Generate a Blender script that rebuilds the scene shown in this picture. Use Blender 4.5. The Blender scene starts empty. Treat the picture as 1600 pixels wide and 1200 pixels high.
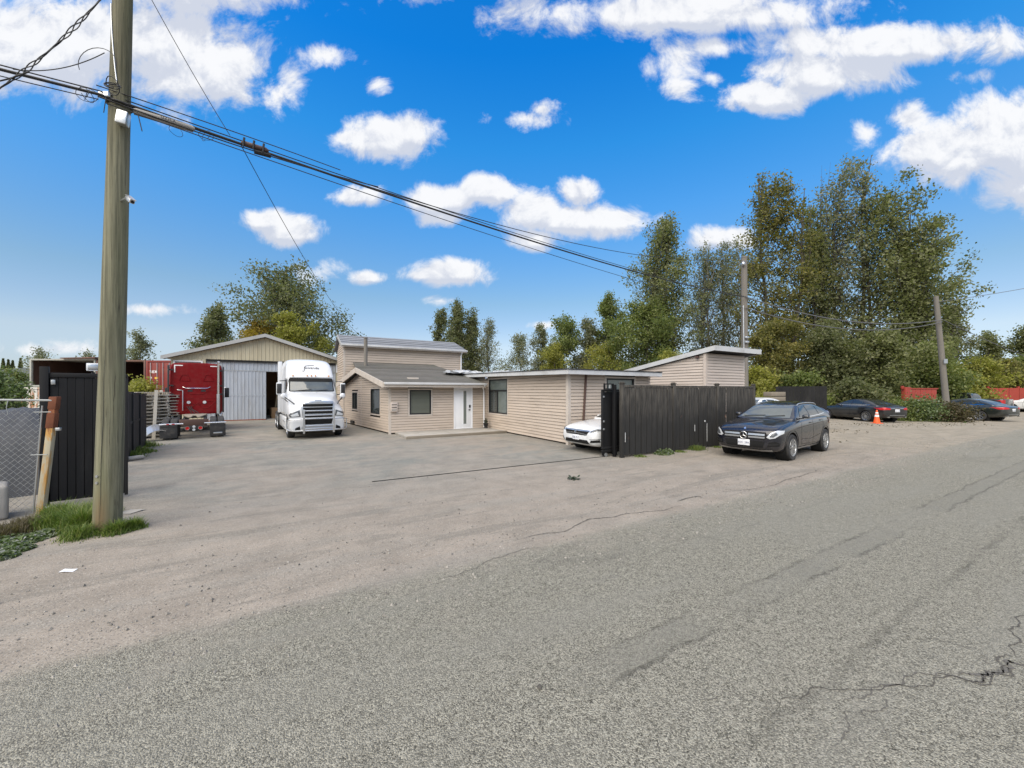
import bpy, bmesh, math, random
import numpy as np
from mathutils import Vector, Matrix
from mathutils.bvhtree import BVHTree

R = math.radians
rng = random.Random(11)
sc = bpy.context.scene
COL = sc.collection

# ------------------------------------------------------------------ camera
EYE = 1.95                       # camera height above the street
F, CX, CY = 600.0, 800.0, 611.0  # focal length and principal point of the survey, in photo pixels
cam = bpy.data.cameras.new('camera'); camo = bpy.data.objects.new('camera', cam); COL.objects.link(camo)
cam.sensor_width = 36; cam.lens = 36 * F / 1600; cam.shift_y = 11 / 1600
cam.clip_start = .05; cam.clip_end = 3000
camo.location = (0, 0, EYE); camo.rotation_euler = (R(90), 0, 0)
sc.camera = camo

# ------------------------------------------------------------------ light and exposure
SUN_EL, SUN_ROT = R(52), R(205)
SKY_STRENGTH, SUN_STRENGTH, EXPOSURE = .10, 2.3, 1.2
sc.view_settings.view_transform = 'Standard'; sc.view_settings.look = 'None'
sc.view_settings.gamma = 1; sc.view_settings.use_curve_mapping = False
sc.view_settings.exposure = EXPOSURE
sc.render.film_transparent = False
sun = bpy.data.lights.new('sun', 'SUN'); suno = bpy.data.objects.new('sun', sun); COL.objects.link(suno)
sun.energy = SUN_STRENGTH; sun.angle = R(75); sun.color = (1, .90, .74)
sd = Vector((math.sin(SUN_ROT) * math.cos(SUN_EL), math.cos(SUN_ROT) * math.cos(SUN_EL), math.sin(SUN_EL)))
suno.rotation_euler = sd.to_track_quat('Z', 'Y').to_euler()
suno.location = sd * 60

W = bpy.data.worlds.new('World'); sc.world = W; W.use_nodes = True
class NT:
    """tiny helper for writing node trees"""
    def __init__(s, nt): s.nt = nt; s.n = nt.nodes; s.n.clear()
    def node(s, typ, **kw):
        x = s.n.new(typ)
        for k, v in kw.items(): setattr(x, k, v)
        return x
    def link(s, a, b): s.nt.links.new(a, b)
    def put(s, sock, v):
        if hasattr(v, 'links') or isinstance(v, bpy.types.NodeSocket): s.link(v, sock)
        elif v is not None: sock.default_value = v
    def math(s, op, a, b=None, c=None, clamp=False):
        m = s.node('ShaderNodeMath', operation=op, use_clamp=clamp)
        s.put(m.inputs[0], a)
        if b is not None: s.put(m.inputs[1], b)
        if c is not None: s.put(m.inputs[2], c)
        return m.outputs[0]
    def vmath(s, op, a, b=None):
        m = s.node('ShaderNodeVectorMath', operation=op); s.put(m.inputs[0], a)
        if b is not None: s.put(m.inputs[1], b)
        return m.outputs['Value'] if op in ('LENGTH', 'DOT_PRODUCT') else m.outputs[0]
    def ramp(s, x, lo, hi, a=0., b=1., smooth=True):
        m = s.node('ShaderNodeMapRange', interpolation_type='SMOOTHSTEP' if smooth else 'LINEAR')
        s.put(m.inputs[0], x); m.inputs[1].default_value = lo; m.inputs[2].default_value = hi
        m.inputs[3].default_value = a; m.inputs[4].default_value = b
        return m.outputs[0]
    def mix(s, f, a, b, blend='MIX'):
        m = s.node('ShaderNodeMix', data_type='RGBA', blend_type=blend); s.put(m.inputs[0], f)
        s.put(m.inputs[6], a if not isinstance(a, tuple) else (*a[:3], 1)); s.put(m.inputs[7], b if not isinstance(b, tuple) else (*b[:3], 1))
        return m.outputs[2]
    def noise(s, vec, scale, detail=4, rough=.55, dist=0., color=False):
        m = s.node('ShaderNodeTexNoise'); s.put(m.inputs['Vector'], vec); m.inputs['Scale'].default_value = scale
        m.inputs['Detail'].default_value = detail; m.inputs['Roughness'].default_value = rough; m.inputs['Distortion'].default_value = dist
        return m.outputs['Color' if color else 'Fac']
    def voro(s, vec, scale, out='Color', feature='F1'):
        m = s.node('ShaderNodeTexVoronoi', feature=feature); s.put(m.inputs['Vector'], vec); m.inputs['Scale'].default_value = scale
        return m.outputs[out]
    def xyz(s, v):
        m = s.node('ShaderNodeSeparateXYZ'); s.put(m.inputs[0], v); return m.outputs
    def comb(s, x, y, z):
        m = s.node('ShaderNodeCombineXYZ'); s.put(m.inputs[0], x); s.put(m.inputs[1], y); s.put(m.inputs[2], z); return m.outputs[0]
    def scale(s, v, sx, sy, sz):
        return s.vmath('MULTIPLY', v, (sx, sy, sz))

def build_world():
    t = NT(W.node_tree)
    sky = t.node('ShaderNodeTexSky', sky_type='NISHITA', sun_disc=False, sun_elevation=SUN_EL, sun_rotation=SUN_ROT)
    sky.air_density = 1.0; sky.dust_density = .25; sky.ozone_density = 3.0
    d = t.node('ShaderNodeTexCoord').outputs['Generated']
    x, y, z = t.xyz(d)
    # the model's blue, graded richer overhead and paler low down as a clear autumn day shows it
    K = SKY_STRENGTH * 2 ** EXPOSURE
    cr = t.node('ShaderNodeValToRGB'); t.link(z, cr.inputs[0]); el = cr.color_ramp.elements
    stops = [(.0, (.105, .104, .124)), (.05, (.113, .112, .130)), (.11, (.156, .137, .131)), (.166, (.142, .140, .138)), (.22, (.130, .146, .142)), (.405, (.071, .176, .229)), (.53, (.032, .183, .265)), (.66, (.008, .160, .282)), (1., (.008, .155, .28))]
    while len(el) < len(stops): el.new(.5)
    for e, (q, c) in zip(el, stops): e.position = q; e.color = (*[3 * k for k in c], 1)
    blue = t.mix(1., sky.outputs[0], t.mix(1., cr.outputs[0], (1 / 3 / K,) * 3, 'MULTIPLY'), 'MULTIPLY')
    # clouds: a field of heaps given by their bearing (x/y) and height (z/y), roughened by noise
    yc = t.math('MAXIMUM', y, .12)
    u = t.math('DIVIDE', x, yc); v = t.math('DIVIDE', z, yc)
    p = t.comb(u, v, 0.)
    heaps = [(60, 70, 240, 85, 1), (300, 108, 120, 80, 1), (180, 60, 230, 60, 1), (515, 84, 42, 20, .62), (608, 216, 88, 42, 1), (640, 205, 50, 36, 1),
             (548, 216, 34, 16, .7), (820, 186, 58, 20, .55), (845, 172, 26, 14, .5), (562, 307, 52, 19, .95), (760, 297, 62, 28, 1), (695, 312, 68, 30, 1), (690, 338, 38, 18, .8),
             (840, 330, 62, 40, 1), (900, 300, 40, 24, .9), (870, 345, 90, 28, 1), (965, 343, 74, 30, 1), (840, 372, 50, 24, .8),
             (410, 345, 46, 20, .9), (455, 363, 56, 26, 1), (700, 427, 78, 24, 1), (660, 430, 40, 14, .8), (570, 434, 30, 13, .85), (505, 425, 40, 26, .36),
             (1060, 90, 50, 40, .62), (1120, 75, 60, 22, .6), (1062, 140, 34, 26, .55), (1112, 122, 18, 14, .5), (1400, 70, 260, 38, 1), (1290, 115, 130, 46, 1), (1205, 150, 80, 30, .9),
             (1520, 118, 48, 14, .42), (1420, 185, 48, 26, .62), (1360, 210, 34, 24, .4), (1500, 235, 120, 60, 1), (1580, 215, 110, 80, 1), (1440, 235, 66, 40, 1), (1650, 250, 160, 80, 1),
             (1130, 372, 56, 22, .95), (1100, 380, 40, 20, .6), (590, 135, 20, 14, .4), (440, 150, 50, 34, .52), (455, 125, 30, 28, .5), (690, 470, 30, 10, .5), (850, 508, 26, 9, .6),
             (230, 484, 60, 9, .4), (100, 545, 130, 12, .35), (1060, 20, 300, 40, .9), (700, -60, 200, 60, .8), (330, -40, 200, 80, .9)]
    f = None; f2 = None
    for cx, cy, rx, ry, pk in heaps:
        l = t.vmath('LENGTH', t.vmath('MULTIPLY', t.vmath('SUBTRACT', p, ((cx - CX) / F, (CY - cy) / F, 0)), (F / rx, F / ry, 0)))
        e = t.math('MULTIPLY', t.math('SUBTRACT', 1.12, l), pk)
        f = e if f is None else t.math('SMOOTH_MAX', f, e, .12)
        if pk >= .8:                        # the same heap lowered by most of its height: where it exceeds the first lies the shaded base
            l = t.vmath('LENGTH', t.vmath('MULTIPLY', t.vmath('SUBTRACT', p, ((cx - CX) / F, (CY - cy - .75 * ry) / F, 0)), (F / rx / 1.15, F / ry, 0)))
            e = t.math('MULTIPLY', t.math('SUBTRACT', 1.12, l), pk); f2 = e if f2 is None else t.math('SMOOTH_MAX', f2, e, .15)
    f = t.math('MAXIMUM', f, -1.2)
    n1 = t.noise(p, 7.5, 10, .65, .35)
    n2 = t.noise(t.vmath('ADD', p, (.012, .035, .0)), 7.5, 10, .65, .35)
    na = t.math('MULTIPLY', t.math('SUBTRACT', n1, .5), 2.1)
    dens = t.math('ADD', f, na)
    a_view = t.ramp(dens, .0, .56)
    # broken cloud goes on out of view, its cover raised to whiten the light
    zc = t.math('ADD', t.math('MAXIMUM', z, 0.), .22)
    q = t.comb(t.math('DIVIDE', x, zc), t.math('DIVIDE', y, zc), 3.)
    g = t.noise(q, 1.3, 9, .56, .3)
    a_gen = t.ramp(g, .41, .57)
    win = t.math('MULTIPLY', t.ramp(y, .30, .50), t.math('MULTIPLY', t.ramp(v, 1.02, 1.35, 1., 0.), t.ramp(t.math('ABSOLUTE', u), 1.4, 1.9, 1., 0.)))
    alpha = t.math('ADD', t.math('MULTIPLY', a_view, win), t.math('MULTIPLY', a_gen, t.math('SUBTRACT', 1., win)))
    alpha = t.math('MULTIPLY', alpha, t.ramp(z, 0., .07))
    # sun-lit tops, greyer undersides
    rel = t.math('SUBTRACT', n2, n1)
    base = t.math('MULTIPLY', t.ramp(t.math('SUBTRACT', f2, f), -.30, .55), win)
    sh = t.ramp(t.math('ADD', t.math('MULTIPLY', rel, 2.6), t.math('ADD', t.math('MULTIPLY', base, .85), t.math('MULTIPLY', dens, .06))), -.12, .62)
    cl = t.mix(sh, (.98 / K, .985 / K, 1.0 / K), (.66 / K, .70 / K, .80 / K))
    col = t.mix(t.math('MULTIPLY', alpha, .97), blue, cl)
    bg = t.node('ShaderNodeBackground'); t.link(col, bg.inputs[0]); bg.inputs[1].default_value = SKY_STRENGTH
    out = t.node('ShaderNodeOutputWorld'); t.link(bg.outputs[0], out.inputs[0])
    W.cycles.sampling_method = 'MANUAL'; W.cycles.sample_map_resolution = 512
build_world()

# ------------------------------------------------------------------ helpers
TH = R(30)                                       # the street runs 30 degrees off the camera's right
CT, ST = math.cos(TH), math.sin(TH)
def S(a, b, z=0.): return Vector((a * CT - b * ST, a * ST + b * CT, z))   # a along the street, b away from it
def gp(px, py, z=0.):
    d = (EYE - z) * F / (py - CY); return Vector(((px - CX) * d / F, d, z))
def ap(px, py, d): return Vector(((px - CX) * d / F, d, EYE + (CY - py) * d / F))
def ab(p): return (p.x * CT + p.y * ST, -p.x * ST + p.y * CT)

def tag(o, label=None, cat=None, group=None, kind=None):
    if label: o['label'] = label
    if cat: o['category'] = cat
    if group: o['group'] = group
    if kind: o['kind'] = kind
    return o
def thing(name, label, cat, loc=(0, 0, 0), rz=0., group=None):
    o = bpy.data.objects.new(name, None); COL.objects.link(o); o.empty_display_size = .3
    o.location = loc; o.rotation_euler = (0, 0, rz)
    return tag(o, label, cat, group)
KIDS = {}
def dup(root, loc=None, rz=None, label=None):
    r = root.copy(); COL.objects.link(r)
    if loc is not None: r.location = loc
    if rz is not None: r.rotation_euler = (0, 0, rz)
    if label: r['label'] = label
    for ch in KIDS.get(root.name, ()):
        c = ch.copy(); COL.objects.link(c); c.parent = r; KIDS.setdefault(r.name, []).append(c)
        for g in KIDS.get(ch.name, ()):
            e = g.copy(); COL.objects.link(e); e.parent = c; KIDS.setdefault(c.name, []).append(e)
    return r
def link(name, me, mat, parent=None):
    o = bpy.data.objects.new(name, me); COL.objects.link(o)
    if mat and not me.materials: me.materials.append(mat)
    if parent: o.parent = parent; KIDS.setdefault(parent.name, []).append(o)
    return o

class MB:
    """collects simple solids and links them as ONE mesh object"""
    def __init__(s): s.v = []; s.f = []
    def add(s, vs, fs, M=None):
        k = len(s.v)
        s.v += [tuple(M @ Vector(p)) if M else tuple(p) for p in vs]
        s.f += [tuple(i + k for i in f) for f in fs]; return s
    def box(s, x0, x1, y0, y1, z0, z1, M=None):
        return s.add([(x0, y0, z0), (x1, y0, z0), (x1, y1, z0), (x0, y1, z0), (x0, y0, z1), (x1, y0, z1), (x1, y1, z1), (x0, y1, z1)],
                     [(0, 3, 2, 1), (4, 5, 6, 7), (0, 1, 5, 4), (1, 2, 6, 5), (2, 3, 7, 6), (3, 0, 4, 7)], M)
    def cb(s, c, d, M=None):
        return s.box(c[0] - d[0] / 2, c[0] + d[0] / 2, c[1] - d[1] / 2, c[1] + d[1] / 2, c[2] - d[2] / 2, c[2] + d[2] / 2, M)
    def quad(s, *p): return s.add(p, [tuple(range(len(p)))])
    def hexa(s, b, t):                            # bottom loop and top loop of 4 points
        return s.add(list(b) + list(t), [(3, 2, 1, 0), (4, 5, 6, 7), (0, 1, 5, 4), (1, 2, 6, 5), (2, 3, 7, 6), (3, 0, 4, 7)])
    def tube(s, pts, r, n=8, M=None, closed=False, caps=True):
        pts = [Vector(p) for p in pts]; k = len(pts)
        rs = r if isinstance(r, (list, tuple)) else [r] * k
        vs, fs = [], []
        up = None
        for i, p in enumerate(pts):
            a = pts[i - 1] if (i > 0 or closed) else p; b = pts[(i + 1) % k] if (i < k - 1 or closed) else p
            t = (b - a).normalized() if (b - a).length > 1e-9 else Vector((0, 0, 1))
            if up is None: up = Vector((0, 0, 1)) if abs(t.z) < .9 else Vector((1, 0, 0))
            e1 = t.cross(up); e1 = e1.normalized() if e1.length > 1e-6 else t.orthogonal().normalized()
            e2 = e1.cross(t).normalized(); up = e2
            for j in range(n):
                w = 2 * math.pi * j / n; vs.append(p + rs[i] * (math.cos(w) * e1 + math.sin(w) * e2))
        for i in range(k if closed else k - 1):
            for j in range(n):
                a, b = i * n, ((i + 1) % k) * n
                fs.append((a + j, a + (j + 1) % n, b + (j + 1) % n, b + j))
        if caps and not closed: fs += [tuple(range(n - 1, -1, -1)), tuple((k - 1) * n + j for j in range(n))]
        return s.add(vs, fs, M)
    def cyl(s, p0, p1, r0, r1=None, n=12, M=None): return s.tube([p0, p1], [r0, r0 if r1 is None else r1], n, M)
    def lathe(s, prof, n=24, M=None, axis='z'):
        vs, fs = [], []
        for r, h in prof:
            for j in range(n):
                w = 2 * math.pi * j / n; c, q = r * math.cos(w), r * math.sin(w)
                vs.append((c, q, h) if axis == 'z' else ((c, h, q) if axis == 'y' else (h, c, q)))
        for i in range(len(prof) - 1):
            for j in range(n): fs.append((i * n + j, i * n + (j + 1) % n, (i + 1) * n + (j + 1) % n, (i + 1) * n + j))
        return s.add(vs, fs, M)
    def prism(s, poly, h0, h1, fn):               # fn(u, v, h) -> point
        n = len(poly); vs = [fn(u, v, h0) for u, v in poly] + [fn(u, v, h1) for u, v in poly]
        return s.add(vs, [tuple(range(n - 1, -1, -1)), tuple(range(n, 2 * n))] + [(i, (i + 1) % n, n + (i + 1) % n, n + i) for i in range(n)])
    def mesh(s, name, bevel=0., seg=2, angle=38., smooth=True):
        me = bpy.data.meshes.new(name); me.from_pydata(s.v, [], s.f)
        bm = bmesh.new(); bm.from_mesh(me); bmesh.ops.recalc_face_normals(bm, faces=bm.faces)
        if bevel:
            es = [e for e in bm.edges if len(e.link_faces) == 2 and e.calc_face_angle(0) > R(30)]
            bmesh.ops.bevel(bm, geom=es, offset=bevel, segments=seg, profile=.5, affect='EDGES', clamp_overlap=True)
        bm.to_mesh(me); bm.free()
        if smooth:
            me.polygons.foreach_set('use_smooth', [True] * len(me.polygons)); me.set_sharp_from_angle(angle=R(angle))
        return me
    def build(s, name, mat, parent=None, bevel=0., seg=2, angle=38., smooth=True):
        return link(name, s.mesh(name, bevel, seg, angle, smooth), mat, parent)

# ------------------------------------------------------------------ materials
def new_mat(name):
    m = bpy.data.materials.new(name); m.use_nodes = True; t = NT(m.node_tree)
    b = t.node('ShaderNodeBsdfPrincipled'); o = t.node('ShaderNodeOutputMaterial'); t.link(b.outputs[0], o.inputs[0])
    return m, t, b
def bump(t, b, h, dist=.01, strength=1.):
    n = t.node('ShaderNodeBump'); n.inputs['Strength'].default_value = strength; n.inputs['Distance'].default_value = dist
    t.link(h, n.inputs['Height']); t.link(n.outputs[0], b.inputs['Normal'])
def mat(name, col, rough=.6, metal=0., var=.12, vs=2., bp=0., bs=60., coat=0., rand=0., dirt=None, dirt_amt=.5, ds=1.5, spec=.5, stretch=(1, 1, 1), ior=1.5):
    m, t, b = new_mat(name)
    tc = t.node('ShaderNodeTexCoord').outputs['Object']
    tc = t.scale(tc, *stretch)
    n = t.noise(tc, vs, 6, .6)
    k = t.math('ADD', 1. - var, t.math('MULTIPLY', n, 2 * var))
    if rand:
        oi = t.node('ShaderNodeObjectInfo').outputs['Random']
        k = t.math('MULTIPLY', k, t.math('ADD', 1 - rand, t.math('MULTIPLY', oi, 2 * rand)))
    c = t.mix(1., (*col, 1), t.comb(k, k, k), 'MULTIPLY')
    if dirt:
        dn = t.noise(tc, ds, 8, .68, .4)
        c = t.mix(t.math('MULTIPLY', t.ramp(dn, .46, .70), dirt_amt), c, (*dirt, 1))
    t.link(c, b.inputs['Base Color'])
    rr = t.math('ADD', rough - .08, t.math('MULTIPLY', t.noise(tc, vs * 3, 4), .16), clamp=True)
    t.link(rr, b.inputs['Roughness']); b.inputs['Metallic'].default_value = metal
    b.inputs['Coat Weight'].default_value = coat; b.inputs['Coat Roughness'].default_value = .05
    b.inputs['Specular IOR Level'].default_value = spec; b.inputs['IOR'].default_value = ior
    if bp: bump(t, b, t.noise(tc, bs, 6, .6), bp)
    return m
def glow(name, col, s):
    m, t, b = new_mat(name); b.inputs['Base Color'].default_value = (*col, 1); b.inputs['Emission Color'].default_value = (*col, 1); b.inputs['Emission Strength'].default_value = s
    return m
def glass(name, col=(.045, .055, .055), rough=.04):
    m, t, b = new_mat(name)
    tc = t.node('ShaderNodeTexCoord').outputs['Object']
    n = t.noise(tc, 2.5, 3); k = t.math('ADD', .7, t.math('MULTIPLY', n, .6))
    t.link(t.mix(1., (*col, 1), t.comb(k, k, k), 'MULTIPLY'), b.inputs['Base Color'])
    b.inputs['Roughness'].default_value = rough; b.inputs['IOR'].default_value = 1.75
    bump(t, b, t.noise(tc, 1.2, 2), .006, .5)
    return m

M = {}
M['siding'] = mat('cream siding', (.500, .418, .342), .62, var=.07, rand=.045, bp=.0015, bs=30, dirt=(.27, .215, .17), dirt_amt=.35, ds=1.1, stretch=(.6, .6, 3))
M['siding_pink'] = mat('pale siding', (.52, .445, .385), .62, var=.06, rand=.05, bp=.0015, bs=30, dirt=(.32, .26, .22), dirt_amt=.3, ds=1.1, stretch=(.6, .6, 3))
M['trim'] = mat('cream trim', (.52, .46, .40), .6, var=.1, dirt=(.25, .21, .17), dirt_amt=.4, ds=2)
M['white'] = mat('white paint', (.72, .73, .74), .5, var=.08, dirt=(.38, .36, .33), dirt_amt=.35, ds=1.6)
M['fascia'] = mat('weathered white fascia', (.50, .505, .51), .55, var=.12, dirt=(.27, .26, .24), dirt_amt=.5, ds=1.2)
M['rake_grey'] = mat('grey roof trim', (.36, .36, .35), .6, var=.12, dirt=(.2, .2, .18), dirt_amt=.4)
M['plastic'] = mat('white plastic sheet', (.40, .41, .42), .45, var=.15)
M['white_clean'] = mat('white door paint', (.77, .78, .80), .42, var=.05)
M['wallback'] = mat('backing darkened as shade', (.10, .08, .065), .9)  # backing darkened so open laps between boards read as shadow lines
M['shingle'] = mat('weathered shingles', (.135, .125, .11), .9, var=.3, vs=1.2, bp=.012, bs=50, dirt=(.10, .105, .08), dirt_amt=.7, ds=.8, rand=.12)
M['shingle_grey'] = mat('grey shingles', (.20, .21, .23), .9, var=.25, vs=1.5, bp=.01, bs=50, rand=.15)
M['roofing'] = mat('black roll roofing', (.03, .03, .032), .85, var=.3, bp=.01, bs=40)
M['tan_metal'] = mat('tan ribbed steel', (.46, .412, .290), .55, var=.10, rand=.09, dirt=(.25, .20, .12), dirt_amt=.35, ds=1.2, stretch=(1, 1, .3))
M['grey_metal'] = mat('grey ribbed steel', (.39, .42, .46), .5, .15, var=.1, rand=.05, dirt=(.25, .235, .215), dirt_amt=.5, ds=1.5, stretch=(2, 2, .35))
M['dark'] = mat('black void paint', (.012, .012, .012), .8)
M['black_frame'] = mat('black window frame', (.014, .014, .015), .45, spec=.4)
M['glass'] = glass('window glass')
M['blind'] = mat('grey green blind', (.105, .112, .085), .6, var=.06, rand=.05)
M['glass_reflect'] = glass('glass with painted reflection', (.125, .15, .14), .15)  # grey-green base colour stands in for what the panes reflect
M['concrete'] = mat('concrete', (.33, .31, .28), .85, var=.2, bp=.006, bs=50, dirt=(.16, .145, .12), dirt_amt=.5, ds=2.5)
M['wood_old'] = mat('weathered timber', (.21, .18, .14), .85, var=.25, bp=.004, bs=60, stretch=(1, 1, .2))
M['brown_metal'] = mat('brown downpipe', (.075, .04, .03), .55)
M['steel'] = mat('galvanised steel', (.42, .43, .43), .42, .8, var=.2, vs=8)
M['chrome'] = mat('chrome', (.72, .73, .74), .10, 1., var=.05)
M['alu'] = mat('dull aluminium', (.55, .56, .57), .32, .9, var=.12)
M['rubber'] = mat('rubber', (.022, .022, .023), .82, var=.3, vs=6, dirt=(.12, .105, .09), dirt_amt=.35, ds=4)
M['blackplastic'] = mat('black plastic', (.018, .018, .019), .55, var=.2, dirt=(.08, .072, .065), dirt_amt=.2, ds=3)
M['gate_black'] = mat('black gate paint', (.010, .010, .011), .6, spec=.25, var=.2, rand=.25, dirt=(.04, .038, .035), dirt_amt=.4, ds=1.8, stretch=(1, 1, .25))
def black_board():
    m, t, b = new_mat('black stained board')
    tc = t.node('ShaderNodeTexCoord').outputs['Object']; oi = t.node('ShaderNodeObjectInfo').outputs['Random']
    tv = t.vmath('ADD', tc, t.comb(oi, t.math('MULTIPLY', oi, 7.), t.math('MULTIPLY', oi, 3.)))
    g = t.noise(t.scale(tv, 26, 26, 1.1), 1.6, 7, .7, .3)
    c = t.mix(g, (.009, .009, .010, 1), (.055, .053, .049, 1))
    z = t.xyz(tc)[2]                               # the stain has worn thin towards the top rail, bare wood shows
    w = t.math('MULTIPLY', t.ramp(t.math('ADD', z, t.math('MULTIPLY', t.noise(tv, 2.2, 5), 1.3)), 1.45, 2.75), t.ramp(g, .36, .66))
    c = t.mix(t.math('MULTIPLY', w, .85), c, (.135, .122, .104, 1))
    c = t.mix(t.math('MULTIPLY', t.ramp(t.noise(tv, 3.4, 3), .66, .74), t.ramp(oi, .80, .95)), c, (.18, .10, .07, 1))
    t.link(c, b.inputs['Base Color']); b.inputs['Roughness'].default_value = .85; b.inputs['Specular IOR Level'].default_value = .2
    bump(t, b, g, .004); return m
M['black_board'] = black_board()
def rust_white():
    m, t, b = new_mat('rusty white paint')
    tc = t.node('ShaderNodeTexCoord').outputs['Object']
    n = t.noise(t.scale(tc, 1.6, 1.6, .35), 1.5, 8, .7, .5)
    n3 = t.noise(tc, 7, 5)
    c = t.mix(t.ramp(n, .50, .62), (.62, .60, .55, 1), (.36, .13, .035, 1))
    c = t.mix(t.ramp(n, .60, .72), c, (.15, .045, .015, 1)); c = t.mix(t.math('MULTIPLY', n3, .3), c, (.3, .26, .2, 1))
    t.link(c, b.inputs['Base Color']); b.inputs['Roughness'].default_value = .75; return m
M['rust_white'] = rust_white()
def rusty_post():
    m, t, b = new_mat('rusty post')
    tc = t.node('ShaderNodeTexCoord').outputs['Object']
    n = t.noise(t.scale(tc, 6, 6, 1.0), 1.6, 8, .7, .4); z = t.xyz(tc)[2]
    k = t.math('ADD', n, t.ramp(z, 1.0, 1.8, -.06, .17))
    c = t.mix(t.ramp(k, .40, .52), (.42, .37, .26, 1), (.46, .25, .07, 1)); c = t.mix(t.ramp(k, .52, .66), c, (.20, .06, .022, 1))
    t.link(c, b.inputs['Base Color']); b.inputs['Roughness'].default_value = .8; bump(t, b, n, .004); return m
M['rusty_post'] = rusty_post()
M['rust'] = mat('rust', (.27, .075, .03), .8, var=.35, vs=5, bp=.004)
M['red_container'] = mat('red container paint', (.19, .022, .016), .6, var=.2, dirt=(.16, .06, .03), dirt_amt=.5)
M['red_fence'] = mat('red fence paint', (.28, .036, .020), .55, var=.15)
M['print_white'] = mat('white lettering', (.8, .8, .78), .6)
M['print_yellow'] = mat('yellow lettering', (.7, .42, .03), .6)
M['print_dark'] = mat('dark lettering', (.02, .022, .03), .5)
def pole_mat():
    m, t, b = new_mat('treated pole timber')
    tc = t.node('ShaderNodeTexCoord').outputs['Object']
    n = t.noise(t.scale(tc, 26, 26, .6), 1., 8, .7, .25); n2 = t.noise(t.scale(tc, 2, 2, .3), 1., 5)
    c = t.mix(t.ramp(n, .3, .7), (.080, .079, .050, 1), (.240, .228, .150, 1))
    c = t.mix(t.math('MULTIPLY', t.ramp(n2, .45, .7), .65), c, (.15, .155, .075, 1))
    n4 = t.noise(t.scale(tc, 55, 55, .9), 1., 4, .7)
    c = t.mix(t.ramp(n4, .60, .67), c, (.045, .038, .024, 1))
    z = t.xyz(tc)[2]; c = t.mix(t.math('MULTIPLY', t.ramp(z, 4.6, 6.6), .6), c, t.mix(1., c, (.55, .50, .45, 1), 'MULTIPLY'))
    w = t.math('MULTIPLY', t.ramp(z, .1, .9, 1., 0.), t.ramp(n2, .52, .66)); c = t.mix(t.math('MULTIPLY', w, .6), c, (.19, .105, .05, 1))
    t.link(c, b.inputs['Base Color']); b.inputs['Roughness'].default_value = .88
    bump(t, b, t.math('ADD', n, t.math('MULTIPLY', n4, .6)), .010); return m
M['pole'] = pole_mat()
M['pole_grey'] = mat('grey pole timber', (.17, .155, .135), .9, var=.3, vs=3, bp=.006, bs=30, stretch=(3, 3, .2))
M['cable'] = mat('black cable', (.012, .012, .013), .6)
M['cable_grey'] = mat('grey wire', (.11, .11, .11), .5)
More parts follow.
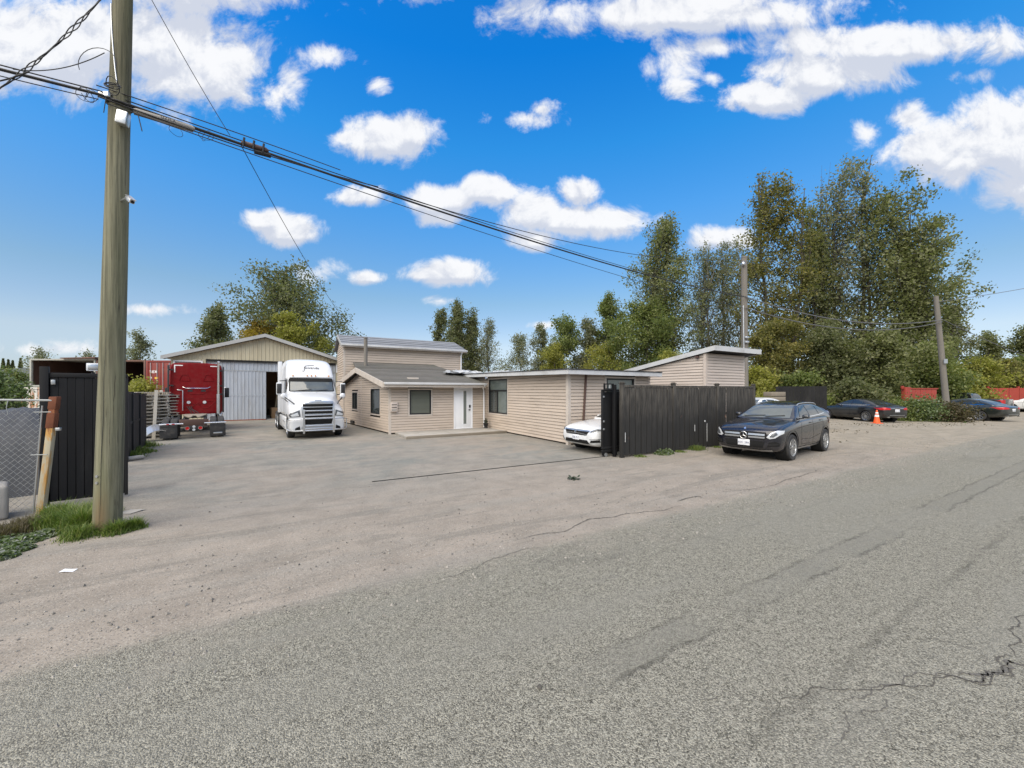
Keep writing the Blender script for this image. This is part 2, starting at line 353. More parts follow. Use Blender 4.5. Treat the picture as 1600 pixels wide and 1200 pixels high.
# ------------------------------------------------------------------ ground, road, yard
def ground_mat(name, kind):
    m, t, b = new_mat(name)
    tc = t.node('ShaderNodeTexCoord').outputs['Object']       # object space here is the street's own frame: x along it, y away from it
    a, bb, _ = t.xyz(tc)
    big = t.noise(tc, .35, 5, .6, .4); mid = t.noise(tc, 1.6, 6, .62, .2); fine = t.noise(tc, 55, 3, .6)
    sand = t.noise(tc, 240, 2, .6)
    streak = t.noise(t.scale(tc, .22, 1.5, 1), 1.3, 6, .6, .25)
    # dusty tan hardpan
    dirt = t.mix(t.ramp(mid, .3, .7), (.222, .193, .160, 1), (.292, .254, .212, 1))
    dirt = t.mix(t.math('MULTIPLY', t.ramp(streak, .45, .68), .5), dirt, (.225, .212, .186, 1))
    peb = t.voro(tc, 42, 'Distance'); pc = t.voro(tc, 42, 'Color')
    pm = t.math('MULTIPLY', t.ramp(peb, .16, .30, 1., 0.), t.ramp(t.xyz(pc)[0], .50, .62))
    gravel_zone = t.math('MULTIPLY', t.ramp(t.math('ADD', bb, t.math('MULTIPLY', big, 2.4)), 5.0, 7.8, 1., .16), t.ramp(mid, .34, .56, .25, 1.))
    pm = t.math('MULTIPLY', pm, gravel_zone)
    pebcol = t.mix(t.xyz(pc)[1], (.075, .07, .063, 1), (.40, .38, .345, 1))
    dirt = t.mix(t.math('MULTIPLY', pm, .85), dirt, pebcol)
    # grey old pavement of the yard
    yard = t.mix(t.ramp(mid, .3, .7), (.168, .166, .148, 1), (.252, .240, .208, 1))
    yard = t.mix(t.math('MULTIPLY', t.ramp(streak, .50, .66), .45), yard, (.262, .226, .186, 1))
    blot = t.noise(tc, .8, 5, .65, .8)
    blot = t.math('MULTIPLY', t.ramp(blot, .50, .66), t.ramp(a, -4.5, 3.5, 1., .35))
    patch_ = t.noise(t.scale(tc, .5, 1., 1.), .55, 7, .66, .9); yard = t.mix(t.math('MULTIPLY', t.ramp(patch_, .50, .58), .75), yard, (.160, .170, .155, 1)); yard = t.mix(t.math('MULTIPLY', t.ramp(patch_, .38, .47, 1., 0.), .65), yard, (.272, .228, .184, 1))
    yard = t.mix(t.math('MULTIPLY', blot, .60), yard, (.105, .098, .088, 1))
    gr = t.noise(tc, 9, 6, .75); yard = t.mix(t.math('MULTIPLY', t.ramp(gr, .54, .72), .40), yard, (.13, .125, .11, 1))
    ym = t.math('MULTIPLY', t.ramp(t.math('ADD', bb, t.math('MULTIPLY', t.math('SUBTRACT', mid, .5), 2.6)), 6.3, 9.6), t.ramp(a, 11.5, 15., 1., 0.))
    ym = t.math('MULTIPLY', ym, t.ramp(t.math('ADD', big, t.math('MULTIPLY', mid, .35)), .46, .76, .98, .40))
    tr_ = t.noise(t.scale(tc, .35, 2.4, 1), 1.0, 8, .7, .5); dirt = t.mix(t.math('MULTIPLY', t.ramp(tr_, .50, .62), .55), dirt, (.155, .143, .122, 1))
    c = t.mix(ym, dirt, yard)
    # lot beyond the house is yellower, dry and leaf-strewn
    lot = t.math('MULTIPLY', t.ramp(a, 14., 20.), .55); c = t.mix(lot, c, t.mix(t.ramp(mid, .35, .65), (.235, .205, .150, 1), (.315, .275, .205, 1)))
    sp1 = t.voro(tc, 110, 'Color'); sp = t.xyz(sp1)[0]; c = t.mix(t.math('MULTIPLY', t.ramp(sp, .80, .95), .55), c, (.10, .092, .08, 1)); c = t.mix(t.math('MULTIPLY', t.ramp(t.xyz(sp1)[1], .86, .97), .5), c, (.42, .39, .34, 1))
    h = t.math('ADD', t.math('MULTIPLY', t.math('ADD', fine, mid), .5), t.math('MULTIPLY', pm, 1.0))
    if kind == 'road':
        g1 = t.voro(tc, 120, 'Color'); g1d = t.voro(tc, 120, 'Distance'); g2 = t.voro(tc, 210, 'Color')
        gv = t.math('ADD', t.math('MULTIPLY', t.xyz(g1)[0], .6), t.math('MULTIPLY', t.xyz(g2)[1], .4))
        clump = t.noise(tc, 16, 5, .7)
        gv = t.math('ADD', gv, t.math('MULTIPLY', t.math('SUBTRACT', clump, .5), .60))
        road = t.mix(t.ramp(gv, .10, .92, smooth=False), (.070, .066, .053, 1), (.455, .432, .355, 1))
        wear = t.noise(t.scale(tc, .16, .9, 1), 1.2, 6, .6, .3)
        road = t.mix(t.math('MULTIPLY', t.ramp(wear, .44, .60), .38), road, (.272, .262, .224, 1))
        drk = t.noise(t.scale(tc, .45, 1., 1), .9, 8, .72, 1.0)
        road = t.mix(t.math('MULTIPLY', t.ramp(drk, .56, .70), .36), road, (.115, .110, .095, 1))
        # an old trench reinstatement runs lengthways: a smoother, finer strip with frayed darker edges, and a worn seam beside it
        wn = t.math('MULTIPLY', t.math('SUBTRACT', t.noise(tc, 2.2, 8, .72, .6), .5), .26); bw = t.math('ADD', bb, wn)
        gap = t.ramp(t.noise(t.scale(tc, .5, .5, 1), 1.7, 5, .6), .38, .60)
        strip_ = t.math('MULTIPLY', t.ramp(bw, 1.86, 1.92), t.ramp(bw, 2.10, 2.16, 1., 0.))
        road = t.mix(t.math('MULTIPLY', t.math('MULTIPLY', strip_, gap), .55), road, (.190, .183, .155, 1))
        seam = None
        for b0_, wd_, am in ((1.88, .035, .75), (2.15, .035, .75), (1.18, .05, .65), (-.35, .05, .5), (3.1, .03, .35)):
            q = t.math('MULTIPLY', t.ramp(t.math('ABSOLUTE', t.math('SUBTRACT', bw, b0_)), .004, wd_, 1., 0.), am); seam = q if seam is None else t.math('MAXIMUM', seam, q)
        seam = t.math('MULTIPLY', seam, t.math('MULTIPLY', gap, t.ramp(clump, .36, .62)))
        road = t.mix(seam, road, (.075, .070, .058, 1))
        bald = t.ramp(t.noise(t.scale(tc, .6, 1.4, 1), .8, 5, .6, .5), .64, .72); road = t.mix(t.math('MULTIPLY', bald, .55), road, (.215, .207, .18, 1))
        dn_ = t.math('MULTIPLY', t.math('SUBTRACT', t.noise(tc, 1.1, 8, .72, .6), .5), 4.2)
        dm = t.math('MAXIMUM', t.ramp(t.math('ADD', bb, dn_), 3.1, 5.8), t.ramp(t.math('ADD', bb, t.math('MULTIPLY', dn_, .12)), 3.80, 4.15))
        c = t.mix(dm, road, c)
        hr = t.math('ADD', t.math('MULTIPLY', t.math('SUBTRACT', 1., g1d), 1.0), t.math('MULTIPLY', gv, .9))
        hr = t.math('MULTIPLY', hr, t.math('SUBTRACT', 1., t.math('MULTIPLY', t.math('MAXIMUM', bald, t.math('MULTIPLY', strip_, gap)), .25)))
        hr = t.math('SUBTRACT', hr, t.math('MULTIPLY', seam, 1.5))
        mh = t.node('ShaderNodeMix', data_type='FLOAT'); t.put(mh.inputs[0], dm); t.put(mh.inputs[2], hr); t.put(mh.inputs[3], h); h = mh.outputs[0]
    k = t.math('ADD', .70, t.math('MULTIPLY', fine, .34)); k = t.math('ADD', k, t.math('MULTIPLY', sand, .26))
    c = t.mix(1., c, t.comb(k, k, k), 'MULTIPLY')
    t.link(c, b.inputs['Base Color']); b.inputs['Roughness'].default_value = .93; b.inputs['Specular IOR Level'].default_value = .25
    bump(t, b, h, .010, .9)
    return m
M['ground'] = ground_mat('dusty hardpan', 'ground'); M['road'] = ground_mat('worn asphalt', 'road')

def strip_sheet(name, a0, a1, near, far, z, m, step=.35):
    """sheet in the street's frame between two edge functions of a"""
    n = int((a1 - a0) / step); vs, fs = [], []
    for i in range(n + 1):
        a = a0 + (a1 - a0) * i / n; vs += [(a, near(a), z), (a, far(a), z)]
    for i in range(n): fs.append((2 * i, 2 * i + 2, 2 * i + 3, 2 * i + 1))
    me = bpy.data.meshes.new(name); me.from_pydata(vs, [], fs); o = link(name, me, m); o.rotation_euler = (0, 0, TH)
    return tag(o, kind='structure')
def wob(seed, amp, fr):
    r = random.Random(seed); ph = [(r.uniform(0, 6.28), fr * k * r.uniform(.7, 1.3), amp / k ** .8) for k in (1, 2, 3.7, 6.1, 11)]
    return lambda a: sum(A * math.sin(f * a + p) for p, f, A in ph)
me = bpy.data.meshes.new('ground'); me.from_pydata([(-900, -900, 0), (900, -900, 0), (900, 900, 0), (-900, 900, 0)], [], [(0, 1, 2, 3)])
g = link('ground', me, M['ground']); g.rotation_euler = (0, 0, TH); tag(g, kind='structure')
w1 = wob(3, .05, .9)
ROAD_EDGE = lambda a: 4.22 + w1(a) * .8 + .12 * math.sin(a * .35)
strip_sheet('road', -80, 140, lambda a: -6., ROAD_EDGE, .004, M['road'], .12)
w2 = wob(5, .12, .5)
strip_sheet('yard_pavement', -3.9, 13.5, lambda a: 8.25 + w2(a) * .3, lambda a: 46., .002, M['ground'], .5)

# cracks and broken edges in the asphalt: dark, narrow, frayed strips
def crack(pts, w, seed, name='crack', zz=.007, jag=.03, n=60, m=None):
    r = random.Random(seed); P = [Vector((p[0], p[1], 0)) for p in pts]
    ln = [0.]
    for i in range(1, len(P)): ln.append(ln[-1] + (P[i] - P[i - 1]).length)
    vs, fs = [], []; off = 0.; vel = 0.
    for i in range(n + 1):
        s_ = ln[-1] * i / n; k = max(j for j in range(len(ln)) if ln[j] <= s_ + 1e-9); k = min(k, len(P) - 2)
        q = P[k].lerp(P[k + 1], (s_ - ln[k]) / max(ln[k + 1] - ln[k], 1e-6)); tdir = (P[k + 1] - P[k]).normalized(); nn = Vector((-tdir.y, tdir.x, 0))
        vel = vel * .82 + r.gauss(0, jag * .10); off = off * .97 + vel; e = min(1, 6 * i / n, 6 * (n - i) / n); ww = w * e * r.uniform(.35, 1.2)
        c = q + nn * off; vs += [(*(c + nn * ww).xy, zz), (*(c - nn * ww * r.uniform(.3, 1)).xy, zz)]
    for i in range(n): fs.append((2 * i, 2 * i + 1, 2 * i + 3, 2 * i + 2))
    me = bpy.data.meshes.new(name); me.from_pydata(vs, [], fs)
    return link(name, me, m or M['crackdark'], ROADOBJ)
ROADOBJ = [o for o in bpy.data.objects if o.name == 'road'][0]
M['crackdark'] = mat('crack grit', (.085, .078, .067), .95, var=.5, vs=40, bp=.01, bs=80)
M['crackmid'] = mat('frayed asphalt', (.120, .112, .098), .95, var=.4, vs=30, bp=.01, bs=90)
def pl(*q): return [ab(gp(*k)) for k in q]
crack(pl((800, 846), (870, 831), (935, 812), (985, 806), (1010, 801), (1072, 791)), .011, 1, n=160)
crack(pl((1058, 784), (1075, 778), (1092, 776), (1102, 780)), .016, 2, n=60, jag=.01)
crack(pl((1120, 772), (1200, 757), (1215, 752), (1270, 738), (1304, 736)), .010, 3, n=120)
crack(pl((680, 908), (720, 899), (800, 868), (845, 852)), .008, 4, n=110, m=M['crackmid'], jag=.03)
LOWC = ((1660, 1050), (1600, 1036), (1570, 1030), (1545, 1046), (1520, 1058), (1490, 1054), (1440, 1066), (1370, 1078), (1300, 1092), (1240, 1115), (1215, 1133))
crack(pl(*LOWC), .006, 5, n=300, jag=.018)
crack(pl(*LOWC[:6]), .020, 25, n=260, jag=.012, m=M['crackmid']); crack(pl(*LOWC[1:6]), .010, 35, n=200, jag=.02); crack(pl(*LOWC[3:9]), .007, 45, n=200, jag=.025, m=M['crackmid'])
crack(pl((1640, 955), (1600, 968), (1572, 982), (1578, 1000), (1590, 1020), (1600, 1034)), .008, 6, n=160, jag=.02)
crack(pl((1545, 1046), (1500, 1010), (1420, 985)), .004, 7, n=120, m=M['crackmid'], jag=.03)
crack(pl((1370, 1078), (1330, 1110), (1300, 1170)), .005, 8, n=120, m=M['crackmid'], jag=.03)
crack(pl((1230, 1130), (1160, 1100), (1080, 1092)), .004, 9, n=120, m=M['crackmid'], jag=.03)

# loose stones along the verge: nobody could count them
def pebbles():
    n = 15000; r = np.random.RandomState(4)
    a = r.uniform(-9, 24, n); b = 3.2 + np.abs(r.normal(0, 1.5, n)) * np.where(r.rand(n) < .25, 2.2, 1); sz = .004 + .014 * r.rand(n) ** 4
    base = np.array([[1, 0, 0], [-.5, .87, 0], [-.5, -.87, 0], [0, 0, 1.0], [.3, .2, .8]]); V = np.zeros((n, 4, 3))
    for k in range(4): V[:, k] = base[k] * (sz * (.6 + .8 * r.rand(n)))[:, None]
    ang = r.uniform(0, 6.28, n); c, s = np.cos(ang), np.sin(ang); X = V[:, :, 0] * c[:, None] - V[:, :, 1] * s[:, None]; Y = V[:, :, 0] * s[:, None] + V[:, :, 1] * c[:, None]
    V[:, :, 0] = X + a[:, None]; V[:, :, 1] = Y + b[:, None]; V[:, :, 2] += .003
    i = np.arange(n)[:, None] * 4
    fs = np.concatenate([i + np.array([[0, 1, 3]]), i + np.array([[1, 2, 3]]), i + np.array([[2, 0, 3]])])
    me = bpy.data.meshes.new('gravel'); me.from_pydata(V.reshape(-1, 3).tolist(), [], fs.tolist())
    m, t, bs = new_mat('loose stone'); rd = t.node('ShaderNodeNewGeometry').outputs['Random Per Island']
    t.link(t.mix(rd, (.09, .085, .075, 1), (.36, .335, .30, 1)), bs.inputs['Base Color']); bs.inputs['Roughness'].default_value = .9
    o = link('gravel', me, m); o.rotation_euler = (0, 0, TH); tag(o, 'loose grey gravel scattered over the dusty verge', 'gravel', kind='stuff')
pebbles()
# gate rail let into the driveway
mb = MB(); mb.box(0, 6.75, -.011, .011, .0, .016)
p_ = ab(gp(583, 755)); o = mb.build('gate_rail', M['dark']); o.location = S(p_[0], 8.62); o.rotation_euler = (0, 0, TH - R(1.2))
tag(o, 'long dark gate track lying across the driveway', 'gate track')

# ------------------------------------------------------------------ siding, windows
def siding(parent, p0, p1, z0, ztop, holes=(), expo=.122, m='siding', ncol=1, off=0.):
    """lap boards, each course (or piece between openings) an object; outward is to the right of p0->p1"""
    p0, p1 = Vector(p0), Vector(p1); L = (p1 - p0).length; d = (p1 - p0) / L; nrm = Vector((d.y, -d.x))
    zmax = max(ztop(i / 40 * L) for i in range(41)); n = int(math.ceil((zmax - z0) / expo))
    for i in range(n):
        za, zb = z0 + i * expo + .013, z0 + (i + 1) * expo  # bottom gap bares the dark backing as a painted lap shadow
        cuts = [(0., L)]
        for t0, t1, h0, h1 in holes:
            if h0 < zb - .01 and h1 > za + .01:
                nc = []
                for c0, c1 in cuts:
                    if t1 <= c0 or t0 >= c1: nc.append((c0, c1)); continue
                    if t0 > c0: nc.append((c0, t0))
                    if t1 < c1: nc.append((t1, c1))
                cuts = nc
        for c0, c1 in cuts:
            nn = max(1, int(ncol * (c1 - c0) / L)) if ncol > 1 else 1
            mb = MB()
            for k in range(nn):
                ta, tb = c0 + (c1 - c0) * k / nn, c0 + (c1 - c0) * (k + 1) / nn
                ha, hb = min(zb, ztop(ta)), min(zb, ztop(tb))
                if ha <= za + .004 and hb <= za + .004: continue
                ha, hb = max(ha, za + .001), max(hb, za + .001)
                def P(t_, z, o_): q = p0 + d * t_ + nrm * (o_ + off); return (q.x, q.y, z)
                oa = .032 - .027 * (ha - za) / expo; ob = .032 - .027 * (hb - za) / expo
                mb.add([P(ta, za, -.01), P(tb, za, -.01), P(ta, za, .032), P(tb, za, .032), P(ta, ha, oa), P(tb, hb, ob)], [(0, 1, 3, 2), (2, 3, 5, 4)])
            if mb.v: mb.build('siding_board', M[m], parent, smooth=False)
def wall_back(parent, p0, p1, z0, tops, thick=.12, m='wallback', name='wall'):
    """solid wall behind the boards; tops = list of (t, z)"""
    p0, p1 = Vector(p0), Vector(p1); L = (p1 - p0).length; d = (p1 - p0) / L; nrm = Vector((d.y, -d.x))
    poly = [(0, z0), (L, z0)] + [(t_, z) for t_, z in reversed(tops)]
    mb = MB(); mb.prism(poly, -.075, -.075 - thick, lambda u, v, h: (*(p0 + d * u + nrm * h), v))
    return mb.build(name, M[m], parent, smooth=False)
def on_wall(p0, p1):
    p0, p1 = Vector(p0), Vector(p1); L = (p1 - p0).length; d = (p1 - p0) / L; nrm = Vector((d.y, -d.x))
    return lambda t_, z, h: (*(p0 + d * t_ + nrm * h), z)
def wbox(mb, fn, t0, t1, z0, z1, h0, h1):
    mb.hexa([fn(t0, z0, h0), fn(t1, z0, h0), fn(t1, z0, h1), fn(t0, z0, h1)], [fn(t0, z1, h0), fn(t1, z1, h0), fn(t1, z1, h1), fn(t0, z1, h1)])
def frame_ring(mb, fn, t0, t1, z0, z1, w, h0, h1):
    wbox(mb, fn, t0, t1, z0, z0 + w, h0, h1); wbox(mb, fn, t0, t1, z1 - w, z1, h0, h1)
    wbox(mb, fn, t0, t0 + w, z0 + w, z1 - w, h0, h1); wbox(mb, fn, t1 - w, t1, z0 + w, z1 - w, h0, h1)
def window(parent, p0, p1, t0, t1, z0, z1, pane='glass', trim=True, bars=(), slats=False, split=None):
    fn = on_wall(p0, p1)
    mb = MB(); frame_ring(mb, fn, t0, t1, z0, z1, .055, -.06, .03)
    for kind, q in bars:
        if kind == 'v': wbox(mb, fn, q - .022, q + .022, z0 + .05, (split or z1) - .05, -.05, .022)
        else: wbox(mb, fn, t0 + .05, t1 - .05, q - .03, q + .03, -.05, .024)
    w = mb.build('window', M['black_frame'], parent, smooth=False)
    if split:
        g_ = MB(); wbox(g_, fn, t0 + .05, t1 - .05, split, z1 - .05, -.05, -.028); g_.build('pane', M['glass_reflect'], w, smooth=False)
        mid = [q for k_, q in bars if k_ == 'v'][0]
        g_ = MB(); wbox(g_, fn, t0 + .05, mid, z0 + .05, split, -.05, -.032); g_.build('pane', M['glass'], w, smooth=False)
        g_ = MB(); wbox(g_, fn, mid, t1 - .05, z0 + .05, split, -.05, -.028); g_.build('pane', M['glass_reflect'], w, smooth=False)
    else:
        g_ = MB(); wbox(g_, fn, t0 + .05, t1 - .05, z0 + .05, z1 - .05, -.055, -.030); g_.build('pane', M[pane], w, smooth=False)
    if slats:
        n = int((z1 - z0 - .1) / .055)
        for i in range(n):
            z = z0 + .06 + i * .055; s_ = MB()
            s_.quad(fn(t0 + .06, z, -.012), fn(t1 - .06, z, -.012), fn(t1 - .06, z + .050, -.023), fn(t0 + .06, z + .050, -.023)); s_.build('blind_slat', M['blind'], w, smooth=False)
    if trim:
        mb = MB(); frame_ring(mb, fn, t0 - .07, t1 + .07, z0 - .07, z1 + .07, .068, -.01, .028); mb.build('window_trim', M['trim'], parent, smooth=False)
    return w
def corner_post(parent, x, y, z0, z1, w=.075, m='trim'):
    mb = MB(); mb.box(x - w, x + .026, y - .026, y + w, z0, z1); mb.build('corner_trim', M[m], parent, smooth=False)

# ------------------------------------------------------------------ front office: low gabled house
a0, b0 = 3.9, 17.7
H1 = thing('office_house', 'low cream clapboard office with grey shingle roof, big dark window and white front door', 'house', S(a0, b0), TH)
C_, E_, D_ = (0., 0.), (-1.0, 7.8), (4.85, 0.)
LW = (Vector(E_) - Vector(C_)).length
ft = lambda t_: 2.16
peak = .56 * LW
def gt(t_):      # t measured from the far corner E
    s_ = LW - t_
    return 2.18 + (3.02 - 2.18) * s_ / peak if s_ < peak else 3.02 - (3.02 - 2.28) * (s_ - peak) / (LW - peak)
front_holes = [(.78, 1.96, .80, 2.06), (3.02, 4.02, .0, 2.14)]
siding(H1, C_, D_, .06, ft, front_holes)
wall_back(H1, C_, D_, 0, [(0, 2.2), (4.85, 2.2)])
lt = lambda f: LW * (1 - f)
left_holes = [(lt(.350) - .07, lt(.175) + .07, .76, 2.13), (lt(.782) - .07, lt(.652) + .07, .86, 1.94)]
siding(H1, E_, C_, .06, gt, left_holes, ncol=40)
wall_back(H1, E_, C_, 0, [(0, 2.25), (LW - peak, 3.0), (LW, 2.15)])
window(H1, C_, D_, .86, 1.88, .86, 2.0, 'blind', slats=True)
window(H1, E_, C_, lt(.350), lt(.175), .83, 2.06, 'glass')
window(H1, E_, C_, lt(.782), lt(.652), .93, 1.87, 'glass', bars=(('v', lt(.717)),))
mb = MB(); mb.box(-.075, .028, -.028, .075, 0, 2.18); mb.build('corner_trim', M['trim'], H1, smooth=False)
fn = on_wall(E_, C_); mb = MB(); wbox(mb, fn, LW - peak - .04, LW - peak + .04, .06, 3.0, 0, .03); mb.build('corner_trim', M['trim'], H1, smooth=False)
mb = MB(); wbox(mb, fn, lt(.80) , lt(.72), .10, .26, .02, .10); mb.build('vent_hood', M['black_frame'], H1, smooth=False)
fn = on_wall(C_, D_)
mb = MB(); frame_ring(mb, fn, 3.02, 4.02, .06, 2.14, .06, -.05, .035); fr = mb.build('door_frame', M['white_clean'], H1, smooth=False)
mb = MB(); wbox(mb, fn, 3.08, 3.96, .10, 2.08, -.05, .012); dr = mb.build('door', M['white_clean'], H1, bevel=.006)
mb = MB(); wbox(mb, fn, 3.53, 3.69, .32, 1.96, .0, .018); mb.build('pane', M['glass_reflect'], dr, smooth=False)
mb = MB(); frame_ring(mb, fn, 3.50, 3.72, .29, 1.99, .03, .01, .024); mb.build('pane_trim', M['white_clean'], dr, smooth=False)
mb = MB(); wbox(mb, fn, 3.83, 3.91, 1.12, 1.26, .01, .045); wbox(mb, fn, 3.84, 3.90, .98, 1.05, .01, .03); mb.cyl(fn(3.87, 1.015, .02), fn(3.87, 1.015, .07), .016); mb.cyl(fn(3.87, 1.015, .07), fn(3.76, 1.015, .07), .012); mb.build('door_lock', M['black_frame'], dr)
mb = MB(); wbox(mb, fn, 3.0, 4.04, .02, .06, -.02, .10); mb.build('door_sill', M['wood_old'], H1, smooth=False)
# roof: tapered planes with shingle courses
def slope(parent, name, lo0, lo1, hi0, hi1, m, course=.28, th=.02, deck='roof'):
    lo0, lo1, hi0, hi1 = map(Vector, (lo0, lo1, hi0, hi1)); n = max(2, int((hi0 - lo0).length / course)); nr = (lo1 - lo0).cross(hi0 - lo0).normalized()
    if nr.z < 0: nr = -nr
    mb = MB(); mb.hexa([lo0 - nr * .06, lo1 - nr * .06, hi1 - nr * .06, hi0 - nr * .06], [lo0, lo1, hi1, hi0]); rf = mb.build(deck, M[m], parent, smooth=False)
    for i in range(n):
        f0, f1 = i / n, (i + 1) / n
        p, q, r_, s_ = lo0.lerp(hi0, f0), lo1.lerp(hi1, f0), lo1.lerp(hi1, f1), lo0.lerp(hi0, f1)
        k = MB(); j = rng.uniform(.75, 1.2)
        k.add([p + nr * .002, q + nr * .002, p + nr * th * j, q + nr * th * j, s_ + nr * .004, r_ + nr * .004], [(0, 1, 3, 2), (2, 3, 5, 4)]); k.build(name, M[m], rf, smooth=False)
    return rf
slope(H1, 'shingle_course', (-.42, -.50, 2.33), (4.52, -.50, 2.33), (-.85, 4.37, 3.20), (4.52, 4.37, 3.20), 'shingle')
slope(H1, 'shingle_course', (-.85, 4.37, 3.20), (4.52, 4.37, 3.20), (-.55, 7.72, 3.74), (4.52, 7.72, 3.74), 'shingle')
slope(H1, 'shingle_course', (-1.42, 8.1, 2.42), (.2, 8.1, 2.42), (-.86, 4.38, 3.195), (.2, 4.38, 3.195), 'shingle')
mb = MB(); mb.box(-.42, 4.52, -.545, -.515, 2.12, 2.34); mb.build('fascia', M['trim'], H1, smooth=False)
mb = MB(); mb.box(-.40, 4.55, -.63, -.548, 2.235, 2.335); mb.build('gutter', M['fascia'], H1, bevel=.012)
mb = MB(); mb.hexa([(-.46, -.54, 2.10), (-.42, -.54, 2.10), (-.85, 4.37, 2.94), (-.89, 4.37, 2.94)], [(-.46, -.54, 2.35), (-.42, -.54, 2.35), (-.85, 4.37, 3.215), (-.89, 4.37, 3.215)]); mb.build('rake_board', M['trim'], H1, smooth=False)
mb = MB(); mb.hexa([(-.89, 4.372, 2.94), (-.85, 4.372, 2.94), (-1.42, 8.1, 2.17), (-1.46, 8.1, 2.17)], [(-.89, 4.372, 3.215), (-.85, 4.372, 3.215), (-1.42, 8.1, 2.44), (-1.46, 8.1, 2.44)]); mb.build('rake_board', M['trim'], H1, smooth=False)
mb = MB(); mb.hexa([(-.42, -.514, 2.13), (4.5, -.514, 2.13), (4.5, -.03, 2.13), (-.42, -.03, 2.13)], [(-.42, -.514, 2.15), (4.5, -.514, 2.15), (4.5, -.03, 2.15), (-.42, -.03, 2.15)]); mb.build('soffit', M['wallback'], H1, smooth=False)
mb = MB(); mb.box(.95, 1.45, .55, .80, 2.50, 2.60); mb.build('roof_vent', M['trim'], H1)
mb = MB(); mb.cyl((-.15, 5.6, 3.2), (-.15, 5.6, 5.0), .10, n=14); mb.cyl((-.15, 5.6, 4.98), (-.15, 5.6, 5.03), .112, n=14); mb.build('service_mast', M['pole_grey'], H1)
mb = MB(); mb.box(.2, 4.8, -2.1, -.03, 0, .10); mb.build('porch_slab', M['concrete'], H1, bevel=.015)
mb = MB(); mb.box(.15, 4.8, -2.18, -2.105, 0, .115); mb.build('porch_edge', M['wood_old'], H1, bevel=.008)
mb = MB(); mb.tube([(4.42, -.60, 2.24), (4.46, -.34, 2.08), (4.60, -.12, 1.96), (4.62, -.10, .14), (4.58, -.22, .11)], .038, 8); mb.build('downpipe', M['white'], H1)
# number box / mailbox by the window
MBX = thing('mailbox', 'pale wall mailbox with two slots left of the office window', 'mailbox', S(a0, b0) + Matrix.Rotation(TH, 3, 'Z') @ Vector((.13, -.028, 1.02)), TH)
mb = MB(); mb.box(-.14, .16, -.12, 0, 0, .42); mb.build('box', M['siding_pink'], MBX, bevel=.012)
for z in (.30, .18): mb = MB(); mb.box(-.10, .12, -.126, -.12, z, z + .03); mb.build('slot', M['dark'], MBX, smooth=False)
mb = MB(); mb.box(-.10, .12, -.128, -.12, .05, .12); mb.build('name_plate', M['concrete'], MBX, smooth=False)
# planter by the door
PL = thing('planter', 'black urn planter with small dark shrub beside the white downpipe', 'planter', S(8.45, 17.25, .10))
mb = MB(); mb.lathe([(.0, 0), (.10, 0), (.11, .03), (.08, .06), (.13, .22), (.15, .24), (.13, .25), (.11, .2), (0, .2)], 16); mb.build('urn', M['blackplastic'], PL)
mb = MB()
for i in range(70):
    w, e, l = rng.uniform(0, 6.28), rng.uniform(.5, 1.5), rng.uniform(.1, .3); p = Vector((math.cos(w) * math.cos(e) * l * .5, math.sin(w) * math.cos(e) * l * .5, .2 + math.sin(e) * l)); q = Vector((rng.uniform(-1, 1), rng.uniform(-1, 1), rng.uniform(-.5, 1))).normalized() * .04; o_ = q.orthogonal() * .5
    mb.add([p - q, p + o_, p + q, p - o_], [(0, 1, 2, 3)])
LEAFDARK = mat('dark leaf', (.025, .035, .018), .6); mb.build('shrub', LEAFDARK, PL, smooth=False)

# ------------------------------------------------------------------ flat-roofed extension
a0, b0 = 8.75, 10.96
H2 = thing('flat_roofed_building', 'cream clapboard building with flat white-edged roof in the middle of the yard', 'building', S(a0, b0), TH)
wl = 9.0
siding(H2, (0, wl), (0, 0), .05, lambda t_: 2.72 - .017 * t_, [(wl - 6.56, wl - 4.54, .78, 2.60)])
siding(H2, (0, 0), (4.2, 0), .05, lambda t_: 2.56, [(1.68, 3.3, .85, 2.52)])
wall_back(H2, (0, wl), (0, 0), 0, [(0, 2.70), (wl, 2.55)]); wall_back(H2, (0, 0), (4.2, 0), 0, [(0, 2.55), (4.2, 2.55)])
window(H2, (0, wl), (0, 0), wl - 6.5, wl - 4.6, .86, 2.52, split=1.98, bars=(('h', 1.98), ('v', wl - 5.62)))
window(H2, (0, 0), (4.2, 0), 1.75, 3.25, .95, 2.44, 'glass_reflect')
corner_post(H2, 0, 0, 0, 2.56, .11)
mb = MB(); mb.hexa([(-.40, -.40, 2.555), (4.4, -.40, 2.555), (4.4, 9.6, 2.74), (-.40, 9.6, 2.74)], [(-.40, -.40, 2.72), (4.4, -.40, 2.72), (4.4, 9.6, 2.90), (-.40, 9.6, 2.90)]); rf = mb.build('roof', M['roofing'], H2, smooth=False)
mb = MB(); mb.hexa([(-.43, -.43, 2.54), (-.405, -.43, 2.54), (-.405, 9.3, 2.715), (-.43, 9.3, 2.715)], [(-.43, -.43, 2.695), (-.405, -.43, 2.695), (-.405, 9.3, 2.87), (-.43, 9.3, 2.87)]); mb.build('fascia', M['fascia'], H2, smooth=False)
mb = MB(); mb.box(-.402, 4.42, -.43, -.405, 2.54, 2.695); mb.build('fascia', M['fascia'], H2, smooth=False)
mb = MB(); mb.box(-.45, 4.42, -.455, -.40, 2.70, 2.735); mb.hexa([(-.455, -.45, 2.70), (-.41, -.45, 2.70), (-.41, 9.6, 2.875), (-.455, 9.6, 2.875)], [(-.455, -.45, 2.735), (-.41, -.45, 2.735), (-.41, 9.6, 2.915), (-.455, 9.6, 2.915)]); mb.build('roof_edge', M['roofing'], H2, smooth=False)
